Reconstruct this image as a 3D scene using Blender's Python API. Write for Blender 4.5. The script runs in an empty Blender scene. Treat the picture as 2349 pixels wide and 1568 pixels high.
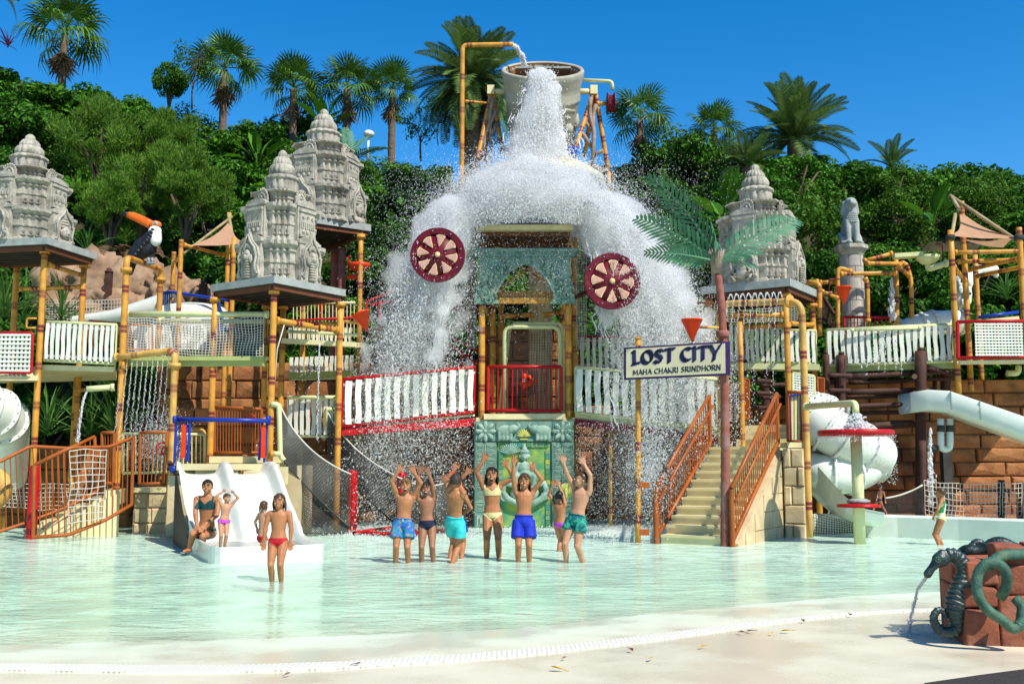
import bpy, bmesh, math, random
import numpy as np
from mathutils import Vector, Matrix, Quaternion, noise
from math import pi, sin, cos, radians, sqrt, atan2
R = random.Random(7)
NR = np.random.RandomState(11)
SC = bpy.context.scene
COL = SC.collection
# ------------------------------------------------------------ camera, sky, sun, exposure
VW, VH, FOC, CAMH = 2349.0, 1568.0, 2349.0, 1.48
PITCH = math.atan(278 / FOC)
cd = bpy.data.cameras.new('camera'); cam = bpy.data.objects.new('camera', cd); COL.objects.link(cam)
cd.sensor_width = 36; cd.lens = 36; cd.clip_start = .1; cd.clip_end = 2000
cam.location = (0, 0, CAMH); cam.rotation_euler = (pi / 2 + PITCH, 0, 0)
SC.camera = cam
SUN_AZ = atan2(-.72, .69); SUN_EL = radians(50)          # direction towards the sun
world = bpy.data.worlds.new('World'); SC.world = world; world.use_nodes = True
wn = world.node_tree; wn.nodes.clear()
sky = wn.nodes.new('ShaderNodeTexSky'); sky.sky_type = 'NISHITA'; sky.sun_disc = False
sky.sun_elevation = SUN_EL; sky.sun_rotation = pi / 2 - SUN_AZ
sky.altitude = 300; sky.air_density = 1.0; sky.dust_density = .1; sky.ozone_density = 3.5
hs = wn.nodes.new('ShaderNodeHueSaturation'); hs.inputs['Saturation'].default_value = 1.41; hs.inputs['Value'].default_value = 1.24
bg = wn.nodes.new('ShaderNodeBackground'); bg.inputs['Strength'].default_value = .105
wo = wn.nodes.new('ShaderNodeOutputWorld')
wn.links.new(sky.outputs[0], hs.inputs['Color']); wn.links.new(hs.outputs[0], bg.inputs[0]); wn.links.new(bg.outputs[0], wo.inputs[0])
sd = bpy.data.lights.new('sun', 'SUN'); sun = bpy.data.objects.new('sun', sd); COL.objects.link(sun)
sd.energy = 5.0; sd.angle = radians(.5); sd.color = (1, .945, .86)
sv = Vector((cos(SUN_AZ) * cos(SUN_EL), sin(SUN_AZ) * cos(SUN_EL), sin(SUN_EL)))
sun.rotation_euler = sv.to_track_quat('Z', 'Y').to_euler(); sun.location = sv * 60
SC.view_settings.view_transform = 'Standard'; SC.view_settings.look = 'None'
SC.view_settings.exposure = 0.5; SC.view_settings.gamma = 1; SC.view_settings.use_curve_mapping = False
SC.cycles.max_bounces = 8; SC.cycles.diffuse_bounces = 6; SC.cycles.glossy_bounces = 3; SC.cycles.transparent_max_bounces = 16
SC.cycles.transmission_bounces = 4; SC.cycles.caustics_reflective = False; SC.cycles.caustics_refractive = False
SC.cycles.use_denoising = True; SC.cycles.volume_bounces = 6
# ------------------------------------------------------------ geometry helpers
cp_, sp_ = cos(PITCH), sin(PITCH)
def ray(vx, vy):
    x = (vx - VW / 2) / FOC; y = (VH / 2 - vy) / FOC
    return Vector((x, cp_ - y * sp_, sp_ + y * cp_))
CAM = Vector((0, 0, CAMH))
def at(vx, vy, Y):
    d = ray(vx, vy); return CAM + d * (Y / d.y)
def gnd(vx, vy, z=0.0):
    d = ray(vx, vy); return CAM + d * ((z - CAMH) / d.z)
def V(*a): return Vector(a)
def lerp(a, b, t): return a + (b - a) * t
def interp(x, xs, ys): return float(np.interp(x, xs, ys))

class MB:
    def __init__(s): s.v = []; s.f = []; s.m = []; s.s = []; s.a = []
    def add(s, vs, fs, smooth=False, mi=0, attr=0.0):
        b = len(s.v); s.v.extend([tuple(p) for p in vs])
        s.a.extend(attr if isinstance(attr, list) else [attr] * len(vs))
        for f in fs:
            s.f.append(tuple(i + b for i in f)); s.m.append(mi); s.s.append(smooth)
        return s
    def box(s, c, size, rot=None, mi=0):
        hx, hy, hz = size[0] / 2, size[1] / 2, size[2] / 2; c = Vector(c)
        vs = [Vector((x, y, z)) for z in (-hz, hz) for x, y in ((-hx, -hy), (hx, -hy), (hx, hy), (-hx, hy))]
        if rot is not None: vs = [rot @ p for p in vs]
        return s.add([p + c for p in vs], [(3, 2, 1, 0), (4, 5, 6, 7), (0, 1, 5, 4), (1, 2, 6, 5), (2, 3, 7, 6), (3, 0, 4, 7)], mi=mi)
    def beam(s, a, b, w, h, up=(0, 0, 1), mi=0):
        a, b = Vector(a), Vector(b); d = (b - a).normalized(); sd_ = d.cross(Vector(up))
        if sd_.length < 1e-4: sd_ = d.cross(Vector((1, 0, 0)))
        sd_.normalize(); u = sd_.cross(d); sd_ = sd_ * w / 2; u = u * h / 2
        vs = [p + q for p in (a, b) for q in (-sd_ - u, sd_ - u, sd_ + u, -sd_ + u)]
        return s.add(vs, [(0, 1, 2, 3), (7, 6, 5, 4), (0, 4, 5, 1), (1, 5, 6, 2), (2, 6, 7, 3), (3, 7, 4, 0)], mi=mi)
    def tube(s, pts, r, n=8, cap=True, smooth=True, attr=None, mi=0, closed=False, sq=1.0):
        pts = [Vector(p) for p in pts]; k = len(pts); rs = r if isinstance(r, (list, tuple)) else [r] * k
        tang = []
        for i in range(k):
            if closed: t = pts[(i + 1) % k] - pts[i - 1]
            else: t = pts[min(i + 1, k - 1)] - pts[max(i - 1, 0)]
            tang.append(t.normalized() if t.length > 1e-9 else Vector((0, 0, 1)))
        ref = Vector((0, 0, 1)) if abs(tang[0].z) < .9 else Vector((0, 1, 0))
        nrm = (ref - tang[0] * ref.dot(tang[0])).normalized(); vs = []; at_ = []
        for i in range(k):
            nn = nrm - tang[i] * nrm.dot(tang[i])
            nrm = nn.normalized() if nn.length > 1e-6 else nrm
            bn = tang[i].cross(nrm)
            for j in range(n):
                a = 2 * pi * j / n; vs.append(pts[i] + (nrm * cos(a) + bn * sin(a) * sq) * rs[i]); at_.append(attr[i] if attr else 0.0)
        fs = [(i * n + j, i * n + (j + 1) % n, ((i + 1) % k) * n + (j + 1) % n, ((i + 1) % k) * n + j) for i in range(k if closed else k - 1) for j in range(n)]
        s.add(vs, fs, smooth, mi, at_)
        if cap and not closed:
            b = len(s.v) - k * n
            s.f += [tuple(b + j for j in reversed(range(n))), tuple(b + (k - 1) * n + j for j in range(n))]; s.m += [mi, mi]; s.s += [False, False]
        return s
    def lathe(s, prof, n=16, M=None, smooth=True, rib=None, mi=0, sx=1, sy=1, cap=True):
        vs = []; M = M or Matrix()
        for r, z in prof:
            for j in range(n):
                a = 2 * pi * j / n; q = r * (rib(a) if rib else 1); vs.append(M @ Vector((q * cos(a) * sx, q * sin(a) * sy, z)))
        k = len(prof)
        fs = [(i * n + j, i * n + (j + 1) % n, (i + 1) * n + (j + 1) % n, (i + 1) * n + j) for i in range(k - 1) for j in range(n)]
        s.add(vs, fs, smooth, mi); b = len(s.v) - k * n
        if not cap or prof[0] == prof[-1]: return s
        s.f += [tuple(b + j for j in reversed(range(n))), tuple(b + (k - 1) * n + j for j in range(n))]; s.m += [mi, mi]; s.s += [False, False]
        return s
    def prism(s, poly, t, M=None, mi=0, smooth=False):      # poly in xz, extruded along +-y
        M = M or Matrix(); n = len(poly)
        vs = [M @ Vector((x, -t / 2, z)) for x, z in poly] + [M @ Vector((x, t / 2, z)) for x, z in poly]
        fs = [tuple(range(n)), tuple(reversed(range(n, 2 * n)))] + [(i, i + n, (i + 1) % n + n, (i + 1) % n) for i in range(n)]
        return s.add(vs, fs, smooth, mi)
    def ball(s, c, r, n=12, m=8, M=None, mi=0):
        r = r if isinstance(r, (tuple, list)) else (r, r, r); M = M or Matrix(); c = Vector(c); vs = [c + M @ Vector((0, 0, -r[2]))]
        for i in range(1, m):
            ph = -pi / 2 + pi * i / m
            for j in range(n):
                a = 2 * pi * j / n; vs.append(c + M @ Vector((r[0] * cos(ph) * cos(a), r[1] * cos(ph) * sin(a), r[2] * sin(ph))))
        vs.append(c + M @ Vector((0, 0, r[2]))); fs = [(0, 1 + (j + 1) % n, 1 + j) for j in range(n)]
        for i in range(m - 2):
            for j in range(n): fs.append((1 + i * n + j, 1 + i * n + (j + 1) % n, 1 + (i + 1) * n + (j + 1) % n, 1 + (i + 1) * n + j))
        e = len(vs) - 1; fs += [(e, 1 + (m - 2) * n + j, 1 + (m - 2) * n + (j + 1) % n) for j in range(n)]
        return s.add(vs, fs, True, mi)
    def cap(s, a, b, ra, rb, n=10):        # tapered capsule
        a, b = Vector(a), Vector(b)
        s.tube([a, b], [ra, rb], n); s.ball(a, ra, n, 6); s.ball(b, rb, n, 6); return s
    def loft(s, rings, smooth=True, mi=0, capends=True, attr=0.0):
        n = len(rings[0]); vs = [p for r in rings for p in r]; k = len(rings)
        fs = [(i * n + j, i * n + (j + 1) % n, (i + 1) * n + (j + 1) % n, (i + 1) * n + j) for i in range(k - 1) for j in range(n)]
        s.add(vs, fs, smooth, mi, attr)
        if capends:
            b = len(s.v) - k * n
            s.f += [tuple(b + j for j in reversed(range(n))), tuple(b + (k - 1) * n + j for j in range(n))]; s.m += [mi, mi]; s.s += [False, False]
        return s
    def mesh(s, name, mats, attr=False):
        me = bpy.data.meshes.new(name); me.from_pydata(s.v, [], s.f)
        me.polygons.foreach_set('use_smooth', s.s)
        for m in (mats if isinstance(mats, (list, tuple)) else [mats]): me.materials.append(m)
        me.polygons.foreach_set('material_index', s.m)
        if attr:
            a = me.attributes.new('band', 'FLOAT', 'POINT'); a.data.foreach_set('value', s.a)
        me.update(); return me
    def build(s, name, mats, parent=None, attr=False, **kw): return link(name, s.mesh(name, mats, attr), parent, **kw)

def wpos(o):
    p = Vector(o.location)
    while o.parent is not None:
        o = o.parent; p = p + Vector(o.location)
    return p
def link(name, me, parent=None, loc=None, rot=None, scale=None, label=None, cat=None, group=None, kind=None, local=False):
    """mesh data in world coordinates unless local; parents are unrotated empties or meshes, so only translation is undone"""
    o = bpy.data.objects.new(name, me); COL.objects.link(o)
    if parent is not None:
        o.parent = parent
        if not local: o.matrix_parent_inverse = Matrix.Translation(-wpos2(parent))
    if loc is not None: o.location = loc
    if rot is not None:
        if isinstance(rot, Quaternion): o.rotation_mode = 'QUATERNION'; o.rotation_quaternion = rot
        else: o.rotation_euler = rot
    if scale is not None: o.scale = scale
    if label: o['label'] = label
    if cat: o['category'] = cat
    if group: o['group'] = group
    if kind: o['kind'] = kind
    return o
ORI = {}
def wpos2(o):                      # accumulated world translation of a parent
    return ORI.get(o.name, Vector((0, 0, 0)))
def thing(name, label, cat, loc=(0, 0, 0), group=None, kind=None):
    o = bpy.data.objects.new(name, None); COL.objects.link(o); o.empty_display_size = .2
    o.location = loc; o['label'] = label; o['category'] = cat
    if group: o['group'] = group
    if kind: o['kind'] = kind
    ORI[o.name] = Vector(loc); return o
def npmesh(name, verts, faces, mat, smooth=False):
    me = bpy.data.meshes.new(name); me.from_pydata(verts, [], faces)
    me.polygons.foreach_set('use_smooth', np.full(len(faces), smooth)); me.materials.append(mat); me.update(); return me
# remesh in a scratch scene
TMP = bpy.data.scenes.new('scratch')
def remeshed(name, mb, voxel, mat, it=4, fac=.5, dec=1.0):
    me = mb.mesh(name, []); o = bpy.data.objects.new('scratch_mesh', me); TMP.collection.objects.link(o)
    m = o.modifiers.new('r', 'REMESH'); m.mode = 'VOXEL'; m.voxel_size = voxel; m.use_smooth_shade = True
    if it: q = o.modifiers.new('s', 'SMOOTH'); q.iterations = it; q.factor = fac
    if dec < 1: q = o.modifiers.new('d', 'DECIMATE'); q.ratio = dec
    vl = TMP.view_layers[0]; vl.update(); dg = vl.depsgraph
    out = bpy.data.meshes.new_from_object(o.evaluated_get(dg)); out.name = name
    bpy.data.objects.remove(o); bpy.data.meshes.remove(me)
    out.materials.clear(); out.materials.append(mat)
    out.polygons.foreach_set('use_smooth', [True] * len(out.polygons)); return out
def fillet(pts, rad, k=5):
    pts = [Vector(p) for p in pts]; out = [pts[0]]
    for i in range(1, len(pts) - 1):
        a, b, c = pts[i - 1], pts[i], pts[i + 1]; r = min(rad, (a - b).length * .49, (c - b).length * .49)
        p = b + (a - b).normalized() * r; q = b + (c - b).normalized() * r
        for j in range(k + 1):
            t = j / k; out.append(p * (1 - t) ** 2 + b * 2 * t * (1 - t) + q * t * t)
    out.append(pts[-1]); return out
# ------------------------------------------------------------ materials
MAT = {}; ALB = .88      # overall reflectance trim
def mk(name, c1, c2=None, scale=4.0, rough=.5, bump=0, bscale=30, spec=.22, detail=5, metallic=0, lo=.35, hi=.65, obj=.0, dirt=None, dscale=1.5, damt=.5, coat=0, trans=0, tcol=None, sss=0):
    dim = lambda c: None if c is None else tuple(x * ALB for x in c)
    c1, c2, dirt = dim(c1), dim(c2), dim(dirt)
    m = bpy.data.materials.new(name); m.use_nodes = True; nt = m.node_tree; N = nt.nodes; L = nt.links
    b = N['Principled BSDF']; b.inputs['Roughness'].default_value = rough; b.inputs['Metallic'].default_value = metallic
    b.inputs['Specular IOR Level'].default_value = spec; b.inputs['Coat Weight'].default_value = coat
    g = N.new('ShaderNodeNewGeometry'); col = None
    rgb = N.new('ShaderNodeRGB'); rgb.outputs[0].default_value = (*c1, 1); col = rgb.outputs[0]
    def noise_(sc, det=detail):
        n = N.new('ShaderNodeTexNoise'); n.inputs['Scale'].default_value = sc; n.inputs['Detail'].default_value = det; L.new(g.outputs['Position'], n.inputs['Vector']); return n
    def mixc(fac, a, bcol):
        mx = N.new('ShaderNodeMix'); mx.data_type = 'RGBA'; L.new(fac, mx.inputs['Factor']); L.new(a, mx.inputs[6])
        if isinstance(bcol, tuple): mx.inputs[7].default_value = (*bcol, 1)
        else: L.new(bcol, mx.inputs[7])
        return mx.outputs[2]
    def ramp(x, lo_, hi_):
        r = N.new('ShaderNodeMapRange'); r.inputs[1].default_value = lo_; r.inputs[2].default_value = hi_; L.new(x, r.inputs[0]); return r
    if c2: col = mixc(ramp(noise_(scale).outputs[0], lo, hi).outputs[0], col, c2)
    if dirt:
        r = ramp(noise_(dscale, 8).outputs[0], .5, .72); r.inputs[4].default_value = damt; col = mixc(r.outputs[0], col, dirt)
    if obj:
        oi = N.new('ShaderNodeObjectInfo'); h = N.new('ShaderNodeHueSaturation'); L.new(col, h.inputs['Color'])
        r = ramp(oi.outputs['Random'], 0, 1); r.inputs[3].default_value = 1 - obj; r.inputs[4].default_value = 1 + obj; L.new(r.outputs[0], h.inputs['Value']); col = h.outputs[0]
    L.new(col, b.inputs['Base Color'])
    if bump:
        bn = N.new('ShaderNodeBump'); bn.inputs['Strength'].default_value = min(1, bump); bn.inputs['Distance'].default_value = .02 * max(1, bump)
        L.new(noise_(bscale, 6).outputs[0], bn.inputs['Height']); L.new(bn.outputs[0], b.inputs['Normal'])
    if sss: b.inputs['Subsurface Weight'].default_value = sss; b.inputs['Subsurface Scale'].default_value = .02
    if trans:
        t = N.new('ShaderNodeBsdfTranslucent'); mx = N.new('ShaderNodeMixShader'); mx.inputs[0].default_value = trans
        if tcol: t.inputs[0].default_value = (*tcol, 1)
        else: L.new(col, t.inputs[0])
        L.new(b.outputs[0], mx.inputs[1]); L.new(t.outputs[0], mx.inputs[2]); L.new(mx.outputs[0], N['Material Output'].inputs[0])
    MAT[name] = m; m['col'] = 1; return m
def attr_mix(name, ca, cb, cb2=None, rough=.45, attr='band', nscale=6, spec=.4, trans=0):
    m = mk(name, ca, tuple(x * .78 for x in ca), scale=nscale, rough=rough, spec=spec, dirt=tuple(x * .45 for x in ca), dscale=2.6, damt=.7)
    nt = m.node_tree; N = nt.nodes; L = nt.links; b = N['Principled BSDF']
    src = b.inputs['Base Color'].links[0].from_socket
    a = N.new('ShaderNodeAttribute'); a.attribute_name = attr
    mx = N.new('ShaderNodeMix'); mx.data_type = 'RGBA'; L.new(a.outputs['Fac'], mx.inputs['Factor']); L.new(src, mx.inputs[6]); mx.inputs[7].default_value = (*cb, 1)
    L.new(mx.outputs[2], b.inputs['Base Color']); return m
bamboo = attr_mix('bamboo_paint', (.66, .31, .045), (.15, .014, .018), rough=.45, spec=.3)
bamboo2 = attr_mix('bamboo_paint_pale', (.70, .40, .10), (.17, .016, .022), rough=.45, spec=.3)
red = mk('red_paint', (.50, .010, .013), (.38, .009, .012), rough=.36, dirt=(.3, .01, .01))
maroon = mk('maroon_paint', (.15, .006, .018), (.10, .005, .014), rough=.42)
orange = mk('orange_brown_paint', (.40, .105, .018), (.30, .075, .014), rough=.42, dirt=(.2, .04, .01))
cream = mk('cream_paint', (.76, .66, .36), (.68, .58, .31), rough=.5, dirt=(.5, .4, .2), damt=.4)
pale = mk('pale_green_paint', (.66, .66, .34), (.58, .6, .30), rough=.4, dirt=(.42, .4, .2), damt=.35)
olive = mk('olive_beam_paint', (.42, .46, .16), (.36, .4, .13), rough=.5, dirt=(.25, .24, .1))
white = mk('white_paint', (.76, .76, .65), (.66, .67, .56), rough=.5, obj=.06, dirt=(.55, .52, .42), damt=.35, bump=.15, bscale=40)
grey = mk('grey_board', (.42, .38, .32), (.34, .31, .26), rough=.7)
fibre = mk('white_fibreglass', (.72, .73, .64), (.65, .67, .58), rough=.22, spec=.5, dirt=(.66, .69, .6), damt=.35)
mintfibre = mk('mint_fibreglass', (.72, .77, .66), (.66, .72, .61), rough=.25, spec=.5, dirt=(.5, .6, .48), damt=.4)
bluep = mk('blue_paint', (.012, .045, .34), (.01, .035, .27), rough=.3)
bolt = mk('steel_bolt', (.28, .29, .27), rough=.4, metallic=.6)
stone = mk('carved_stone', (.50, .46, .37), (.34, .32, .26), scale=7, rough=.85, bump=.9, bscale=36, dirt=(.13, .125, .10), dscale=2.4, damt=.8, spec=.2)
slabm = mk('slab_concrete', (.36, .38, .35), (.28, .30, .28), scale=5, rough=.7, bump=.3, dirt=(.16, .2, .18), dscale=3, damt=.5)
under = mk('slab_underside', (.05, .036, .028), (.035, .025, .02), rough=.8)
joist = mk('brown_steel', (.16, .055, .022), (.12, .04, .018), rough=.6)
brick = mk('brown_stone_block', (.43, .185, .07), (.28, .11, .042), scale=3, rough=.9, bump=.8, bscale=14, obj=.16, dirt=(.08, .042, .025), dscale=1.6, damt=.85, spec=.15)
mortar = mk('mortar_joint', (.13, .075, .05), (.09, .05, .03), rough=.95)
yblock = mk('sandstone_block', (.62, .50, .30), (.52, .38, .21), scale=3, rough=.85, bump=.35, bscale=18, obj=.08, dirt=(.35, .3, .17), damt=.5, spec=.2)
ymortar = mk('pale_joint', (.46, .42, .28), rough=.95)
logm = mk('dark_log', (.085, .035, .024), (.05, .022, .017), scale=6, rough=.7, bump=.5, bscale=20)
loge = mk('log_end', (.26, .17, .10), (.18, .11, .06), rough=.8)
drift = mk('driftwood', (.36, .27, .21), (.25, .18, .14), scale=7, rough=.85, bump=.6, bscale=22)
cane = mk('dry_bamboo', (.40, .32, .17), (.28, .21, .10), rough=.7)
rope = mk('white_rope', (.66, .62, .52), (.55, .5, .42), rough=.9)
brope = mk('dark_rope', (.035, .035, .032), (.06, .06, .055), rough=.9)
sail = mk('tan_sailcloth', (.60, .36, .22), (.54, .31, .185), rough=.8, trans=.35)
greenst = mk('green_patina', (.17, .30, .235), (.10, .21, .165), scale=5, rough=.7, bump=.4, bscale=26, dirt=(.27, .33, .24), dscale=4, damt=.6)
greenrel = mk('green_relief', (.30, .42, .33), (.19, .31, .235), scale=6, rough=.7, bump=.35, bscale=30, dirt=(.42, .5, .38), dscale=5, damt=.5)
greenback = mk('painted_green_panel', (.10, .30, .12), (.34, .42, .05), scale=3.2, rough=.5, lo=.42, hi=.58, dirt=(.04, .22, .2), dscale=2.5, damt=.8)
yellowrel = mk('yellow_relief', (.5, .5, .12), rough=.7)
ored = mk('orange_red_plastic', (.80, .065, .012), (.72, .05, .01), rough=.3, trans=.12)
rockm = mk('tan_rock', (.37, .25, .155), (.24, .145, .085), scale=1.6, rough=.9, bump=.9, bscale=6, dirt=(.22, .14, .09), dscale=1.1, damt=.6, spec=.15)
trunkm = mk('palm_trunk', (.20, .14, .095), (.12, .08, .055), scale=9, rough=.9, bump=.8, bscale=18)
trunkr = mk('red_palm_trunk', (.30, .095, .065), (.22, .07, .05), scale=5, rough=.75, bump=.4, bscale=24, dirt=(.34, .2, .17), dscale=3, damt=.7)
deadm = mk('dead_frond', (.23, .145, .075), (.15, .09, .045), rough=.9, obj=.15, trans=.2)
soil = mk('dark_soil', (.05, .045, .02), (.03, .03, .012), scale=2, rough=1, bump=.6, bscale=5)
# ------------------------------------------------------------ the setting: pool, beach, hill
def leafmat(name, c1, c2, trans=.3, rough=.5, obj=.2, spec=.12):
    m = bpy.data.materials.new(name); m.use_nodes = True; nt = m.node_tree; N = nt.nodes; L = nt.links
    b = N['Principled BSDF']; b.inputs['Roughness'].default_value = rough; b.inputs['Specular IOR Level'].default_value = spec
    a = N.new('ShaderNodeAttribute'); a.attribute_name = 'band'
    mx = N.new('ShaderNodeMix'); mx.data_type = 'RGBA'; mx.inputs[6].default_value = (*c1, 1); mx.inputs[7].default_value = (*c2, 1); L.new(a.outputs['Fac'], mx.inputs['Factor'])
    oi = N.new('ShaderNodeObjectInfo'); h = N.new('ShaderNodeHueSaturation'); L.new(mx.outputs[2], h.inputs['Color'])
    r = N.new('ShaderNodeMapRange'); L.new(oi.outputs['Random'], r.inputs[0]); r.inputs[3].default_value = 1 - obj; r.inputs[4].default_value = 1 + obj; L.new(r.outputs[0], h.inputs['Value'])
    L.new(h.outputs[0], b.inputs['Base Color'])
    t = N.new('ShaderNodeBsdfTranslucent'); L.new(h.outputs[0], t.inputs[0]); ms = N.new('ShaderNodeMixShader'); ms.inputs[0].default_value = trans
    L.new(b.outputs[0], ms.inputs[1]); L.new(t.outputs[0], ms.inputs[2]); L.new(ms.outputs[0], N['Material Output'].inputs[0]); return m
# shoreline Y as a function of X
_sh = [gnd(vx, vy) for vx, vy in ((-300, 1482), (0, 1478), (600, 1464), (1200, 1440), (1500, 1405), (1900, 1370), (2349, 1345), (2700, 1325))]
SHX = [p.x for p in _sh]; SHY = [p.y for p in _sh]
def shore(x): return interp(x, SHX, SHY)
def floor_z(x, y):
    d = y - shore(x)
    return -min(.13, d * .03) if d > 0 else min(.06, -d * .02)
def pool_floor():
    xs = np.concatenate([np.linspace(-60, -14, 8), np.linspace(-13, 13, 53), np.linspace(14, 60, 8)])
    ys = np.concatenate([np.linspace(-6, 5, 6), np.linspace(6, 20, 57), np.linspace(21, 34, 8)])
    vs = []; at_ = []
    for y in ys:
        for x in xs:
            vs.append((x, y, floor_z(x, y))); at_.append(max(0, min(1, (y - shore(x) + 1.6) / 3.4)))
    nx = len(xs); fs = [(j * nx + i, j * nx + i + 1, (j + 1) * nx + i + 1, (j + 1) * nx + i) for j in range(len(ys) - 1) for i in range(nx - 1)]
    m = mk('pool_floor_paint', (.70, .65, .48), (.63, .585, .43), scale=.7, rough=.42, spec=.35, bump=.08, bscale=60, dirt=(.47, .39, .26), dscale=.8, damt=.45)
    N = m.node_tree.nodes; L = m.node_tree.links; b = N['Principled BSDF']; src = b.inputs['Base Color'].links[0].from_socket
    a = N.new('ShaderNodeAttribute'); a.attribute_name = 'band'; mx = N.new('ShaderNodeMix'); mx.data_type = 'RGBA'
    L.new(a.outputs['Fac'], mx.inputs['Factor']); L.new(src, mx.inputs[6]); mx.inputs[7].default_value = (.60, .82, .62, 1); L.new(mx.outputs[2], b.inputs['Base Color'])
    nz_ = N.new('ShaderNodeTexNoise'); nz_.inputs['Scale'].default_value = .9; nz_.inputs['Detail'].default_value = 6; rr_ = N.new('ShaderNodeMapRange'); rr_.inputs[1].default_value = .42; rr_.inputs[2].default_value = .6; rr_.inputs[3].default_value = .12; rr_.inputs[4].default_value = .55; L.new(nz_.outputs[0], rr_.inputs[0]); L.new(rr_.outputs[0], b.inputs['Roughness'])      # wet and dry patches
    g_ = [k for k in N if k.bl_idname == 'ShaderNodeNewGeometry'][0]; L.new(g_.outputs['Position'], nz_.inputs['Vector'])
    q = MB(); q.add(vs, fs, True, 0, at_); q.build('pool_floor', m, attr=True, kind='structure')
pool_floor()
def ground_sheet():
    m = mk('terrain_soil', (.16, .12, .07), (.11, .085, .05), scale=.3, rough=1)
    q = MB(); q.add([(-900, -300, -.4), (900, -300, -.4), (900, 1500, -.4), (-900, 1500, -.4)], [(0, 1, 2, 3)]); q.build('ground', m, kind='structure')
ground_sheet()
def water():
    m = bpy.data.materials.new('pool_water'); m.use_nodes = True; nt = m.node_tree; N = nt.nodes; L = nt.links; N.remove(N['Principled BSDF'])
    g = N.new('ShaderNodeNewGeometry'); mp = N.new('ShaderNodeMapping'); mp.inputs['Scale'].default_value = (.75, 1.5, 1); L.new(g.outputs['Position'], mp.inputs[0])
    n1 = N.new('ShaderNodeTexNoise'); n1.inputs['Scale'].default_value = 3.2; n1.inputs['Detail'].default_value = 4; n1.inputs['Distortion'].default_value = .7; L.new(mp.outputs[0], n1.inputs['Vector'])
    n2 = N.new('ShaderNodeTexNoise'); n2.inputs['Scale'].default_value = 12; n2.inputs['Detail'].default_value = 3; n2.inputs['Distortion'].default_value = .5; L.new(mp.outputs[0], n2.inputs['Vector'])
    ad = N.new('ShaderNodeMath'); ad.operation = 'MULTIPLY_ADD'; L.new(n2.outputs[0], ad.inputs[0]); ad.inputs[1].default_value = .3; L.new(n1.outputs[0], ad.inputs[2])
    bp = N.new('ShaderNodeBump'); bp.inputs['Strength'].default_value = .55; bp.inputs['Distance'].default_value = .05; L.new(ad.outputs[0], bp.inputs['Height'])
    fr = N.new('ShaderNodeFresnel'); fr.inputs['IOR'].default_value = 1.085; L.new(bp.outputs[0], fr.inputs['Normal'])
    gl = N.new('ShaderNodeBsdfGlossy'); gl.inputs['Roughness'].default_value = .06; L.new(bp.outputs[0], gl.inputs['Normal'])
    tr = N.new('ShaderNodeBsdfTransparent'); tr.inputs[0].default_value = (.965, .997, .975, 1)
    df = N.new('ShaderNodeBsdfDiffuse'); df.inputs[0].default_value = (.62, .84, .67, 1); L.new(bp.outputs[0], df.inputs['Normal'])   # milky aerated water
    m0 = N.new('ShaderNodeMixShader'); L.new(tr.outputs[0], m0.inputs[1]); L.new(df.outputs[0], m0.inputs[2])
    # aeration grows towards the splash zone with patches of its own
    sp = N.new('ShaderNodeSeparateXYZ'); L.new(g.outputs['Position'], sp.inputs[0])
    mr = N.new('ShaderNodeMapRange'); mr.inputs[1].default_value = 9; mr.inputs[2].default_value = 17; mr.inputs[3].default_value = 0; mr.inputs[4].default_value = 1.6; L.new(sp.outputs['Y'], mr.inputs[0])
    ml = N.new('ShaderNodeMath'); ml.operation = 'MULTIPLY'; L.new(mr.outputs[0], ml.inputs[0]); L.new(n1.outputs[0], ml.inputs[1]); L.new(ml.outputs[0], m0.inputs[0])
    m1 = N.new('ShaderNodeMixShader'); L.new(fr.outputs[0], m1.inputs[0]); L.new(m0.outputs[0], m1.inputs[1]); L.new(gl.outputs[0], m1.inputs[2])
    L.new(m1.outputs[0], N['Material Output'].inputs[0])
    nx, ny = 40, 40; xs = np.linspace(-40, 40, nx); ys = np.linspace(6.5, 33, ny)
    vs = [(x, y, 0.0) for y in ys for x in xs]; fs = [(j * nx + i, j * nx + i + 1, (j + 1) * nx + i + 1, (j + 1) * nx + i) for j in range(ny - 1) for i in range(nx - 1)]
    q = MB(); q.add(vs, fs, True); q.build('pool_water', m, kind='structure')
water()
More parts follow.
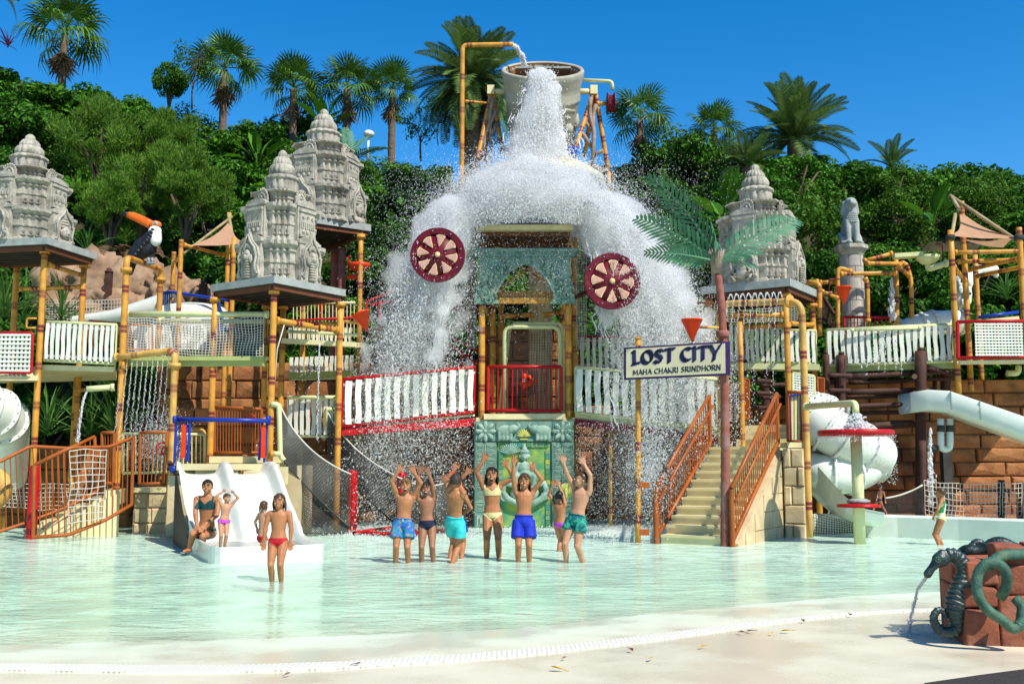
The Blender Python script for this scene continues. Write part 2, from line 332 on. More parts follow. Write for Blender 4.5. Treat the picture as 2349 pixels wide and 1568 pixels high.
def grating():
    # white perforated drain strip curving along the beach
    inner = [(-120, 1512), (0, 1514), (300, 1519), (520, 1521), (800, 1512), (1050, 1497), (1300, 1474), (1500, 1451), (1700, 1424), (1900, 1403), (2050, 1394), (2140, 1391)]
    outer0 = [(-120, 1538), (0, 1541), (300, 1549), (520, 1549), (800, 1539), (1050, 1522), (1300, 1497), (1500, 1471), (1700, 1441), (1900, 1415), (2050, 1402), (2140, 1397)]
    outer = [(a[0], lerp(a[1], b_[1], .62)) for a, b_ in zip(inner, outer0)]
    m = mk('white_grating', (.78, .77, .70), rough=.5)
    N = m.node_tree.nodes; L = m.node_tree.links; b = N['Principled BSDF']
    g = N['Geometry'] if 'Geometry' in N else [n for n in N if n.bl_idname == 'ShaderNodeNewGeometry'][0]
    vo = N.new('ShaderNodeTexVoronoi'); vo.inputs['Scale'].default_value = 26; vo.inputs['Randomness'].default_value = 0; L.new(g.outputs['Position'], vo.inputs['Vector'])
    mr = N.new('ShaderNodeMapRange'); mr.inputs[1].default_value = .25; mr.inputs[2].default_value = .36; L.new(vo.outputs['Distance'], mr.inputs[0])
    mx = N.new('ShaderNodeMix'); mx.data_type = 'RGBA'; L.new(mr.outputs[0], mx.inputs['Factor']); mx.inputs[6].default_value = (.38, .37, .30, 1); mx.inputs[7].default_value = (.72, .71, .60, 1); L.new(mx.outputs[2], b.inputs['Base Color'])
    A = [gnd(*p, .05) for p in inner]; B = [gnd(*p, .05) for p in outer]; q = MB(); n = len(A)
    # densify
    def dens(P): return [P[i].lerp(P[i + 1], t) for i in range(n - 1) for t in (0, .25, .5, .75)] + [P[-1]]
    A, B = dens(A), dens(B); n = len(A)
    for P in (A, B):
        for p in P: p.z = floor_z(p.x, p.y) + .012
    vs = A + B + [p - V(0, 0, .03) for p in A] + [p - V(0, 0, .03) for p in B]
    q.add(vs, [(i, n + i, n + i + 1, i + 1) for i in range(n - 1)] + [(i, i + 1, 2 * n + i + 1, 2 * n + i) for i in range(n - 1)] + [(n + i, 3 * n + i, 3 * n + i + 1, n + i + 1) for i in range(n - 1)])
    q.build('drain_grating', m, kind='structure', label='white perforated drain strip curving across the beige beach', cat='drain')
grating()
def tarmac():
    m = mk('asphalt', (.055, .05, .045), (.035, .032, .03), scale=40, rough=.9, bump=.5, bscale=120)
    pts = [gnd(*p, .06) for p in ((2120, 1568), (2250, 1549), (2349, 1536), (2500, 1520), (2900, 1500), (2900, 1700), (2100, 1700))]
    q = MB(); q.add([V(p.x, p.y, .068) for p in pts], [tuple(reversed(range(len(pts))))]); q.build('path', m, kind='structure')
tarmac()
SKX = [-300, 0, 120, 260, 400, 500, 620, 740, 860, 980, 1060, 1250, 1420, 1560, 1700, 1850, 2000, 2120, 2250, 2349, 2650]
SKY = [110, 120, 165, 178, 205, 255, 235, 262, 318, 355, 385, 390, 330, 285, 305, 312, 335, 342, 348, 378, 395]
def topz(x, Y=47):
    vx = VW / 2 + x * FOC / Y; return at(vx, interp(vx, SKX, SKY), Y).z - 2.2
def hill_z(x, y):
    t = max(0, min(1, (y - 28.5) / 18.5)); return 1.0 + (topz(x * 47 / max(y, 40), 47) - 1.0) * t ** .85
def hill():
    xs = np.linspace(-45, 45, 61); ys = np.concatenate([np.linspace(28, 48, 25), [52, 58, 70, 90, 130]]); vs = []
    for y in ys:
        for x in xs:
            z = hill_z(x, min(y, 47)) + noise.noise(V(x * .3, y * .3, 0)) * .5
            if y > 50: z -= (y - 50) * .08
            vs.append((x * (1 if y < 60 else y / 60), y, max(z, -.3)))
    nx = len(xs); fs = [(j * nx + i, j * nx + i + 1, (j + 1) * nx + i + 1, (j + 1) * nx + i) for j in range(len(ys) - 1) for i in range(nx - 1)]
    q = MB(); q.add(vs, fs, True); q.build('hill', soil, kind='structure')
hill()
# ------------------------------------------------------------ block walls
def rblock(rs, w, h, d, jag=.02, bev=.03):
    """one rough bevelled stone block, unit centred, front towards -y"""
    q = MB(); rnd = random.Random(rs)
    def j(): return rnd.uniform(-jag, jag)
    f = [V(x * (w / 2 - bev), -d / 2 + j() * .7, z * (h / 2 - bev)) for x, z in ((-1, -1), (1, -1), (1, 1), (-1, 1))]
    m = [V(x * w / 2 + j() * .4, -d / 2 + bev * 1.2, z * h / 2 + j() * .4) for x, z in ((-1, -1), (1, -1), (1, 1), (-1, 1))]
    b = [V(x * w / 2, d / 2, z * h / 2) for x, z in ((-1, -1), (1, -1), (1, 1), (-1, 1))]
    fc = V(j(), -d / 2 - abs(j()) * 1.5, j())
    q.add(f + [fc], [(0, 1, 4), (1, 2, 4), (2, 3, 4), (3, 0, 4)])
    q.add(f + m, [(0, 4, 5, 1), (1, 5, 6, 2), (2, 6, 7, 3), (3, 7, 4, 0)]); q.add(m + b, [(0, 4, 5, 1), (1, 5, 6, 2), (2, 6, 7, 3), (3, 7, 4, 0), (4, 7, 6, 5)])
    return q
BLK = {}
def blockwall(name, label, A, B, z0, z1, bw, bh, m, mm, depth=.35, gap=.022, jag=.03, seed=1, tops=None):
    """wall of single blocks from A to B (ground points), face to the camera side"""
    A, B = V(A[0], A[1], 0), V(B[0], B[1], 0); Ln = (B - A).length; d = (B - A).normalized(); rz = atan2(d.y, d.x); nrm = V(d.y, -d.x, 0)
    t = thing(name, label, 'wall', (A.x, A.y, z0)); rnd = random.Random(seed)
    q = MB(); Mr = Matrix.Rotation(rz, 3, 'Z'); q.box(((A + B) / 2 - nrm * .03) + V(0, 0, (z0 + z1) / 2), (Ln - .02, depth - .09, z1 - z0 - .03), Mr); q.build('joint_bed', mm, t)
    rows = max(1, round((z1 - z0) / bh)); rh = (z1 - z0) / rows
    for r in range(rows):
        x = 0; zc = z0 + (r + .5) * rh
        while x < Ln - .01:
            w = bw * rnd.choice((.7, .9, 1, 1.25, 1.5)) if (x > 0 or r % 2) else bw * .55
            if Ln - x - w < bw * .35: w = Ln - x
            wq = max(1, round(w / (bw * .25))); key = (name, wq, rnd.randrange(3), round(rh, 3))
            if key not in BLK: BLK[key] = rblock(hash(key[1:3]) % 999, wq * bw * .25, rh - gap, depth, jag).mesh('block', m)
            c = A + d * (x + w / 2) + V(0, 0, zc) + nrm * rnd.uniform(0, .035)
            link('block', BLK[key], t, loc=c, rot=(0, 0, rz), scale=((w - gap) / (wq * bw * .25), 1, 1))
            x += w
        
    return t
def wallx(vx, Y): return (vx - VW / 2) * Y / FOC * 1.0
blockwall('stone_wall', 'brown stone block wall behind the bridges on the slide side', (-9.5, 27.5), (-.9, 27.2), -.2, 4.15, .95, .5, brick, mortar, seed=3)
blockwall('stone_wall', 'brown stone block wall seen through the splash tower', (-.85, 27.6), (1.55, 27.6), -.2, 5.2, .95, .5, brick, mortar, seed=6)
blockwall('stone_wall', 'brown stone block wall in the dark behind the stairs', (1.6, 27.2), (8.2, 27), -.2, 3.0, .95, .42, brick, mortar, seed=4)
blockwall('stone_wall', 'orange brown stone block wall behind the log frame and white chute', (7.9, 25.7), (15.6, 25.2), -.2, 3.55, .80, .34, brick, mortar, seed=5)
# ------------------------------------------------------------ vegetation
LM = {
 'dark': leafmat('leaf_dark_green', (.015, .052, .004), (.062, .185, .012), .22, obj=.22),
 'mid': leafmat('leaf_mid_green', (.024, .088, .005), (.095, .255, .015), .24, obj=.2),
 'olive': leafmat('leaf_olive_green', (.028, .09, .007), (.115, .24, .02), .22, obj=.2),
 'light': leafmat('leaf_feathery_green', (.055, .135, .012), (.155, .28, .03), .28, obj=.12),
 'palm': leafmat('palm_leaf_green', (.03, .09, .010), (.105, .21, .022), .22, obj=.25, rough=.4, spec=.25),
 'date': leafmat('date_leaf_green', (.045, .10, .022), (.13, .20, .05), .2, obj=.25, rough=.4),
 'metal': leafmat('painted_metal_leaf', (.035, .12, .065), (.085, .21, .115), .05, obj=.12, rough=.5),
 'yucca': leafmat('sword_leaf_green', (.04, .11, .02), (.15, .29, .05), .3, obj=.2),
 'purple': leafmat('purple_leaf', (.09, .012, .04), (.16, .02, .07), .3),
}
barkm = mk('grey_bark', (.13, .10, .07), (.08, .06, .045), rough=.95)
def leafcloud(name, n, clumps, rad, size, mat, seed, up=.25, needle=False, flat=1.0):
    rs = np.random.RandomState(seed); rx, ry, rz = rad
    cc = rs.normal(size=(clumps, 3)); cc /= np.linalg.norm(cc, axis=1)[:, None]; cc[:, 2] = cc[:, 2] * .8 + .1
    cc *= rs.uniform(.45, .85, (clumps, 1)) * np.array([rx, ry, rz]); cr = rs.uniform(.16, .36, clumps) * (.72 if needle else 1) * min(rx, ry, rz)
    idx = rs.randint(0, clumps, n); d = rs.normal(size=(n, 3)); d /= np.linalg.norm(d, axis=1)[:, None]
    p = cc[idx] + d * (cr[idx] * rs.uniform(.35, 1.08, n) ** .6)[:, None] * np.array([1.15, 1.15, .85])
    nrm = d + rs.normal(size=(n, 3)) * .55 + np.array([0, 0, up]); nrm /= np.linalg.norm(nrm, axis=1)[:, None]
    t = np.cross(nrm, rs.normal(size=(n, 3))); t /= np.linalg.norm(t, axis=1)[:, None] + 1e-9
    if needle:
        t = d * .7 + np.array([0, 0, .75]) + rs.normal(size=(n, 3)) * .35; t /= np.linalg.norm(t, axis=1)[:, None]
        nrm = np.cross(t, rs.normal(size=(n, 3))); nrm /= np.linalg.norm(nrm, axis=1)[:, None]
    b = np.cross(nrm, t); L = size * rs.uniform(.6, 1.3, n)[:, None]; Wd = L * (.07 if needle else .30)
    fold = nrm * L * .12
    v = np.stack([p - t * L * .5, p + b * Wd - t * L * .05 + fold, p + t * L * .5, p - b * Wd - t * L * .05 + fold], 1).reshape(-1, 3)
    f = np.arange(4 * n).reshape(-1, 4)
    me = bpy.data.meshes.new(name); me.from_pydata(v, [], f); me.materials.append(mat)
    a = me.attributes.new('band', 'FLOAT', 'POINT'); a.data.foreach_set('value', np.repeat(rs.uniform(0, 1, n) ** 1.3, 4)); return me
CR = {}
for k, mt, n, cl, sz in (('d0', 'dark', 7500, 34, .20), ('d1', 'dark', 7500, 40, .18), ('m0', 'mid', 7500, 36, .17), ('m1', 'mid', 7000, 28, .22), ('o0', 'olive', 7500, 36, .16), ('o1', 'olive', 7500, 44, .14)):
    CR[k] = leafcloud('crown_' + k, n, cl, (1, 1, .85), sz / 2.0, LM[mt], hash(k) % 1000 if False else ord(k[0]) * 7 + int(k[1]))
CR['t0'] = leafcloud('crown_t0', 17000, 40, (1.05, 1.05, 1.15), .115, LM['light'], 5, needle=True)
CR['t1'] = leafcloud('crown_t1', 17000, 34, (1.05, 1.05, 1.1), .115, LM['light'], 6, needle=True)
_stem = MB()
for i in range(5):
    a = i * 1.26; _stem.tube([(0, 0, -1.1), (cos(a) * .15, sin(a) * .15, -.5), (cos(a) * .5, sin(a) * .5, .15)], [.06, .045, .015], 5)
STEM = _stem.mesh('trunk', barkm)
def bush(name, label, key, c, s, group=None, rz=0, cat='shrub'):
    s = s if isinstance(s, tuple) else (s, s, s)
    t = thing(name, label, cat, (c[0], c[1], c[2] - s[2]), group)
    link('trunk', STEM, t, loc=c, rot=(0, 0, rz), scale=s); link('crown', CR[key], t, loc=c, rot=(0, 0, rz), scale=s); return t
AREAS = [(-9e9, 330, 'above the toucan'), (330, 620, 'behind the tan sail'), (620, 1010, 'left of the splash'), (1010, 1420, 'behind the bucket'),
         (1420, 1900, 'around the weathered tower'), (1900, 9e9, 'behind the lion')]
KN = {'d': 'dark green', 'm': 'bright green', 'o': 'olive green'}
def hillshrubs():
    rnd = random.Random(21)
    for Y, hgt, st, sz in ((29.6, .6, 2.1, 1.5), (31.2, 1.0, 2.3, 1.7), (33.2, .8, 2.6, 1.9), (35.6, .8, 2.8, 2.0), (38.4, .7, 3.0, 2.2), (41.5, .6, 3.1, 2.3), (44.6, .5, 3.2, 2.4), (47.2, .2, 3.0, 2.3)):
        x = -.58 * Y
        while x < .58 * Y:
            vx = VW / 2 + x * FOC / Y; yy = Y + rnd.uniform(-.8, .8); s = sz * rnd.uniform(.75, 1.2)
            z = hill_z(x, yy) + hgt + rnd.uniform(-.4, .3)
            side = 'right' if vx > 1400 else 'left'
            key = rnd.choice(('d0', 'd1', 'm0', 'd0', 'm1', 'd1')) if Y < 36 else (rnd.choice(('o0', 'o1', 'm0', 'd0', 'm1')) if side == 'right' else rnd.choice(('d0', 'm0', 'm1', 'd1', 'o1')))
            ar = [a for a in AREAS if a[0] <= vx < a[1]][0][2]; nm = KN[key[0]]
            hs_ = 'high' if Y > 40 else ('low' if Y < 33 else 'halfway')
            lab = '%s leafy shrub %s the hill %s' % (nm, {'high': 'high up', 'low': 'low down', 'halfway': 'halfway up'}[hs_], ar)
            bush('hillside_shrub', lab, key, V(x, yy, z), (s, s, s * rnd.uniform(.8, 1.0)), lab + ' group', rnd.uniform(0, 6.28))
            x += st * rnd.uniform(.75, 1.2)
hillshrubs()
def at_y(vx, vy, Y): return at(vx, vy, Y)
for i, (vx, vy, Y, s, k, lab) in enumerate(((235, 330, 34, 1.7, 't0', 'feathery light green tamarisk crown, topmost one above the toucan'), (330, 400, 33.3, 1.8, 't1', 'feathery light green tamarisk, biggest one above the toucan'), (430, 440, 32.5, 1.5, 't0', 'feathery light green tamarisk beside the tan sail and front tower'),
        (255, 470, 32, 1.3, 't1', 'low feathery light green tamarisk just above the toucan beak'), (385, 330, 34.5, 1.3, 't0', 'feathery light green tamarisk at the top of its clump'))):
    bush('tamarisk_tree', lab, k, at(vx, vy, Y), (s, s, s * 1.1), 'feathery tamarisks above the toucan', i * 1.3, 'tree')
# ---- palm fronds
def frond_mesh(name, mat, segs):
    q = MB()
    for vs, fs, a in segs: q.add(vs, fs, False, 0, a)
    return q.mesh(name, mat, True)
def fan_frond(seed, droop, mat, name='frond', n=24, R_=.95, pet=.9):
    rnd = random.Random(seed); segs = []
    pz = lambda x: -.10 * x * x
    segs.append(([V(0, -.03, 0), V(0, .03, 0), V(pet, .015, pz(pet)), V(pet, -.015, pz(pet))], [(0, 1, 2, 3)], .9))
    for i in range(n):
        sp_an = 125 if droop > .2 else 55; a = radians(-sp_an + 2 * sp_an * (i + .5) / n); L = R_ * (1 - .25 * abs(a) / 2.2) * rnd.uniform(.9, 1.08); w = .042
        d = V(cos(a), sin(a), 0); s = V(-sin(a), cos(a), 0); b = V(pet, 0, pz(pet)); fold = .05 * (1 if i % 2 else -1)
        p1 = b + d * L * .55 + V(0, 0, -.06 * droop + fold * .4); p2 = b + d * L * .82 + V(0, 0, -.26 * droop); p3 = b + d * L * .98 + V(0, 0, -(.62 + rnd.uniform(-.15, .25)) * droop)
        segs.append(([b, p1 - s * w, p1 + s * w, p2 - s * w * .6 + V(0, 0, fold * .3), p2 + s * w * .6, p3], [(0, 1, 2), (1, 3, 4, 2), (3, 5, 4)], rnd.uniform(.1, .9)))
    return frond_mesh(name, mat, segs)
def feather_frond(seed, L, arc, mat, n=34, ll=.5, name='frond', vee=.5, wid=.036):
    rnd = random.Random(seed); segs = []; P = []
    for i in range(13):
        t = i / 12; P.append(V(L * (t - .12 * arc * t * t * t), 0, L * (.30 * t * .3 - .42 * arc * t * t)))
    q = MB(); q.tube(P, [.03 * (1 - .8 * i / 12) + .004 for i in range(13)], 4); segs.append(([V(*v) for v in q.v], q.f, .95))
    for i in range(n):
        t = .12 + .88 * i / (n - 1); k = min(11, int(t * 12)); f = t * 12 - k; p = P[k].lerp(P[k + 1], f); tg = (P[k + 1] - P[k]).normalized()
        l = ll * (sin(pi * min(1, t * .82 + .16)) ** .7) * rnd.uniform(.85, 1.1) + .05
        for sd_ in (-1, 1):
            d = (tg * .62 + V(0, sd_ * .78, vee * .6)).normalized(); w = tg * wid
            mid = p + d * l * .55; tip = p + d * l + V(0, 0, -.16 * l)
            segs.append(([p - w * .5, p + w * .5, mid + w, mid - w, tip], [(0, 1, 2, 3), (3, 2, 4)], rnd.uniform(0, 1)))
    return frond_mesh(name, mat, segs)
FAN = [fan_frond(1, .25, LM['palm'], n=20), fan_frond(2, .6, LM['palm'], n=20), fan_frond(3, 1.15, LM['palm'], n=20)]
FDEAD = [fan_frond(5, .15, deadm, 'dead_frond', n=9, R_=.75, pet=.55), fan_frond(6, -.2, deadm, 'dead_frond', n=8, R_=.85, pet=.7)]
FEA = [feather_frond(1, 2.6, .7, LM['date']), feather_frond(2, 2.6, 1.1, LM['date']), feather_frond(3, 2.6, 1.6, LM['date'])]
FEAD = [feather_frond(4, 2.3, 1.8, deadm, n=22, ll=.35, name='dead_frond')]
def trunk_mesh(h, r, m, seed=0, lean=0):
    q = MB(); n = 18; rnd = random.Random(seed); pts = []; rs = []
    for i in range(n * 2 + 1):
        t = i / (n * 2); pts.append(V(lean * t * t, 0, -h * (1 - t))); rs.append(r * (1.12 - .2 * t) * (1.06 if i % 2 else .97))
    q.tube(pts, rs, 10); return q.mesh('trunk', m)
def fan_palm(label, vx, vy, Y, rpx, seed, h=5, dead=14, n=25):
    c = at(vx, vy, Y); s = rpx * Y / FOC / 1.45; rnd = random.Random(seed)
    t = thing('fan_palm', label, 'palm tree', (c.x, c.y, c.z - h), 'fan palms on the hilltop')
    link('trunk', trunk_mesh(h, .17, trunkm, seed), t, loc=c)
    for i in range(n):
        f = i / n; el = radians(lerp(82, -22, f ** .9) + rnd.uniform(-8, 8)); az = i * 2.4 + rnd.uniform(-.3, .3)
        k = 0 if el > .7 else (1 if el > .05 else 2); sc = s * rnd.uniform(.85, 1.1)
        link('frond', FAN[k], t, loc=c + V(0, 0, .1), rot=(rnd.uniform(-.7, .7), -el, az), scale=(sc, sc, sc))
    for i in range(dead):
        el = radians(rnd.uniform(-92, -62)); sc = s * rnd.uniform(.6, 1.1)
        link('dead_frond', FDEAD[i % 2], t, loc=c + V(0, 0, -.1 - rnd.uniform(0, .5) * s), rot=(rnd.uniform(-.5, .5), -el, i * 2.4), scale=(sc, sc, sc))
for a in (('shaggy fan palm standing highest at the hilltop above the leftmost stone tower', 148, 78, 46, 92, 1, 4, 22), ('fan palm with a heavy brown skirt of dead leaves on the skyline', 515, 160, 46, 78, 2, 5, 26), ('bright green fan palm just above the tallest back stone tower', 674, 205, 45, 68, 3, 5, 9),
          ('fan palm between the back stone tower and a neighbouring fan palm', 797, 205, 45, 72, 4, 6, 14), ('fan palm with dead skirt next to the big feather palm', 900, 208, 46, 62, 5, 7, 20), ('slim fan palm beside the red wheel of the tipping bucket', 1468, 275, 44, 74, 6, 9, 12),
          ('half hidden fan palm on the skyline above the stone tower by the stairs', 1638, 300, 48, 60, 7, 4, 4)):
    fan_palm(*a)
def date_palm(label, vx, vy, Y, rpx, seed, h, n, dead=0, hi=85, lo=-30, tr=.32):
    c = at(vx, vy, Y); s = rpx * Y / FOC / 2.45; rnd = random.Random(seed)
    t = thing('feather_palm', label, 'palm tree', (c.x, c.y, c.z - h), 'feather palms on the hill')
    link('trunk', trunk_mesh(h, tr, trunkm, seed), t, loc=c)
    for i in range(n):
        f = i / n; el = radians(lerp(hi, lo, f) + rnd.uniform(-6, 6)); k = 0 if el > .75 else (1 if el > .2 else 2); sc = s * rnd.uniform(.85, 1.08)
        link('frond', FEA[k], t, loc=c, rot=(rnd.uniform(-.3, .3), -el, i * 2.399 + rnd.uniform(-.2, .2)), scale=(sc, sc, sc))
    for i in range(dead):
        link('dead_frond', FEAD[0], t, loc=c - V(0, 0, .2), rot=(rnd.uniform(-.3, .3), radians(rnd.uniform(35, 70)), i * 2.4), scale=(s, s, s))
date_palm('tall feather palm with drooping dry lower leaves behind the yellow fill pipe', 1082, 195, 40, 150, 11, 7, 84, 14, tr=.38)
date_palm('wide feather palm with orange stalks on the skyline above the lion column', 1822, 325, 42, 150, 12, 3, 52, 0, 88, 0)
date_palm('low dark feather palm beside the wide skyline palm', 1715, 385, 40, 95, 13, 2, 26, 0, 80, 5)
date_palm('feather palm showing only its leaf tips over the hedge on the skyline', 2045, 385, 46, 80, 14, 2, 12, 0, 85, 25)
date_palm('palm leaf tips dipping into the upper corner above the hilltop', -28, -30, 44, 90, 15, 6, 18, 3)
# purple cordyline tip
def sword_plant(name, label, c, n, L, mat, seed, w=.035, spread=1.0, group=None, cat='plant', dead=0):
    rnd = random.Random(seed); t = thing(name, label, cat, c, group); key = (mat.name, L, w)
    if key not in CR:
        q = MB(); P = [(0, 0), (.35, .02), (.7, -.04), (1, -.18)]
        for i in range(3):
            a, b = P[i], P[i + 1]; w0, w1 = (w * .6, w, w * .8, .002)[i], (w * .6, w, w * .8, .002)[i + 1]
            for sd_ in (-1, 1):
                q.add([V(a[0] * L, 0, a[1] * L), V(b[0] * L, 0, b[1] * L), V(b[0] * L, sd_ * w1, b[1] * L + w1 * .5), V(a[0] * L, sd_ * w0, a[1] * L + w0 * .5)], [(0, 1, 2, 3) if sd_ > 0 else (3, 2, 1, 0)], False, 0, .3 + .2 * sd_)
        CR[key] = q.mesh('leaf', mat, True)
    for i in range(n):
        el = radians(rnd.uniform(8, 85)) * spread; sc = rnd.uniform(.75, 1.1)
        link('leaf', CR[key], t, loc=V(*c) + V(0, 0, rnd.uniform(0, .15)), rot=(rnd.uniform(-.5, .5), -el, rnd.uniform(0, 6.28)), scale=(sc, sc, sc))
    return t
sword_plant('cordyline', 'purple spiky plant at the edge of the hilltop', at(18, 112, 44), 14, .9, LM['purple'], 3)
for i, (vx, vy, Y, n, L, lab) in enumerate(((10, 730, 26, 46, 1.7, 'big spiky green plant by the lattice panel at the frame edge'), (55, 745, 26.5, 34, 1.5, 'spiky green plant behind the leftmost front post'), (140, 740, 26, 34, 1.3, 'spiky green plant above the white picket panel by the toucan post'),
        (205, 1010, 26, 40, 1.5, 'spiky green plant in the shade under the left picket bridge'), (262, 1000, 25.6, 40, 1.5, 'spiky green plant lit by the sun behind the toucan post'), (110, 1000, 26.2, 34, 1.4, 'spiky plant in deep shade behind the white tube'),
        (260, 905, 26.5, 30, 1.3, 'spiky plant growing beside the pale water spout'), (200, 590, 29.5, 30, 1.0, 'spiky grey green plant on the rocks behind the leftmost tower'))):
    sword_plant('spiky_plant', lab, at(vx, vy, Y), n, L, LM['yucca'], 30 + i, w=.03, group='spiky plants by the left platforms')
sword_plant('spiky_plant', 'spiky green plant beyond the white slide end by the right lattice', at(2310, 690, 29), 30, 1.0, LM['yucca'], 61, w=.03)
# banana-like paddle leaves
def paddle(name, label, c, n, L, seed):
    rnd = random.Random(seed); t = thing(name, label, 'plant', c, 'paddle leaved plants on the hill')
    if 'paddle' not in CR:
        q = MB(); pr = [(0, .01), (.35, .012), (.4, .08), (.6, .14), (.8, .11), (1, .005)]
        for i in range(5):
            (a, wa), (b, wb) = pr[i], pr[i + 1]
            for sd_ in (-1, 1): q.add([V(a, 0, -.3 * a * a), V(b, 0, -.3 * b * b), V(b, sd_ * wb, -.3 * b * b + wb * .4), V(a, sd_ * wa, -.3 * a * a + wa * .4)], [(0, 1, 2, 3) if sd_ > 0 else (3, 2, 1, 0)], False, 0, .6 + .3 * sd_)
        CR['paddle'] = q.mesh('leaf', LM['mid'], True)
    for i in range(n):
        sc = L * rnd.uniform(.8, 1.1); link('leaf', CR['paddle'], t, loc=c, rot=(0, -radians(rnd.uniform(35, 85)), rnd.uniform(0, 6.28)), scale=(sc, sc, sc))
paddle('paddle_plant', 'pale paddle leaved plant left of the back stone tower', at(590, 380, 38), 9, 1.6, 1)
paddle('paddle_plant', 'paddle leaved plant by the fan palms on the skyline', at(745, 300, 44), 9, 1.8, 2)
paddle('paddle_plant', 'paddle leaved plant behind the stone tower by the stairs', at(1660, 520, 31), 9, 1.7, 4)
paddle('paddle_plant', 'paddle leaved plant in the hedge beyond the lion column', at(2140, 520, 34), 10, 1.6, 5)
def bare_tree(label, vx, vy, Y, h, seed):
    c = at(vx, vy, Y); rnd = random.Random(seed); q = MB()
    def br(p, d, l, r, lv):
        e = p + d * l; q.tube([p, p.lerp(e, .5) + V(rnd.uniform(-.05, .05), 0, 0), e], [r, r * .8, r * .6], 5)
        if lv: 
            for k in range(3): br(p.lerp(e, rnd.uniform(.5, 1)), (d + V(rnd.uniform(-.8, .8), rnd.uniform(-.8, .8), rnd.uniform(0, .5))).normalized(), l * .62, r * .55, lv - 1)
    br(V(0, 0, 0), V(0, 0, 1), h * .4, .05, 4)
    t = thing('thin_tree', label, 'tree', c); link('trunk', q.mesh('trunk', barkm), t, loc=c)
    link('crown', leafcloud('crown', 900, 30, (h * .45, h * .3, h * .45), .12, LM['olive'], seed), t, loc=c + V(0, 0, h * .6))
bare_tree('thin half bare tree on the skyline left of the skirted fan palm', 440, 250, 44, 3.4, 3)
bare_tree('thin half bare tree against the sky beside the big feather palm', 965, 370, 42, 3.0, 4)
bush('round_tree', 'dark broad leaved sapling on the skyline above the tamarisks', 'd0', at(390, 185, 45), (.9, .9, 1.2), None, 0, 'tree')
# ---- painted metal palm leaves (artificial)
MET = [feather_frond(21, 1.9, .35, LM['metal'], n=17, ll=.40, vee=.05, wid=.042, name='metal_leaf'), feather_frond(22, 1.9, .8, LM['metal'], n=17, ll=.40, vee=.05, wid=.042, name='metal_leaf')]
bush('hillside_shrub', 'round green shrub hiding the foot of the wide skyline palm', 'm0', at(1822, 405, 40.5), (2.0, 1.6, 1.5)); bush('hillside_shrub', 'round olive shrub hiding the foot of the leaf tip palm', 'o0', at(2045, 425, 43), (1.6, 1.4, 1.3)); bush('hillside_shrub', 'round dark shrub hiding the foot of the low dark palm', 'd1', at(1722, 450, 38), (1.6, 1.4, 1.3))
# ------------------------------------------------------------ play structure helpers
_fl = MB(); _fl.lathe([(.55, -.5), (1, -.45), (1, .45), (.55, .5)], 14)
for i in range(8): _fl.box((cos(i * pi / 4) * .82, sin(i * pi / 4) * .82, 0), (.16, .16, 1.3))
FLM = {}
def flange(parent, p, d, r, m, th=.07):
    if m.name not in FLM: FLM[m.name] = _fl.mesh('flange', m, True)
    r *= .8; q = Vector(d).to_track_quat('Z', 'Y'); link('flange', FLM[m.name], parent, loc=p, rot=q, scale=(r, r, th))
def pipe(parent, pts, r, m=bamboo, name='pipe', bands=.82, phase=.3, rad=.22, n=12, fl=(), **kw):
    """painted pipe; bands = spacing of the maroon double rings (0 = none)"""
    r *= .74
    P = fillet(pts, rad, 6) if len(pts) > 2 else [Vector(p) for p in pts]
    if m not in (bamboo, bamboo2): bands = 0
    cum = [0]
    for i in range(len(P) - 1): cum.append(cum[-1] + (P[i + 1] - P[i]).length)
    T = cum[-1]; st = {round(c, 5): None for c in cum}; ev = []
    if bands:
        s = max(.12, phase + R.uniform(-.2, .25))
        while s < T - .08:
            ev.append(s); s += bands * R.uniform(.9, 1.12)
        for c in ev:
            for o in (-.10, -.065, -.02, -.006, .006, .02, .065, .10):
                if 0 < c + o < T: st[round(c + o, 5)] = None
    ss = sorted(st); pts2 = []; av = []
    for s in ss:
        i = min(len(P) - 2, max(0, int(np.searchsorted(cum, s, side='right')) - 1)); f = (s - cum[i]) / max(1e-9, cum[i + 1] - cum[i]); pts2.append(P[i].lerp(P[i + 1], min(1, f)))
        a = 0.0
        for c in ev:
            x = abs(s - c); a = max(a, .25 if x < .01 else (.8 + .2 * sin(c * 37) if x < .07 else 0))
        av.append(a)
    q = MB(); q.tube(pts2, r, n, attr=av); o = q.build(name, m, parent, True, **kw)
    for (i, ) in [(k,) for k in fl]:
        p = P[0] if i == 0 else P[-1]; d = (P[1] - P[0]) if i == 0 else (P[-1] - P[-2]); flange(parent, p, d, r * 1.65, m)
    return o
def vpost(parent, vx, vy, Y, z0=-.12, r=.088, m=bamboo, name='post', top=True, phase=.35):
    p = at(vx, vy, Y); o = pipe(parent, [V(p.x, p.y, z0), p], r, m, name, phase=phase)
    if top: flange(parent, p - V(0, 0, .04), (0, 0, 1), r * 1.55, m, .09)
    return p
def rail(parent, pts, r, m, name='rail', rad=.1, n=9):
    q = MB(); P = fillet(pts, rad, 4) if len(pts) > 2 else pts; q.tube(P, r, n); return q.build(name, m, parent)
UB = {}
def bar(parent, a, b, r, m, name='baluster', n=6):
    """one thin straight bar, shared unit mesh"""
    if (m.name, n) not in UB: q = MB(); q.tube([(0, 0, 0), (0, 0, 1)], 1, n, cap=False); UB[(m.name, n)] = q.mesh(name, m)
    a, b = Vector(a), Vector(b); return link(name, UB[(m.name, n)], parent, loc=a, rot=(b - a).to_track_quat('Z', 'Y'), scale=(r, r, (b - a).length))
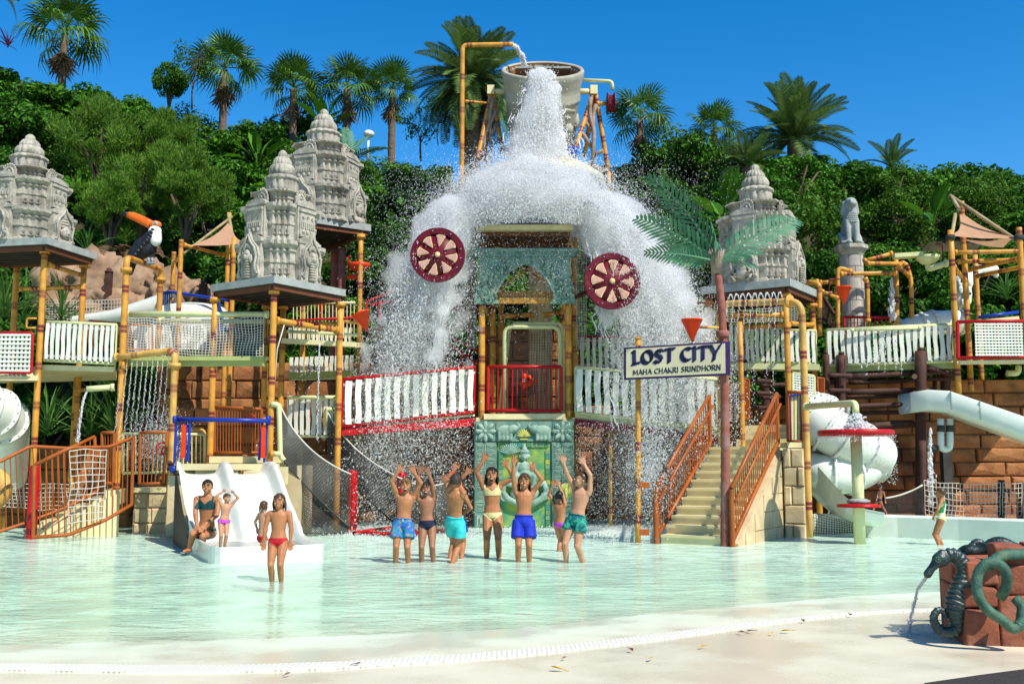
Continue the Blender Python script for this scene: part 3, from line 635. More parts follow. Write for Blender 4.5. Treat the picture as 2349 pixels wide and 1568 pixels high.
def balustrade(name, label, top, bot, n, m, rr=.032, br=.011, group=None, ends=True, mid=None):
    """top/bot: polylines (same count) of world points"""
    top = [Vector(p) for p in top]; bot = [Vector(p) for p in bot]; t = thing(name, label, 'railing', bot[0], group)
    rail(t, top, rr, m, 'top_rail'); rail(t, bot, rr, m, 'bottom_rail')
    if ends: bar(t, bot[0], top[0], rr, m, 'end_post', 9); bar(t, bot[-1], top[-1], rr, m, 'end_post', 9)
    def on(P, f):
        cum = [0]
        for i in range(len(P) - 1): cum.append(cum[-1] + (P[i + 1] - P[i]).length)
        s = f * cum[-1]; i = min(len(P) - 2, max(0, int(np.searchsorted(cum, s, side='right')) - 1)); return P[i].lerp(P[i + 1], (s - cum[i]) / max(1e-9, cum[i + 1] - cum[i]))
    for i in range(n):
        f = (i + 1) / (n + 1); bar(t, on(bot, f), on(top, f), br, m)
    if mid: rail(t, mid, rr * .8, m, 'mid_rail')
    return t
def wavy(seed):
    rnd = random.Random(seed); N_ = 9; ph = rnd.uniform(0, 6); fr = rnd.uniform(5, 8)
    left = [(-.5 + .09 * sin(ph + fr * i / N_) + rnd.uniform(-.03, .03), i / N_) for i in range(N_ + 1)]
    right = [(.5 + .09 * sin(ph + .8 + fr * i / N_) + rnd.uniform(-.03, .03), i / N_) for i in range(N_ + 1)]
    q = MB(); q.prism(left[::-1] + right if False else right[::1] + left[::-1], 1); me = q.mesh('picket', white); return me
WAVY = [wavy(i) for i in range(5)]
def pickets(name, label, tA, tB, bA, bB, n, m, group=None, pw=.62, rr=.034, boards=True, over=.0, backs=True):
    """white wavy picket panel hung between two rails; tA..bB are world points"""
    tA, tB, bA, bB = map(Vector, (tA, tB, bA, bB)); t = thing(name, label, 'railing', bA, group)
    d = (tB - tA); rz = atan2(d.y, d.x); front = V(sin(rz), -cos(rz), 0)
    rail(t, [tA, tB], rr, m, 'top_rail'); rail(t, [bA, bB], rr, m, 'bottom_rail')
    if boards:
        for f in (.12, .88):
            q = MB(); q.beam(bA.lerp(tA, f) + front * .02, bB.lerp(tB, f) + front * .02, .02, .06); q.build('backing_board', grey, t)
    w = d.length / n
    for i in range(n):
        f = (i + .5) / n; b = bA.lerp(bB, f) + front * .045; u = tA.lerp(tB, f) + front * .045; h = (u - b).length
        link('picket', WAVY[(i * 3 + n) % 5], t, loc=b + V(0, 0, .035 * h), rot=(0, 0, rz + R.uniform(-.03, .03)), scale=(w * pw * R.uniform(.92, 1.06), .022, h * .93 * R.uniform(.985, 1.015)))
    for a, b in ((tA, bA), (tB, bB)): bar(t, b, a, rr * .6, m, 'end_bar', 8)
    return t
def lattice(name, label, c00, c10, c01, c11, nx, nz, frame, group=None, fr=.03):
    """woven white slats; c00 bottom-left, c10 bottom-right, c01 top-left, c11 top-right"""
    c00, c10, c01, c11 = map(Vector, (c00, c10, c01, c11)); t = thing(name, label, 'railing', c00, group); d = c10 - c00; rz = atan2(d.y, d.x); fr_ = V(sin(rz), -cos(rz), 0)
    if 'lat' not in UB: q = MB(); q.box((0, 0, 0), (1, 1, 1)); UB['lat'] = q.mesh('slat', white)
    h = (c01 - c00).length; w = d.length
    for i in range(nx):
        f = (i + .5) / nx; a = c00.lerp(c10, f); b = c01.lerp(c11, f); link('slat', UB['lat'], t, loc=(a + b) / 2, rot=(0, 0, rz), scale=(w / nx * .5, .012, h * .98))
    for k in range(nz):
        f = (k + .5) / nz; a = c00.lerp(c01, f); b = c10.lerp(c11, f); q = (b - a).to_track_quat('X', 'Z')
        link('slat', UB['lat'], t, loc=(a + b) / 2 + fr_ * .013, rot=q, scale=((b - a).length * .98, .012, h / nz * .5))
    if frame:
        rail(t, [c00, c10, c11, c01], fr, frame, 'frame', .06); bar(t, c00, c01, fr, frame, 'frame', 9)
    return t
def net(parent, fn, nu, nv, r, m, name='net', sub=2, edge=None, label=None, cat=None, kind=None):
    q = MB()
    for i in range(nu + 1):
        k = nv * sub; q.tube([fn(i / nu, j / k) for j in range(k + 1)], r, 3, cap=False)
    for j in range(nv + 1):
        k = nu * sub; q.tube([fn(i / k, j / nv) for i in range(k + 1)], r, 3, cap=False)
    return q.build(name, m, parent, label=label, cat=cat)
def bil(a, b, c, d, sag=0, j=.0):
    a, b, c, d = map(Vector, (a, b, c, d))
    def f(u, v):
        p = a.lerp(b, u).lerp(c.lerp(d, u), v); p = p + V(0, 0, -sag * 4 * u * (1 - u) * (.4 + .6 * v))
        if j: p = p + V(noise.noise(p * 2.3), noise.noise(p * 2.1 + V(5, 0, 0)), noise.noise(p * 2.7 + V(0, 9, 0))) * j
        return p
    return f
def deck(parent, pts, th, m, name='deck'):
    q = MB(); n = len(pts); P = [Vector(p) for p in pts]; q.add(P + [p - V(0, 0, th) for p in P], [tuple(range(n)), tuple(reversed(range(n, 2 * n)))] + [(i, i + n, (i + 1) % n + n, (i + 1) % n) for i in range(n)]); return q.build(name, m, parent)
def box_part(parent, c, size, m, name, rz=0):
    q = MB(); q.box(c, size, Matrix.Rotation(rz, 3, 'Z')); return q.build(name, m, parent)
def slabroof(parent, front, ang, sx, sy, zb, th=.17):
    """square concrete slab: front corner, right edge direction angle, with brown joists below"""
    e = V(cos(ang), sin(ang), 0); u = V(-sin(ang), cos(ang), 0); f = V(front[0], front[1], zb)
    P = [f, f + e * sx, f + e * sx + u * sy, f + u * sy]; deck(parent, [p + V(0, 0, th) for p in P], th - .02, slabm, 'roof_slab')
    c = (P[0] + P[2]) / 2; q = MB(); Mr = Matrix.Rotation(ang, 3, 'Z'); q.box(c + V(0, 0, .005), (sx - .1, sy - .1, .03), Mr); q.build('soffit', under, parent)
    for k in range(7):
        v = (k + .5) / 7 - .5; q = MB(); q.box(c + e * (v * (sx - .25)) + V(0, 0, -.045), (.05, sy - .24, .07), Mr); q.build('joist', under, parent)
    for s_ in (-1, 1):
        q = MB(); q.box(c + u * s_ * (sy / 2 - .09) + V(0, 0, -.05), (sx - .14, .06, .10), Mr); q.build('edge_beam', joist, parent)
        q = MB(); q.box(c + e * s_ * (sx / 2 - .09) + V(0, 0, -.05), (.06, sy - .3, .10), Mr); q.build('edge_beam', joist, parent)
    return P, c, e, u
dropm = mk('splash_water', (.97, .985, .98), rough=.3, spec=.5, trans=.5, tcol=(.98, .99, .985))
def droplets(P, rad, vel=None, seed=0, stretch=2.0):
    """many small octahedral drops: P (n,3), rad (n,), optional stretch direction"""
    rs = np.random.RandomState(seed); n = len(P); base = np.array([[1, 0, 0], [-1, 0, 0], [0, 1, 0], [0, -1, 0], [0, 0, 1], [0, 0, -1]], float)
    a = rs.normal(size=(n, 3)) if vel is None else vel + rs.normal(size=(n, 3)) * .3 * np.linalg.norm(vel, axis=1, keepdims=True).mean()
    a /= np.linalg.norm(a, axis=1)[:, None]; b = np.cross(a, rs.normal(size=(n, 3))); b /= np.linalg.norm(b, axis=1)[:, None]; c = np.cross(a, b)
    st = rs.uniform(1, stretch, n)[:, None] * rad[:, None]; r = rad[:, None]
    v = np.stack([P + b * r, P - b * r, P + c * r, P - c * r, P + a * st, P - a * st], 1).reshape(-1, 3)
    f0 = np.array([[0, 2, 4], [2, 1, 4], [1, 3, 4], [3, 0, 4], [2, 0, 5], [1, 2, 5], [3, 1, 5], [0, 3, 5]])
    f = (np.arange(n)[:, None, None] * 6 + f0[None]).reshape(-1, 3); return v, f
def drop_object(name, P, rad, label, vel=None, seed=0, stretch=2.0, cat='water'):
    v, f = droplets(np.array(P), np.array(rad), vel, seed, stretch); return link(name, npmesh(name, v, f, dropm, True), None, label=label, cat=cat, kind='stuff')
def stream(name, label, lines, r, n=40, spread=.012, seed=0):
    """thin falling streams, one broken string of drops per polyline"""
    rs = np.random.RandomState(seed); P = []; rad = []
    for pts in lines:
        pts = [Vector(p) for p in pts]; k = len(pts) - 1
        for i in range(n):
            f = rs.uniform(0, 1) if n < 60 else i / n; s = f * k; j = min(k - 1, int(s)); p = pts[j].lerp(pts[j + 1], s - j)
            P.append((p.x + rs.normal() * spread * (.3 + f), p.y + rs.normal() * spread * (.3 + f), p.z)); rad.append(r * rs.uniform(.6, 1.3))
    vel = np.tile(np.array([[0, 0, -1.0]]), (len(P), 1)); return drop_object(name, P, rad, label, vel, seed, 4.0)
def _clear_drops():                 # water drops pass part of the light straight on
    nt = dropm.node_tree; N = nt.nodes; L = nt.links; out = N['Material Output']; src = out.inputs[0].links[0].from_socket; t = N.new('ShaderNodeBsdfTransparent'); mx = N.new('ShaderNodeMixShader'); mx.inputs[0].default_value = .32; L.new(src, mx.inputs[1]); L.new(t.outputs[0], mx.inputs[2]); L.new(mx.outputs[0], out.inputs[0])
_clear_drops()
# ------------------------------------------------------------ carved stone temple towers
def redent(a, k, s):
    P = []
    for i in range(k):
        P.append((a - i * s, a - (k - i) * s)); P.append((a - (i + 1) * s, a - (k - i) * s))
    P.append((a - k * s, a)); Q = []
    for r in range(4):
        c, sn = (1, 0, -1, 0)[r], (0, 1, 0, -1)[r]
        Q += [(x * c - y * sn, x * sn + y * c) for x, y in P]
    return Q
def tier(a, h, k=3, st=.13, m=.05):
    prof = [(m, 0), (m, .05), (m * .4, .08), (m * .4, .11), (0, .14), (0, .44), (m * .35, .46), (m * .35, .50), (0, .52), (0, .72), (m * .5, .75), (m * .5, .78), (m * .1, .80), (m * .8, .88), (m * 1.3, .91), (m * 1.3, 1.0), (-m, 1.0)]
    return [[V(x, y, z * h) for x, y in redent(a + o, k, st)] for o, z in prof]
def spiral(c, r, turns, n, M, flip=1, start=0):
    out = []
    for i in range(n + 1):
        t = i / n; a = start + flip * t * turns * 2 * pi; q = r * (1 - .85 * t); out.append(M @ (Vector(c) + V(cos(a) * q, 0, sin(a) * q)))
    return out
def plaque(kind, w, h):
    """relief plate in xz plane, front towards -y, base at z=0"""
    q = MB(); I = Matrix()
    out = [(-.5, 0), (.5, 0), (.52, .12), (.44, .3), (.5, .5), (.42, .68), (.28, .78), (.14, .86), (0, 1.05), (-.14, .86), (-.28, .78), (-.42, .68), (-.5, .5), (-.44, .3), (-.52, .12)]
    q.prism([(x * w, z * h) for x, z in out], .07)
    for s in (-1, 1):
        q.tube([(s * .44 * w, -.05, .1 * h), (s * .36 * w, -.06, .3 * h), (s * .43 * w, -.06, .5 * h), (s * .33 * w, -.06, .68 * h), (s * .12 * w, -.06, .82 * h), (0, -.05, .98 * h)], [.045 * w] * 5 + [.02 * w], 6)
        q.tube(spiral((s * .4 * w, -.06, .12 * h), .1 * w, 1.4, 14, I, s, 0 if s > 0 else pi), .026 * w, 5)
        q.tube(spiral((s * .4 * w, -.06, .56 * h), .08 * w, 1.3, 12, I, -s, 0 if s > 0 else pi), .022 * w, 5)
    if kind == 'face':
        q.ball((0, -.07, .34 * h), (.2 * w, .08, .17 * h)); q.ball((0, -.13, .33 * h), (.04 * w, .05, .05 * h))
        for s in (-1, 1): q.ball((s * .08 * w, -.13, .38 * h), (.05 * w, .02, .018 * h)); q.ball((s * .21 * w, -.06, .33 * h), (.04 * w, .04, .08 * h))
        q.tube([(-.09 * w, -.135, .26 * h), (0, -.15, .245 * h), (.09 * w, -.135, .26 * h)], .018 * w, 5)
        for j, r in enumerate((.21, .17, .12, .07)): q.lathe([(r * w, 0), (r * w, .05 * h), (r * w * .8, .06 * h)], 12, Matrix.Translation((0, -.05, (.46 + j * .075) * h)), sy=.4)
        q.ball((0, -.05, .06 * h), (.36 * w, .09, .1 * h))
    elif kind == 'naga':
        q.ball((0, -.07, .52 * h), (.16 * w, .07, .13 * h)); q.ball((0, -.12, .48 * h), (.1 * w, .05, .06 * h))
        for s in (-1, 1): q.ball((s * .1 * w, -.11, .56 * h), (.04 * w, .03, .03 * h)); q.ball((s * .18 * w, -.05, .45 * h), (.1 * w, .05, .1 * h))
        for j in range(7): q.ball((0, -.07, (.06 + j * .055) * h), ((.19 - .008 * j) * w, .055, .03 * h))
        for j in range(5):
            a = radians(30 + 30 * j); q.ball((cos(a) * .16 * w, -.05, (.64 + sin(a) * .1) * h), (.05 * w, .03, .06 * h))
    else:
        q.ball((0, -.06, .22 * h), (.26 * w, .08, .14 * h)); q.ball((0, -.09, .44 * h), (.15 * w, .08, .1 * h)); q.ball((0, -.07, .32 * h), (.2 * w, .07, .12 * h))
        for s in (-1, 1):
            q.tube([(s * .16 * w, -.07, .36 * h), (s * .32 * w, -.09, .28 * h), (s * .2 * w, -.12, .18 * h)], .05 * w, 6); q.tube([(s * .12 * w, -.07, .14 * h), (s * .34 * w, -.1, .16 * h), (s * .22 * w, -.1, .04 * h)], .06 * w, 6)
            q.ball((s * .06 * w, -.16, .46 * h), (.03 * w, .02, .018 * h)); q.tube([(s * .15 * w, -.05, .5 * h), (s * .24 * w, -.06, .6 * h), (s * .1 * w, -.06, .66 * h)], .03 * w, 5)
        q.ball((0, -.06, .58 * h), (.1 * w, .05, .07 * h))
    return q
def panel(kind, w, h):
    q = MB(); 
    if kind == 0:                    # rosette boss
        q.box((0, 0, h / 2), (w, .03, h))
        for i in range(6):
            a = i * pi / 3; q.ball((cos(a) * w * .26, -.02, h / 2 + sin(a) * w * .26), (.12 * w, .02, .12 * w), 6, 4)
        q.ball((0, -.025, h / 2), .1 * w, 6, 4)
    elif kind == 1:                  # niche with a seated figure
        q.prism([(-.5 * w, 0), (.5 * w, 0), (.5 * w, .7 * h), (.2 * w, .9 * h), (0, 1.15 * h), (-.2 * w, .9 * h), (-.5 * w, .7 * h)], .05)
        q.tube([(-.3 * w, -.03, 0), (-.32 * w, -.03, .45 * h), (-.2 * w, -.03, .7 * h), (0, -.03, .82 * h), (.2 * w, -.03, .7 * h), (.32 * w, -.03, .45 * h), (.3 * w, -.03, 0)], .05 * w, 6)
        q.ball((0, -.03, .14 * h), (.22 * w, .04, .1 * h), 8, 6); q.ball((0, -.03, .32 * h), (.12 * w, .04, .16 * h), 8, 6); q.ball((0, -.04, .54 * h), (.08 * w, .04, .09 * h), 8, 6)
        for i in range(7):
            a = radians(20 + i * 23); q.ball((cos(a) * .46 * w, -.02, .62 * h + sin(a) * .42 * h), (.07 * w, .03, .1 * h), 6, 4)
    else:                            # lintel with scrollwork
        q.box((0, 0, h / 2), (w, .04, h)); q.box((0, -.02, h * .95), (w * 1.05, .06, h * .1)); q.box((0, -.02, h * .05), (w * 1.05, .06, h * .1))
        for i in range(3):
            q.tube(spiral(((i - 1) * w * .3, -.03, h * .72), w * .1, 1.4, 12, Matrix(), 1 if i % 2 else -1), .016 * w, 5)
        for i in range(7): q.box(((i - 3) * w * .13, -.025, h * .42), (w * .07, .04, h * .2))
        for i in range(3): q.ball(((i - 1) * w * .28, -.03, h * .2), (.09 * w, .03, .09 * h), 8, 5)
    return q
def temple(label, c, zb, ang, a, H, kinds, group='carved stone temple towers'):
    """a: half width at the base; H: total height"""
    t = thing('stone_temple_tower', label, 'tower', (c.x, c.y, zb), group)
    M0 = Matrix.Translation((c.x, c.y, zb)) @ Matrix.Rotation(ang, 4, 'Z')
    hs = (.285 * H, .27 * H, .115 * H, .33 * H); aa = (a, a * .87, a * .64); z = 0
    for i in range(3):
        q = MB(); rg = tier(aa[i], hs[i], 3, aa[i] * .13, .092 * a); q.loft([[M0 @ (p + V(0, 0, z)) for p in r] for r in rg], False); q.build('tier', stone, t)
        # porch plates and reliefs on the four faces
        for f in range(4):
            Mf = M0 @ Matrix.Rotation(f * pi / 2, 4, 'Z'); pw = aa[i] * .8
            if i < 2:
                q = MB(); d = .05 + .02 * (1 - i)
                q.prism([(-pw / 2, 0), (pw / 2, 0), (pw / 2, hs[i] * 1.06), (pw * .3, hs[i] * 1.13), (0, hs[i] * 1.16), (-pw * .3, hs[i] * 1.13), (-pw / 2, hs[i] * 1.06)], .12, Mf @ Matrix.Translation((0, -aa[i] - d, z)))
                q.prism([(-pw / 2 - .03, 0), (pw / 2 + .03, 0), (pw / 2 + .03, .06), (-pw / 2 - .03, .06)], .16, Mf @ Matrix.Translation((0, -aa[i] - d, z + hs[i] * .97)))
                q.build('porch', stone, t)
                kd = kinds[f % len(kinds)]
                if i == 0: q2 = plaque(kd, aa[i] * .82, hs[i] * 1.16); off = -aa[i] - d - .09
                else: q2 = panel(2, pw * .86, hs[i] * .74); off = -aa[i] - d - .075
                q = MB(); q.v = [tuple(Mf @ (Vector(p) + V(0, off, z + (.02 if i == 0 else hs[i] * .16)))) for p in q2.v]; q.f, q.m, q.s, q.a = q2.f, q2.m, q2.s, q2.a; q.build('relief', stone, t)
                # rosettes on the stepped corners
                key = ('ros', round(aa[i] * .09, 3), round(hs[i] * .24, 3))
                if key not in UB: UB[key] = panel(0, aa[i] * .10, hs[i] * .22).mesh('rosette', stone)
                s_ = aa[i] * .13
                for sx in (-1, 1):
                    for kk in range(3):
                        p = Mf @ V(sx * (aa[i] - (kk + .5) * s_), -(aa[i] - (3 - kk) * s_) - .008, z + hs[i] * .2)
                        link('rosette', UB[key], t, loc=p, rot=(0, 0, ang + f * pi / 2))
            else:
                q2 = panel(1, aa[i] * .62, hs[i] * 1.0); q = MB(); q.v = [tuple(Mf @ (Vector(p) + V(0, -aa[i] - .08, z))) for p in q2.v]; q.f, q.m, q.s, q.a = q2.f, q2.m, q2.s, q2.a; q.build('relief', stone, t)
        z += hs[i]
    b = a * .49; hb = hs[3]; rib = lambda n: (lambda th: 1 - .10 * abs(sin(n * th / 2)) ** 6 - .015)
    secs = ((14, [(.78, 0), (.96, .03), (.98, .25), (.98, .30), (1.08, .32), (1.08, .36), (.95, .40), (.86, .42)]), (14, [(.62, .40), (.76, .44), (.82, .52), (.78, .60), (.66, .66)]), (16, [(.56, .64), (.60, .68), (.56, .76), (.42, .84), (.36, .85)]), (10, [(.28, .84), (.30, .88), (.26, .95), (.14, 1.0), (.02, 1.02)]))
    for n, pr in secs:
        q = MB(); P = [pr[0]]
        for (r0, z0), (r1, z1) in zip(pr, pr[1:]): P += [((r0 + r1) / 2, (z0 + z1) / 2), (r1, z1)]
        q.lathe([(r * b, z + zz * hb) for r, zz in P], n * 6, M0, True, rib(n)); q.build('lotus_bud', stone, t)
    return t
# ------------------------------------------------------------ leftmost tower
tw = thing('play_tower', 'leftmost yellow bamboo style tower carrying a stone temple on a slab', 'play tower', gnd(70, 1215), 'bamboo style play towers')
fc = at(108, 561, 21.3); PT, cL, eL, uL = slabroof(tw, (fc.x, fc.y), radians(78), 1.75, 2.3, fc.z)
temple('carved stone temple tower with a smiling face relief at the frame edge', cL + V(-.12, .1, 0), fc.z + .15, radians(-12), .80, at(85, 300, 22.2).z - fc.z - .15, ('face', 'face', 'figure', 'face'))
for vx, vy, Y in ((103, 572, 21.75), (39, 606, 23.6), (193, 606, 23.2)): vpost(tw, vx, vy, Y, phase=.5)
pipe(tw, [at(112, 607, 21.85), at(190, 632, 23.1)], .07, fl=(0, 1)); pipe(tw, [at(50, 662, 23.5), at(183, 658, 23.2)], .065, fl=(0, 1))
pipe(tw, [V(at(172, 875, 23.2).x, 23.2, -.1), at(176, 862, 23.2)], .08, name='post')
deck(tw, [at(-120, 865, 21.6), at(88, 862, 21.6), at(92, 838, 21.9), at(266, 842, 21.9), at(268, 862, 24.2), at(-120, 872, 24.2)], .10, cream)
q = MB(); q.beam(at(95, 842, 21.86), at(264, 847, 21.86), .06, .11); q.build('deck_edge', cream, tw)
q = MB(); q.beam(at(-60, 866, 21.58), at(88, 868, 21.58), .06, .09); q.build('deck_edge', cream, tw)
rail(tw, [at(84, 730, 21.7), at(62, 730, 21.7), at(60, 752, 21.7), at(82, 752, 21.7)], .022, bamboo, 'grab_handle', .05)
# toucan arch
ta = thing('pipe_arch', 'tall yellow pipe arch with maroon rings that the toucan perches on', 'pipe frame', gnd(262, 1215))
A = at(291, 590, 21.7); B = at(369, 618, 24.0)
pipe(ta, [V(A.x, A.y, -.1), A, B, V(B.x, B.y, at(357, 800, 24).z)], .092, name='post', rad=.18); flange(ta, A - V(0, 0, .28), (0, 0, 1), .15, bamboo, .1); flange(ta, B - V(0, 0, .25), (0, 0, 1), .15, bamboo, .1)
pipe(ta, [at(257, 890, 21.9), at(176, 895, 23)], .06, fl=(1,))
flange(ta, at(286, 838, 21.7), (1, -.2, 0), .13, bamboo)
sp = thing('water_spout', 'short pale pipe spout pouring a thin stream under the picket bridge', 'spout', at(256, 890, 21.75)); pipe(sp, [at(258, 888, 21.75), at(199, 892, 21.6)], .085, pale, fl=(0,))
stream('water_stream', 'thin water stream falling from the short pale spout', [[at(200, 896, 21.6), at(192, 915, 21.5), at(184, 960, 21.4), at(178, 1015, 21.35)]] * 2, .009, 220, .014, 5)
lattice('lattice_fence', 'white lattice panel with red frame at the frame edge by the leftmost post', at(-60, 853, 21.5), at(72, 855, 21.5), at(-60, 763, 21.5), at(75, 763, 21.5), 14, 9, red)
pickets('picket_fence', 'white wavy picket panel between the leftmost post and the toucan post', at(108, 738, 21.75), at(268, 745, 21.72), at(101, 826, 21.75), at(264, 834, 21.72), 13, pale)
# shower arch
sh = thing('shower_pipe', 'yellow bent shower pipe raining thin streams beside the blue rail', 'pipe frame', gnd(378, 1218))
A = at(268, 819, 21.7); B = at(402, 803, 21.3); B2 = V(B.x, B.y, -.1); pipe(sh, [A, B, B2], .095, bamboo2, name='shower_arm', rad=.2, fl=(0,)); flange(sh, B - V(0, 0, .32), (0, 0, 1), .16, bamboo2, .1)
lines = []
for i in range(10):
    f = .1 + i * .088; p = A.lerp(B, f) - V(0, 0, .09); lines.append([p, p + V(-.03, -.05, -.9), p + V(-.09, -.1, -1.9 - R.uniform(0, .4))])
stream('shower_streams', 'row of thin water streams raining from the bent shower pipe', lines, .0075, 130, .014, 6)
# net bridge
nb = thing('net_bridge', 'bridge with pale rail pipe and white rope net between toucan post and front tower', 'bridge', at(290, 838, 22))
pipe(nb, [at(294, 720, 21.9), at(612, 721, 21.6)], .085, pale, fl=(0, 1)); pipe(nb, [at(368, 735, 23.6), at(618, 738, 23.3)], .075, pale, fl=(0,))
net(nb, bil(at(288, 730, 21.85), at(606, 728, 21.55), at(286, 812, 21.85), at(603, 815, 21.55), .05, .05), 44, 15, .0085, rope)
net(nb, bil(at(372, 745, 23.55), at(615, 745, 23.25), at(372, 800, 23.55), at(612, 800, 23.25), .03, .05), 30, 9, .008, brope)
q = MB(); q.beam(at(285, 822, 21.8), at(607, 822, 21.5), .12, .09); q.build('bridge_beam', olive, nb)
q = MB(); q.beam(at(285, 833, 21.86), at(607, 833, 21.56), .12, .12); q.build('bridge_beam', olive, nb)
deck(nb, [at(286, 818, 21.9), at(605, 818, 21.6), at(625, 818, 23.4), at(340, 818, 23.8)], .08, cream)
balustrade('railing', 'orange brown railing behind the net bridge by the white tube', [at(205, 735, 23.9), at(350, 748, 23.7)], [at(205, 800, 23.9), at(350, 803, 23.7)], 16, orange, .025, .01)
# ------------------------------------------------------------ front tower by the slide
tw = thing('play_tower', 'yellow bamboo style tower above the twin slide carrying a pale stone temple', 'play tower', at(613, 1052, 20.9), 'bamboo style play towers')
fc = at(629, 650, 20.6); PT, cF, eF, uF = slabroof(tw, (fc.x, fc.y), radians(56), 2.1, 1.95, fc.z)
temple('pale carved stone temple tower with snake reliefs on the slab above the twin slide', cF, fc.z + .15, radians(-34 + 2), .74, at(652, 346, 22).z - fc.z - .15, ('naga', 'naga', 'face', 'naga'))
posts = [((629, 664), 20.95, .0), ((494, 683), 21.7, .0), ((781, 695), 22.4, .0), ((650, 700), 23.2, .0)]
for (vx, vy), Y, z0 in posts: vpost(tw, vx, vy, Y, -.1, .092, phase=.6)
vpost(tw, 611, 700, 23.3, -.1, .085)
pipe(tw, [at(636, 735, 21.0), at(772, 757, 22.3)], .085, fl=(0, 1))
pipe(tw, [at(640, 742, 23.1), at(772, 742, 22.6)], .06)
vv = thing('tap_valve', 'small maroon shower tap on the pipe beside the front tower', 'valve', at(727, 744, 21.6)); rail(vv, [at(720, 744, 21.62), at(733, 744, 21.62), at(733, 760, 21.6)], .022, maroon, 'tap', .03); bar(vv, at(716, 742, 21.6), at(730, 738, 21.6), .012, maroon, 'lever')
stream('water_dribble', 'thin broken water dribble falling from the small maroon tap', [[at(733, 762, 21.6), at(731, 860, 21.6), at(727, 1010, 21.6)]], .011, 150, .012, 8)
q = MB(); q.tube([at(652, 745, 21.1), at(636, 800, 21.0), at(628, 905, 21.0)], .012, 6); q.build('rope', rope, None, label='slack white rope tied to the front tower post', cat='rope')
# mid decks behind the front tower
md = thing('picket_bridge', 'high cream bridge with white pickets and orange balusters behind the front tower', 'bridge', at(650, 790, 23.4))
deck(md, [at(645, 778, 22.6), at(818, 788, 22.4), at(835, 786, 24.6), at(665, 778, 24.8)], .09, cream); q = MB(); q.beam(at(648, 781, 22.58), at(816, 790, 22.38), .07, .10); q.build('deck_edge', cream, md)
pipe(md, [at(662, 760, 22.6), at(816, 768, 22.4)], .045, pale, 'pipe', fl=(0, 1)); 
for i in range(18): bar(md, at(673 + i * 8.2, 775, 24.3), at(673 + i * 8.2, 690, 24.3), .011, cream, 'baluster')
for i in range(14): link('picket', WAVY[i % 5], md, loc=at(665 + i * 10.6, 788, 24.4), scale=(.07, .02, .40))
rail(md, [at(670, 735, 24.32), at(815, 728, 24.28)], .03, red, 'rail'); rail(md, [at(670, 694, 24.3), at(815, 694, 24.28)], .03, cream, 'rail')
vpost(md, 828, 540, 25.4, -.1, .085, top=True)
lo = thing('picket_bridge', 'low shaded cream bridge with white pickets behind the climbing net', 'bridge', at(660, 870, 25))
for i in range(13): link('picket', WAVY[i % 5], lo, loc=at(668 + i * 11.5, 858 - i * .4, 25.2), scale=(.085, .02, .42))
q = MB(); q.beam(at(664, 862, 25.1), at(818, 856, 24.9), .1, .16); q.build('bridge_beam', olive, lo); deck(lo, [at(664, 866, 25.1), at(818, 862, 24.9), at(824, 860, 26.4), at(664, 864, 26.6)], .07, cream)
pickets('picket_fence', 'narrow shaded picket panel with pale top pipe behind the climbing net', at(660, 910, 23.2), at(768, 910, 23.0), at(660, 1000, 23.2), at(768, 1000, 23.0), 8, pale)
# ------------------------------------------------------------ back tower with the tallest temple
tw = thing('play_tower', 'tall back tower with maroon posts carrying the highest stone temple', 'play tower', V(-4.3, 26.5, 0), 'bamboo style play towers')
rc = at(851, 532, 26.5); an = radians(36); fc = rc - V(cos(an), sin(an), 0) * 2.5; PT, cB, eB, uB = slabroof(tw, (fc.x, fc.y), an, 2.5, 2.5, rc.z, .2)
temple('highest carved stone temple tower with lotus bud rising behind the front one', V(at(738, 505, 26.8).x, 26.8, 0), rc.z + .18, radians(-20), .92, at(733, 252, 26.8).z - rc.z - .18, ('figure', 'face', 'face', 'figure'))
for vx, vy, Y in ((828, 538, 26.4), (700, 540, 25.6)): vpost(tw, vx, vy, Y, -.1, .09)
q = MB()
for vx, Y in ((768, 27.4), (785, 27.0)):
    p = at(vx, 572, Y); q = MB(); k = 24; pts = [V(p.x, p.y, p.z * i / k) for i in range(k + 1)]; q.tube(pts, [.10 * (1.06 if i % 2 else .96) for i in range(k + 1)], 10); q.build('trunk_post', trunkr, tw)
# orange bowls and funnels
def funnel(label, vx, vy0, vy1, rpx, Y, tilt=0, arm=None, m=ored):
    top = at(vx, vy0, Y); bot = at(vx, vy1, Y); r = rpx * Y / FOC; h = top.z - bot.z; t = thing('tipping_funnel', label, 'funnel', bot, 'orange tipping funnels')
    q = MB(); M = Matrix.Translation(bot) @ Matrix.Rotation(tilt, 4, 'Y')
    q.lathe([(.015, 0), (r * .97, h), (r, h), (r, h + .03), (r * .92, h + .02), (r * .1, .1)], 20, M); q.build('cone', m, t)
    if arm:
        pipe(t, [at(*a, Y + .1) for a in arm], .045, bamboo2, 'arm')
    return t
funnel('orange funnel on a cream arm beside the splash on the slide side', 843, 717, 760, 22, 22.3, radians(-22), ((790, 737), (820, 740), (843, 741)))
funnel('orange funnel directly above the name sign', 1588, 735, 784, 25, 22.0, 0, ((1660, 752), (1590, 749)))
funnel('orange funnel in front of the lion column', 1936, 660, 698, 18, 24.2, 0, ((1890, 672), (1932, 670)))
funnel('orange funnel hanging in the shade under the pale stone temple', 735, 690, 728, 14, 24.8, 0)
bw = thing('orange_bowl', 'round orange water bowl on a bent pipe under the highest temple', 'bowl', at(824, 622, 25.6)); q = MB(); p = at(824, 622, 25.6); q.lathe([(.05, 0), (.18, .02), (.27, .12), (.28, .2), (.25, .2), (.2, .1), (.04, .06)], 20, Matrix.Translation(p)); q.build('bowl', ored, bw)
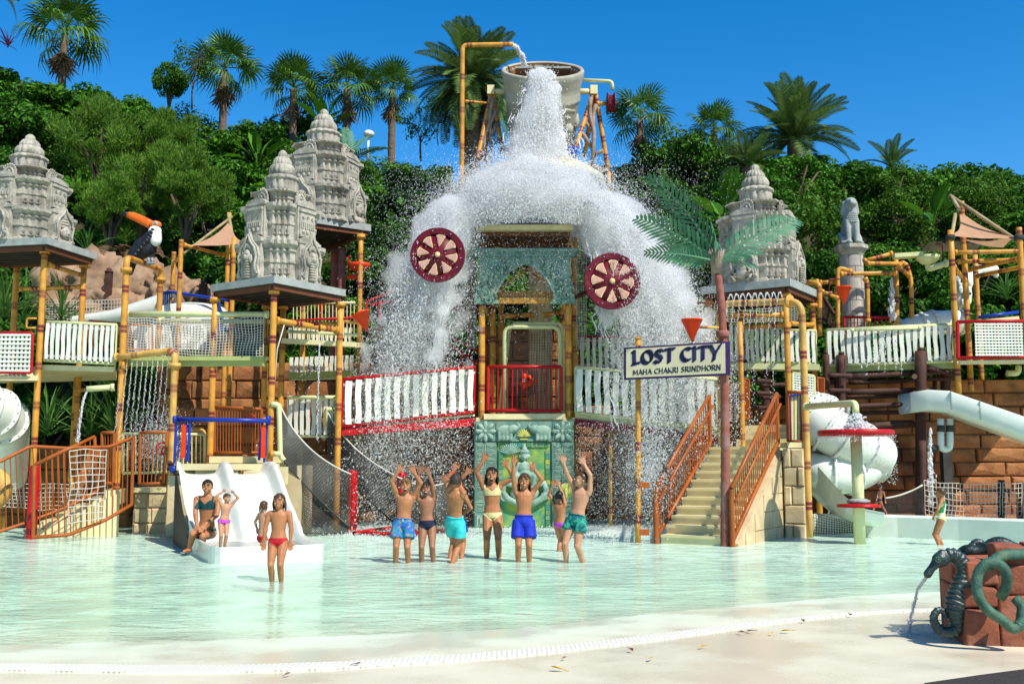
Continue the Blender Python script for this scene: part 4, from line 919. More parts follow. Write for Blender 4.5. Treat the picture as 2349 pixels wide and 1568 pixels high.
rail(bw, [at(824, 622, 25.6), at(822, 636, 25.6), at(796, 634, 25.6)], .07, ored, 'pipe', .1); rail(bw, [at(799, 632, 25.5), at(799, 588, 25.5), at(806, 588, 25.5)], .018, red, 'feed_pipe', .05)
# ------------------------------------------------------------ toucan
def blobs(lst, voxel, name, m, it=4):
    q = MB()
    for b in lst:
        if b[0] == 'b': q.ball(b[1], b[2], 14, 10, b[3] if len(b) > 3 else None)
        else: q.cap(*b[1:])
    return remeshed(name, q, voxel, m, it)
tb = thing('toucan_statue', 'black toucan statue with white breast and big orange beak on the pipe arch', 'statue', at(330, 606, 22.6)); T0 = at(330, 560, 22.6); s = 22.6 / FOC
def tp(vx, vy, dy=0): p = at(vx, vy, 22.6); return V(p.x, p.y + dy, p.z)
black = mk('black_feather', (.012, .013, .016), (.022, .025, .03), scale=9, rough=.4, bump=.4, bscale=16); beakm = mk('orange_beak', (.78, .20, .02), (.70, .12, .012), scale=3, rough=.3); wht = mk('white_breast', (.8, .79, .76), rough=.5); ptip = mk('black_beak_tip', (.015, .015, .018), rough=.3)
bm_ = blobs([('c', tp(352, 545), tp(312, 585), .20, .20), ('b', tp(332, 568), (.27, .23, .24)), ('c', tp(305, 590), tp(300, 628), .13, .05), ('c', tp(352, 548), tp(358, 525), .17, .13)], .03, 'body', black); link('body', bm_, tb)
q = MB(); rs_ = random.Random(4)
for i in range(46):
    f = i // 8; g = i % 8; p = tp(346 - f * 7, 552 + f * 8, -.24 + .012 * f) + V((g - 3.5) * .03, abs(g - 3.5) * .02, (g - 3.5) * .055 + rs_.uniform(-.01, .01)); q.ball(p, (.07, .03, .04), 7, 5, Matrix.Rotation(radians(45), 3, 'Y'))
q.build('wing', black, tb)
link('breast', blobs([('c', tp(357, 538, -.06), tp(358, 552, -.06), .155, .15), ('b', tp(357, 530, -.04), (.15, .13, .12))], .025, 'breast', wht), tb)
link('head', blobs([('b', tp(357, 516), (.14, .12, .10))], .02, 'head', beakm), tb)
q = MB(); bk = [(348, 517, .105), (336, 510, .10), (320, 502, .098), (304, 495, .09), (292, 492, .065)]; q.tube([tp(a, b) for a, b, _ in bk], [c for *_, c in bk], 12, sq=.5); q.build('beak', beakm, tb)
q = MB(); q.tube([tp(293, 492), tp(284, 491), tp(277, 496)], [.066, .05, .015], 12, sq=.5); q.build('beak_tip', ptip, tb); q = MB(); q.tube([tp(350, 518), tp(347, 516)], [.115, .11], 12, sq=.6); q.build('beak_base', ptip, tb)
eyb = mk('light_blue_eye', (.2, .55, .75), rough=.2); q = MB(); q.ball(tp(361, 514, -.115), (.035, .02, .035)); q.build('eye', eyb, tb); q = MB(); q.ball(tp(361, 514, -.13), (.015, .012, .015)); q.build('pupil', ptip, tb)
for vx in (342, 350): q = MB(); q.tube([tp(vx, 592, -.05), tp(vx + 2, 603, -.05)], [.03, .04], 8); q.ball(tp(vx + 2, 605, -.07), (.06, .08, .03)); q.build('foot', mk('grey_foot', (.25, .28, .32)) if 'grey_foot' not in MAT else MAT['grey_foot'], tb)
# shade sail on the slide side
sl = thing('shade_sail', 'tan triangular shade sail on bamboo poles left of the front temple', 'shade sail', at(446, 560, 25)); a, b, c = at(445, 560, 24.6), at(528, 508, 26.2), at(556, 556, 25.4)
def sailmesh(cs, sag, m, n=10):
    q = MB(); vs = []; idx = {}
    for i in range(n + 1):
        for j in range(n + 1 - i):
            u, v = i / n, j / n; w = 1 - u - v; pull = 1 - 1.1 * sag * (u * v + v * w + w * u) * 2; g = (cs[0] + cs[1] + cs[2]) / 3; p = cs[0] * w + cs[1] * u + cs[2] * v; p = p + (g - p) * (1 - (abs(u - .33) + abs(v - .33) + abs(w - .33))) * sag + V(0, 0, -sag * (u * v + v * w + w * u)); idx[i, j] = len(vs); vs.append(p)
    fs = []
    for i in range(n):
        for j in range(n - i):
            fs.append((idx[i, j], idx[i + 1, j], idx[i, j + 1]))
            if j < n - i - 1: fs.append((idx[i + 1, j], idx[i + 1, j + 1], idx[i, j + 1]))
    return q.add(vs, fs, True)
sailmesh((a, b, c), .3, sail).build('cloth', sail, sl); q = MB(); q.tube([at(420, 582, 24.5), at(532, 497, 26.3)], .035, 8); q.build('pole', cane, sl); q = MB(); q.tube([at(524, 490, 26.2), at(537, 560, 26.0)], .04, 8); q.build('pole', cane, sl)
pf = thing('pipe_trestle', 'yellow pipe frame holding up the tan shade sail on the slide side', 'pipe frame', V(at(416, 800, 24.5).x, 24.5, 0))
for vx, vy, Y in ((416, 550, 24.5), (399, 578, 25.8), (526, 488, 26.3), (537, 545, 24.9)): vpost(pf, vx, vy, Y, .5, .08, top=False)
pipe(pf, [at(424, 562, 24.5), at(512, 585, 25.5)], .06, fl=(0, 1)); pipe(pf, [at(520, 585, 25.5), at(538, 560, 25.0)], .06); pipe(pf, [at(398, 603, 25.7), at(415, 590, 24.6)], .06)
# rocks
def rock(label, vx, vy, Y, s, seed):
    c = at(vx, vy, Y); bm = bmesh.new(); bmesh.ops.create_icosphere(bm, subdivisions=4, radius=1)
    for v in bm.verts:
        p = v.co.copy(); n1 = noise.noise(p * 1.2 + V(seed * 3.1, 0, 0)); n2 = noise.noise(p * 3 + V(0, seed, 0)); n3 = noise.noise(p * 7 + V(seed, 0, 4)); cr_ = abs(noise.noise(p * 1.9 + V(0, 0, seed * 2)))
        v.co = p * (1 + .38 * n1 + .30 * abs(n2) + .16 * abs(n3) - .5 * max(0, .16 - cr_) * 4); v.co.x *= s[0]; v.co.y *= s[1]; v.co.z *= s[2]
    me = bpy.data.meshes.new('rock'); bm.to_mesh(me); bm.free(); me.materials.append(rockm); me.polygons.foreach_set('use_smooth', [True] * len(me.polygons)); link('rock', me, None, loc=c, label=label, cat='rock', group='tan boulders behind the left platforms')
for i, (vx, vy, Y, s, lab) in enumerate(((150, 650, 28, (.8, .8, .8), 'tan boulder behind the posts of the leftmost tower'), (235, 655, 28, (1.0, .8, .9), 'large cracked tan boulder below the dead palm litter'), (320, 660, 27.6, (.8, .7, .8), 'tan boulder right behind the toucan tail'), (385, 680, 27.4, (.7, .7, .7), 'tan boulder between the toucan and the shade sail'), (438, 690, 27.2, (.5, .6, .55), 'small tan boulder at the end of the rock row'),
        (270, 720, 27.0, (1.2, .7, .7), 'wide tan boulder above the white tube slide'), (170, 715, 27.2, (.9, .7, .6), 'low tan boulder behind the rope net by the spiky plants'), (1180, 1010, 29, (1, 1, .6), 'boulder in the dark behind the relief panel'))):
    if i < 7: rock(lab, vx, vy, Y, s, i + 1)
dl = thing('dead_palm_litter', 'heap of dry dead palm leaves on the rocks behind the toucan', 'dead leaves', at(285, 590, 28.5))
for i in range(26): link('dead_frond', FEAD[0], dl, loc=at(R.uniform(250, 345), R.uniform(560, 600), 28.3), rot=(R.uniform(-.5, .5), R.uniform(-.3, .6), R.uniform(0, 6.28)), scale=(.45, .45, .45))
# white tubes and slide on the left
def fibre_tube(label, pts, r, name='tube_slide', m=fibre, fl=None, inner=True, n=22):
    P = fillet([Vector(p) for p in pts], 99, 10) if len(pts) > 2 else [Vector(p) for p in pts]
    t = thing(name, label, 'slide', P[-1]); q = MB(); q.tube(P, r, n, cap=False); q.tube(P[::-1], r * .94, n, cap=False); q.build('tube', m, t)
    cum = len(P); idx = fl or [0, cum // 3, 2 * cum // 3, cum - 1]
    for k in idx:
        d = (P[min(k + 1, cum - 1)] - P[max(k - 1, 0)]).normalized(); qd = d.to_track_quat('Z', 'Y'); M = Matrix.Translation(P[k]) @ qd.to_matrix().to_4x4(); q = MB(); q.lathe([(r * 1.0, -.03), (r * 1.14, -.03), (r * 1.14, .03), (r * 1.0, .03), (r * .93, .03), (r * .93, -.03), (r * 1.0, -.03)], 24, M); ob = q.build('joint_ring', m, t)
        qb = MB()
        for i in range(18):
            a_ = 2 * pi * i / 18; c_ = M @ V(cos(a_) * r * 1.08, sin(a_) * r * 1.08, 0); qb.box(c_, (.03, .03, .03)); qb.box(c_ + d * .034, (.03, .03, .02)); qb.box(c_ - d * .034, (.03, .03, .02))
        qb.build('bolts', bolt, ob, kind='stuff')
    return t
fibre_tube('white bolted tube slide end leaving the frame beside the left stairs', [at(-170, 930, 20.4), at(-40, 930, 21.0), at(10, 965, 21.8), at(8, 1090, 23.2)], .5, fl=[7, 12, 17])
fibre_tube('small white bolted tube under the leftmost platform', [at(-60, 1080, 23.0), at(-20, 1060, 22.6), at(14, 1048, 22.5)], .30)
q = MB(); q.tube(fillet([at(-30, 1080, 21), at(8, 1095, 20.9), at(14, 1130, 20.8), at(-20, 1165, 20.8)], .3, 6), .14, 12); q.build('bent_tube', bamboo2, None, True, label='fat curved yellow tube at the frame edge behind the left stairs', cat='pipe')
ws = thing('white_slide', 'white fibreglass slide trough behind the net bridge', 'slide', at(420, 720, 25))
q = MB(); pts = [at(170, 735, 26), at(260, 728, 25.8), at(340, 712, 25.5), at(400, 700, 25.5)]; q.tube(pts, [.12, .2, .3, .4], 14, cap=False); q.build('trough', fibre, ws)
q = MB(); c = at(440, 735, 25.6); q.lathe([(.95, -.5), (1.0, -.1), (.97, .15), (.8, .33), (.45, .42), (.1, .44)], 28, Matrix.Translation(c), sy=.7); q.build('shell', fibre, ws)
q = MB(); q.lathe([(.9, -.1), (1.0, -.1), (1.0, .02), (.9, .02)], 24, Matrix.Translation(at(400, 716, 24.95)) @ Matrix.Rotation(radians(80), 4, 'X'), sx=.48, sy=.22); q.build('mouth_ring', fibre, ws)
q = MB(); q.add([at(300, 745, 24.8), at(480, 745, 24.6), at(470, 800, 24.4), at(310, 808, 24.6)], [(0, 1, 2, 3)]); q.add([at(300, 745, 25.1), at(480, 745, 24.9), at(470, 800, 24.7), at(310, 808, 24.9)], [(3, 2, 1, 0)]); q.build('panel', fibre, ws)
bl = thing('blue_railing', 'blue railing around the slide start behind the net bridge', 'railing', at(370, 720, 25)); 
for a_, b_ in (((370, 672), (395, 670)), ((370, 672), (369, 712)), ((395, 670), (520, 688)), ((503, 686), (503, 762)), ((520, 688), (530, 692)), ((505, 755), (530, 760))): bar(bl, at(*a_, 25), at(*b_, 25), .04, bluep, 'bar', 8)
for i in range(5): bar(bl, at(374 + i * 5, 672, 25), at(374 + i * 5, 715, 25), .012, bluep)
for vx, vy, Y, lab in ((250, 625, 26.5, 'maroon square post in front of the boulders'), (466, 655, 26.5, 'maroon post with round cap beside the front temple slab')):
    t = thing('wooden_post', lab, 'post', at(vx, vy + 110, Y)); p = at(vx, vy, Y); q = MB(); q.box(p + V(0, 0, -.9), (.16, .16, 1.8)); q.build('shaft', logm, t); q = MB(); q.lathe([(.11, 0), (.11, .04), (.06, .05), (.07, .1), (.01, .13)], 12, Matrix.Translation(p)); q.build('cap', logm, t)
net(None, bil(at(105, 690, 26), at(290, 685, 26), at(105, 730, 26), at(290, 745, 26), .05, .03), 26, 7, .008, rope, 'rope_net', label='white rope net in front of the boulders behind the leftmost tower', cat='net')
# ------------------------------------------------------------ left stairs and landing
def redpost(label, vx, vyb, vyt, r=.105):
    b = gnd(vx, vyb, -.02); top = at(vx, vyt, b.y); t = thing('red_bollard', label, 'bollard', b, 'red bollards standing in the pool')
    h = top.z - b.z; q = MB(); q.lathe([(r * .98, -.15), (r, 0), (r, h - .06), (r * .92, h - .02), (r * .6, h)], 18, Matrix.Translation(b)); q.build('post', red, t)
    for z in (.12, .16, .20): q = MB(); q.lathe([(r * 1.03, z), (r * 1.05, z + .012), (r * 1.03, z + .025)], 18, Matrix.Translation(b)); q.build('rope_ring', maroon, t)
    return t, b, top
def stairs_generic(name, label, p0, dirv, wdir, w, n, run, rise, m, side=None, group=None):
    t = thing(name, label, 'stairs', p0, group); d = Vector(dirv).normalized(); wd = Vector(wdir).normalized()
    for i in range(n):
        c0 = p0 + d * (i * run); z1 = (i + 1) * rise; q = MB()
        P = [c0, c0 + wd * w, c0 + wd * w + d * (run * (1.12 if i < n - 1 else 1.0)), c0 + d * (run * (1.12 if i < n - 1 else 1.0))]; z0 = max(-.12, z1 - rise * 1.9)
        q.add([V(p.x, p.y, z0) for p in P] + [V(p.x, p.y, z1) for p in P], [(3, 2, 1, 0), (4, 5, 6, 7), (0, 1, 5, 4), (1, 2, 6, 5), (2, 3, 7, 6), (3, 0, 4, 7)]); 
        nz = c0 - d * .025; q.add([V(p.x, p.y, z) for z in (z1 - .045, z1 + .004) for p in (nz, nz + wd * w, nz + wd * w + d * .06, nz + d * .06)], [(3, 2, 1, 0), (4, 5, 6, 7), (0, 1, 5, 4), (1, 2, 6, 5), (2, 3, 7, 6), (3, 0, 4, 7)])
        q.build('step', m, t)
    return t
p0 = gnd(55, 1232); p1 = V(at(300, 1130, 22.0).x, 21.4, 0); dd = p1 - p0; wd = V(-dd.y, dd.x, 0).normalized()
n = 6; ls = stairs_generic('staircase', 'cream steps at the left climbing from the water behind an orange railing', V(p0.x, p0.y, 0), dd, wd, 1.7, n, dd.length / n, .155, cream)
# solid stringer on the pool side
q = MB(); e = -wd * .05; prof = [(0, -.12), (0, .02), (dd.length * .12, .2)] + [(dd.length * (.2 + .8 * i / 5), .2 + .74 * i / 5 - .05) for i in range(6)] + [(dd.length, -.12)]
dn = dd.normalized(); vs = [V(p0.x, p0.y, 0) + dn * s_ + V(0, 0, z) + e * k for k in (0, 1.6) for s_, z in prof]; m_ = len(prof)
q.add(vs, [tuple(reversed(range(m_))), tuple(range(m_, 2 * m_))] + [(i, (i + 1) % m_, (i + 1) % m_ + m_, i + m_) for i in range(m_)]); q.build('stringer', cream, ls)
lw = blockwall('landing_wall', 'pale sandstone landing wall under the shower pipe left of the twin slide', (at(312, 1217, 22.4).x, 22.35), (at(424, 1217, 22.4).x, 22.35), -.12, .86, .55, .33, yblock, ymortar, seed=8, jag=.008, gap=.008)
box_part(lw, V((at(312, 1120, 22.4).x + at(424, 1120, 22.4).x) / 2, 22.6, .91), (1.1, .95, .10), cream, 'coping')
# railings of the left stairs
Yr = lambda vx: interp(vx, [0, 79, 162, 307], [19.3, 19.55, 19.9, 20.9])
fr = [at(79, 1066, 19.5), at(162, 1026, 19.9), at(249, 1025, 20.5), at(306, 1002, 20.9)]
frb = [at(76, 1232, 19.5), at(158, 1226, 19.9), at(240, 1193, 20.5), at(302, 1157, 20.9)]
balustrade('railing', 'orange stair railing beside the red bollard on the pool side', fr, frb, 17, orange, .035, .011)
br_ = [at(-60, 1088, 19.7), at(0, 1058, 20.0), at(70, 1023, 20.5), at(160, 1028, 21.0), at(217, 1001, 21.5)]; brb = [at(-60, 1235, 19.9), at(0, 1218, 20.2), at(70, 1195, 20.6), at(160, 1160, 21.1), at(224, 1125, 21.5)]
balustrade('railing', 'orange stair railing on the far side of the left steps', br_, brb, 20, orange, .035, .011)
balustrade('railing', 'narrow orange gate panel beside the toucan post', [at(234, 992, 21.6), at(262, 992, 21.5)], [at(236, 1108, 21.6), at(260, 1108, 21.5)], 3, orange, .035, .011)
balustrade('railing', 'orange gate panel with rounded corners beside the shower post', [at(322, 992, 21.2), at(384, 991, 21.1)], [at(320, 1110, 21.2), at(374, 1108, 21.1)], 5, orange, .035, .011)
balustrade('railing', 'pale thin railing behind the orange gate panel', [at(282, 994, 22.2), at(470, 996, 22.0)], [at(282, 1085, 22.2), at(470, 1080, 22.0)], 18, pale, .03, .012)
net(None, bil(at(163, 1033, 19.75), at(245, 1033, 20.35), at(158, 1196, 19.75), at(236, 1190, 20.35), -.01, .05), 5, 11, .010, rope, 'rope_net', label='white rope net hung on the orange stair railing', cat='net')
net(None, bil(at(0, 1108, 22.2), at(190, 1108, 22.2), at(0, 1160, 22.2), at(190, 1165, 22.2), .06, .04), 20, 6, .009, rope, 'rope_net', label='low white rope net behind the left steps', cat='net')
redpost('tall red bollard at the foot of the left stairs', 71, 1238, 1066, .10)
blockwall('stone_wall', 'low brown stone wall behind the left steps', (at(-40, 1200, 24.4).x, 24.4), (at(300, 1200, 24.4).x, 24.4), -.2, 1.85, .9, .5, brick, mortar, seed=9)
blockwall('stone_wall', 'brown stone wall behind the orange baluster panel of the slide deck', (at(410, 1000, 24.0).x, 24.0), (at(640, 1000, 23.8).x, 23.8), -.2, 2.75, .75, .42, brick, mortar, seed=10)
# wheel valves
def wheel(label, vx, vy, Y, rpx, m):
    c = at(vx, vy, Y); r = rpx * Y / FOC; t = thing('wheel_valve', label, 'wheel', c, 'small red hand wheels'); q = MB(); q.tube([c + V(cos(a) * r, 0, sin(a) * r) for a in np.linspace(0, 2 * pi, 25)[:-1]], r * .17, 7, closed=True); q.build('rim', m, t)
    for k in range(3): a = k * 2.094 + .5; bar(t, c, c + V(cos(a) * r, 0, sin(a) * r), r * .12, m, 'spoke')
wheel('small red hand wheel behind the orange gate panel', 372, 1028, 21.5, 13, red); wheel('pinkish red hand wheel on the orange baluster panel above the slide', 574, 962, 21.8, 12, red)
# deck above the twin slide
dk = thing('slide_deck', 'cream deck at the top of the twin slide', 'deck', at(500, 1062, 21))
deck(dk, [at(405, 1064, 20.5), at(640, 1063, 20.7), at(655, 1062, 23), at(410, 1062, 23.2)], .12, cream, 'lower_deck'); deck(dk, [at(480, 1046, 21.6), at(650, 1046, 21.6), at(655, 1046, 23.2), at(480, 1046, 23.2)], .14, cream, 'upper_step')
for i in range(2): q = MB(); q.box(at(500 + i * 110, 1090, 20.75), (.85, .2, .35)); q.build('riser', cream, dk)
box_part(dk, at(420, 1130, 20.9) + V(0, 0, -.25), (.5, .4, 1.2), yblock, 'pier'); box_part(dk, V(at(645, 1100, 21.2).x, 21.6, .68), (.9, 1.2, 1.52), yblock, 'pier')
balustrade('railing', 'orange baluster panel with red wheel above the twin slide', [at(492, 933, 21.75), at(600, 938, 21.6)], [at(492, 1038, 21.75), at(598, 1038, 21.6)], 15, orange, .035, .011)
wheelpost = None
bf = thing('blue_slide_gate', 'blue pipe gate with orange inset panels over the twin slide', 'gate', at(400, 1062, 20.6))
rail(bf, [at(402, 961, 20.7), at(616, 965, 20.6)], .045, bluep, 'top_rail'); 
for vx in (402, 616): flange(bf, at(vx, 962, 20.65), (1, 0, 0), .1, bluep)
for a_, b_ in (((404, 965), (400, 1062)), ((436, 968), (430, 1058)), ((602, 968), (594, 1055)), ((613, 968), (606, 1060)), ((430, 1058), (426, 1042))): bar(bf, at(*a_, 20.7), at(*b_, 20.7), .028, bluep, 'bar', 9)
for i in range(3): bar(bf, at(412 + i * 8, 966, 20.7), at(409 + i * 8, 1052, 20.7), .012, bluep)
for vx in (421, 604): q = MB(); p = at(vx, 1012, 20.64); q.box(p, (.085, .03, .66)); q.build('inset_panel', ored, bf)
q = MB(); q.ball(at(398, 1076, 20.6), .085); q.build('end_cap', bluep, bf)
rail(bf, [at(439, 985, 22.2), at(470, 985, 22.2), at(470, 1050, 22.2)], .03, bamboo2, 'grab_rail', .1)
# ------------------------------------------------------------ twin slide
def twin_slide():
    top = V(at(512, 1062, 20.35).x, 20.35, 0); end = V(gnd(622, 1290).x, gnd(622, 1290).y, 0); d = (end - top).normalized(); p = V(-d.y, d.x, 0); L = (end - top).length
    t = thing('twin_slide', 'white two lane slide running down into a shallow basin', 'slide', end)
    def lane(s): return interp(s, [0, .35, .6, 1.2, 2.0, 2.7, 3.2, 3.7, L], [1.27, 1.25, 1.17, .86, .46, .22, .12, .09, .08])
    def wall(u): return max(math.exp(-((abs(u) - .94) / .075) ** 4), 0) if abs(u) < .94 else 1.0
    ns, nu = 70, 61; S = [L * i / (ns - 1) for i in range(ns)]; vs = []; LW = .93
    for s_ in S:
        hwid = LW * interp(s_, [0, 2.4, 3.5, L], [1, 1, .95, .93])
        if s_ > L - .35: hwid = LW * .93 - .35 + .35 * sqrt(max(0, 1 - ((s_ - (L - .35)) / .35) ** 2))
        if s_ < .5: hwid = LW * .93 + (s_ / .5) * LW * .07
        rim = interp(s_, [0, .35, 1.0, 2.6, 3.4, L], [.20, .22, .30, .26, .17, .17])
        for j in range(nu):
            u = (2 * j / (nu - 1) - 1); x = u * hwid; au = abs(u)
            w = 1 / (1 + math.exp(-(au - .87) / .018)); cw = math.exp(-(u / .13) ** 4) * interp(s_, [0, 2.4, 3.3], [1, .9, 0])
            bowl = .05 * ((au * 2 - 1) ** 2 if s_ < 3.2 else 0)
            fw = 1 / (1 + math.exp(-(s_ - (L - .12)) / .015)) if s_ > 3 else 0
            z = lane(s_) + bowl + rim * max(w, cw, fw); vs.append(top - p * x + d * s_ + V(0, 0, z))
    fs = [(i * nu + j, (i + 1) * nu + j, (i + 1) * nu + j + 1, i * nu + j + 1) for i in range(ns - 1) for j in range(nu - 1)]
    q = MB(); q.add(vs, fs, True); 
    for j0 in (0, nu - 1):           # skirts
        for i in range(ns - 1):
            if S[i] > 2.6: a, b = vs[i * nu + j0], vs[(i + 1) * nu + j0]; q.add([a, b, V(b.x, b.y, -.14), V(a.x, a.y, -.14)], [(0, 1, 2, 3) if j0 == 0 else (3, 2, 1, 0)], True)
    fr_ = [vs[(ns - 1) * nu + j] for j in range(nu)]
    for j in range(nu - 1): a, b = fr_[j], fr_[j + 1]; q.add([a, b, V(b.x, b.y, -.14), V(a.x, a.y, -.14)], [(3, 2, 1, 0)], True)
    q.build('lanes', fibre, t)
    blk = mk('black_liner', (.012, .012, .013), rough=.6); 
    for j0, nm in ((0, 'side_panel'), (nu - 1, 'side_panel')):
        q = MB()
        for i in range(ns - 1):
            if S[i] <= 2.65: a, b = vs[i * nu + j0] + p * (.02 if j0 else -.02) * -1, vs[(i + 1) * nu + j0] + p * (.02 if j0 else -.02) * -1; q.add([a - V(0, 0, .12), b - V(0, 0, .12), V(b.x, b.y, -.14), V(a.x, a.y, -.14)], [(0, 1, 2, 3)], True)
        q.build(nm, blk, t)
    q = MB(); w_ = LW * .84; a = top + d * 3.0; b = top + d * (L - .1); q.add([V(*(a + p * w_).xy, .175), V(*(b + p * w_).xy, .135), V(*(b - p * w_).xy, .175), V(*(a - p * w_).xy, .175)], [(0, 1, 2, 3)], True); q.build('basin_water', bpy.data.materials['pool_water'], t)
    return top, d, p, L
SL = twin_slide()
# ------------------------------------------------------------ climbing nets with red bollards
pn = thing('net_gantry', 'pale bent pipe frame holding the nearer climbing net', 'pipe frame', at(641, 1060, 21))
rail(pn, [at(622, 927, 20.9), at(640, 927, 20.9), at(643, 1045, 20.95), at(652, 1056, 20.95)], .055, pale, 'frame', .1, 10); rail(pn, [at(622, 1040, 20.9), at(645, 1040, 20.9)], .05, pale, 'stub'); flange(pn, at(624, 1040, 20.9), (1, 0, 0), .09, bamboo)
pn2 = thing('net_gantry', 'pale bent pipe frame holding the farther climbing net', 'pipe frame', at(750, 1060, 22.8)); rail(pn2, [at(764, 938, 22.9), at(748, 938, 22.9), at(746, 975, 22.9)], .05, pale, 'frame', .08, 10)
rail(pn2, [at(660, 911, 23.0), at(775, 911, 22.9)], .045, pale, 'stub')
for a in (('red bollard holding the nearer climbing net left of the waving children', 807, 1222, 1078, .105), ('red bollard behind the blond boy with raised arms', 919, 1226, 1082, .10), ('red bollard behind the boy in turquoise shorts', 1036, 1219, 1080, .10)): redpost(*a)
greyrope = mk('grey_net_cord', (.20, .195, .17), (.035, .035, .03), scale=.9, rough=.9)
def bez(P, t):
    P = [Vector(p) for p in P]
    while len(P) > 1: P = [P[i].lerp(P[i + 1], t) for i in range(len(P) - 1)]
    return P[0]
def climb(label, topc, botc, nu, nv, r, rr):
    t = thing('climbing_net', label, 'net', Vector(botc[-1])); f = lambda u, v: bez(topc, u).lerp(bez(botc, u), v) + V(0, 0, -.10 * 4 * v * (1 - v) * u * (1 - u))
    q = MB()
    for k in range(-nv, nu + 1):
        for sg in (1, -1):
            pts = []
            for i in range(nv * 2 + 1):
                v = i / (nv * 2); u = (k + v * nv) / nu if sg > 0 else (k + nv - v * nv) / nu
                if 0 <= u <= 1: pts.append(f(u, v))
            if len(pts) > 1: q.tube(pts, r, 3, cap=False)
    q.build('net', greyrope, t); q = MB(); q.tube([f(i / 24, 0) for i in range(25)], rr, 7); q.build('top_rope', rope, t); q = MB(); q.tube([f(i / 24, 1) for i in range(25)], rr, 7); q.build('hem_rope', brope, t)
climb('nearer black climbing net with white rope edge sagging down to the red bollard', [at(644, 932, 20.9), at(690, 1040, 21.0), at(805, 1087, 21.7)], [at(646, 1052, 20.95), at(730, 1150, 21.0), at(803, 1210, 21.7)], 36, 15, .007, .018)
climb('vertical black net under the nearer climbing net in front of the sandstone', [at(646, 1052, 21.05), at(730, 1150, 21.1), at(800, 1205, 21.7)], [at(622, 1215, 20.9), at(700, 1226, 21.1), at(800, 1222, 21.7)], 34, 18, .006, .012)
climb('farther black climbing net with white rope edge behind the falling water', [at(750, 942, 22.9), at(800, 1040, 22.9), at(922, 1098, 21.5)], [at(752, 1060, 23.0), at(850, 1150, 22.9), at(905, 1200, 21.9)], 34, 15, .007, .016)
climb('black net between two red bollards behind the waving boys', [at(925, 1098, 21.5), at(985, 1130, 21.8), at(1038, 1098, 21.9)], [at(925, 1218, 21.5), at(985, 1222, 21.8), at(1038, 1214, 21.9)], 24, 18, .006, .014)
fl_ = thing('net_footing', 'low red pipe frame at the foot of the climbing nets', 'pipe frame', gnd(810, 1222)); 
for a_, b_ in (((812, 1222), (930, 1206)), ((930, 1224), (1038, 1214)), ((830, 1221), (930, 1226)), ((930, 1206), (960, 1222))): bar(fl_, gnd(*a_, .06), gnd(*b_, .06), .045, red, 'pipe', 8)
# ------------------------------------------------------------ ramps in front of the splash tower
YL0, YL1 = 22.6, 24.1
pickets('picket_ramp_railing', 'big white picket panel with red rails on the slide side ramp', at(787, 870, YL0), at(1089, 842, YL1), at(785, 978, YL0), at(1087, 944, YL1), 14, red, pw=.60, rr=.045)
rl = thing('ramp', 'red beamed cream ramp running from the climbing nets to the splash tower', 'ramp', at(785, 985, YL0)); q = MB(); q.beam(at(782, 990, YL0 + .05), at(1088, 968, YL1 + .05), .1, .17); q.build('beam', red, rl); q = MB(); q.beam(at(783, 980, YL0 + .08), at(1088, 952, YL1 + .08), .06, .05); q.build('deck_edge', cream, rl)
deck(rl, [at(783, 983, YL0 + .1), at(1088, 958, YL1 + .1), at(1088, 958, 25.8), at(800, 983, 25.2)], .08, cream); 
pickets('picket_ramp_railing', 'white picket panel with red rails on the far side of the slide side ramp', at(812, 868, 25.2), at(1092, 842, 26), at(812, 955, 25.2), at(1092, 938, 26), 16, red, pw=.55, backs=False)
pickets('picket_ramp_railing', 'big white picket panel with pale rails on the stairs side ramp', at(1320, 842, YL1), at(1672, 872, 23.2), at(1320, 946, YL1), at(1665, 985, 23.2), 16, pale, pw=.66, rr=.045)
rl = thing('ramp', 'maroon beamed pale ramp running from the splash tower to the stairs', 'ramp', at(1320, 960, YL1)); q = MB(); q.beam(at(1320, 968, YL1 + .05), at(1660, 1010, 23.25), .1, .17); q.build('beam', maroon, rl); q = MB(); q.beam(at(1320, 953, YL1 + .08), at(1665, 993, 23.3), .06, .07); q.build('deck_edge', pale, rl)
deck(rl, [at(1320, 958, YL1 + .1), at(1662, 998, 23.35), at(1672, 990, 25.2), at(1330, 955, 26)], .08, cream)
pickets('picket_ramp_railing', 'white picket panel on the far side of the stairs side ramp', at(1330, 772, 25.6), at(1560, 775, 24.6), at(1330, 845, 25.6), at(1560, 852, 24.6), 16, red, pw=.5)
for vx, Y, lab in ((1395, 23.6, 'a'), (1540, 22.8, 'b'), (880, 23.1, 'c')):
    pass
pp = thing('support_post', 'thin yellow post under the stairs side ramp', 'post', V(at(1400, 1200, 24).x, 24, 0)); pipe(pp, [V(at(1400, 1200, 24).x, 24, -.1), at(1400, 970, 24)], .06)
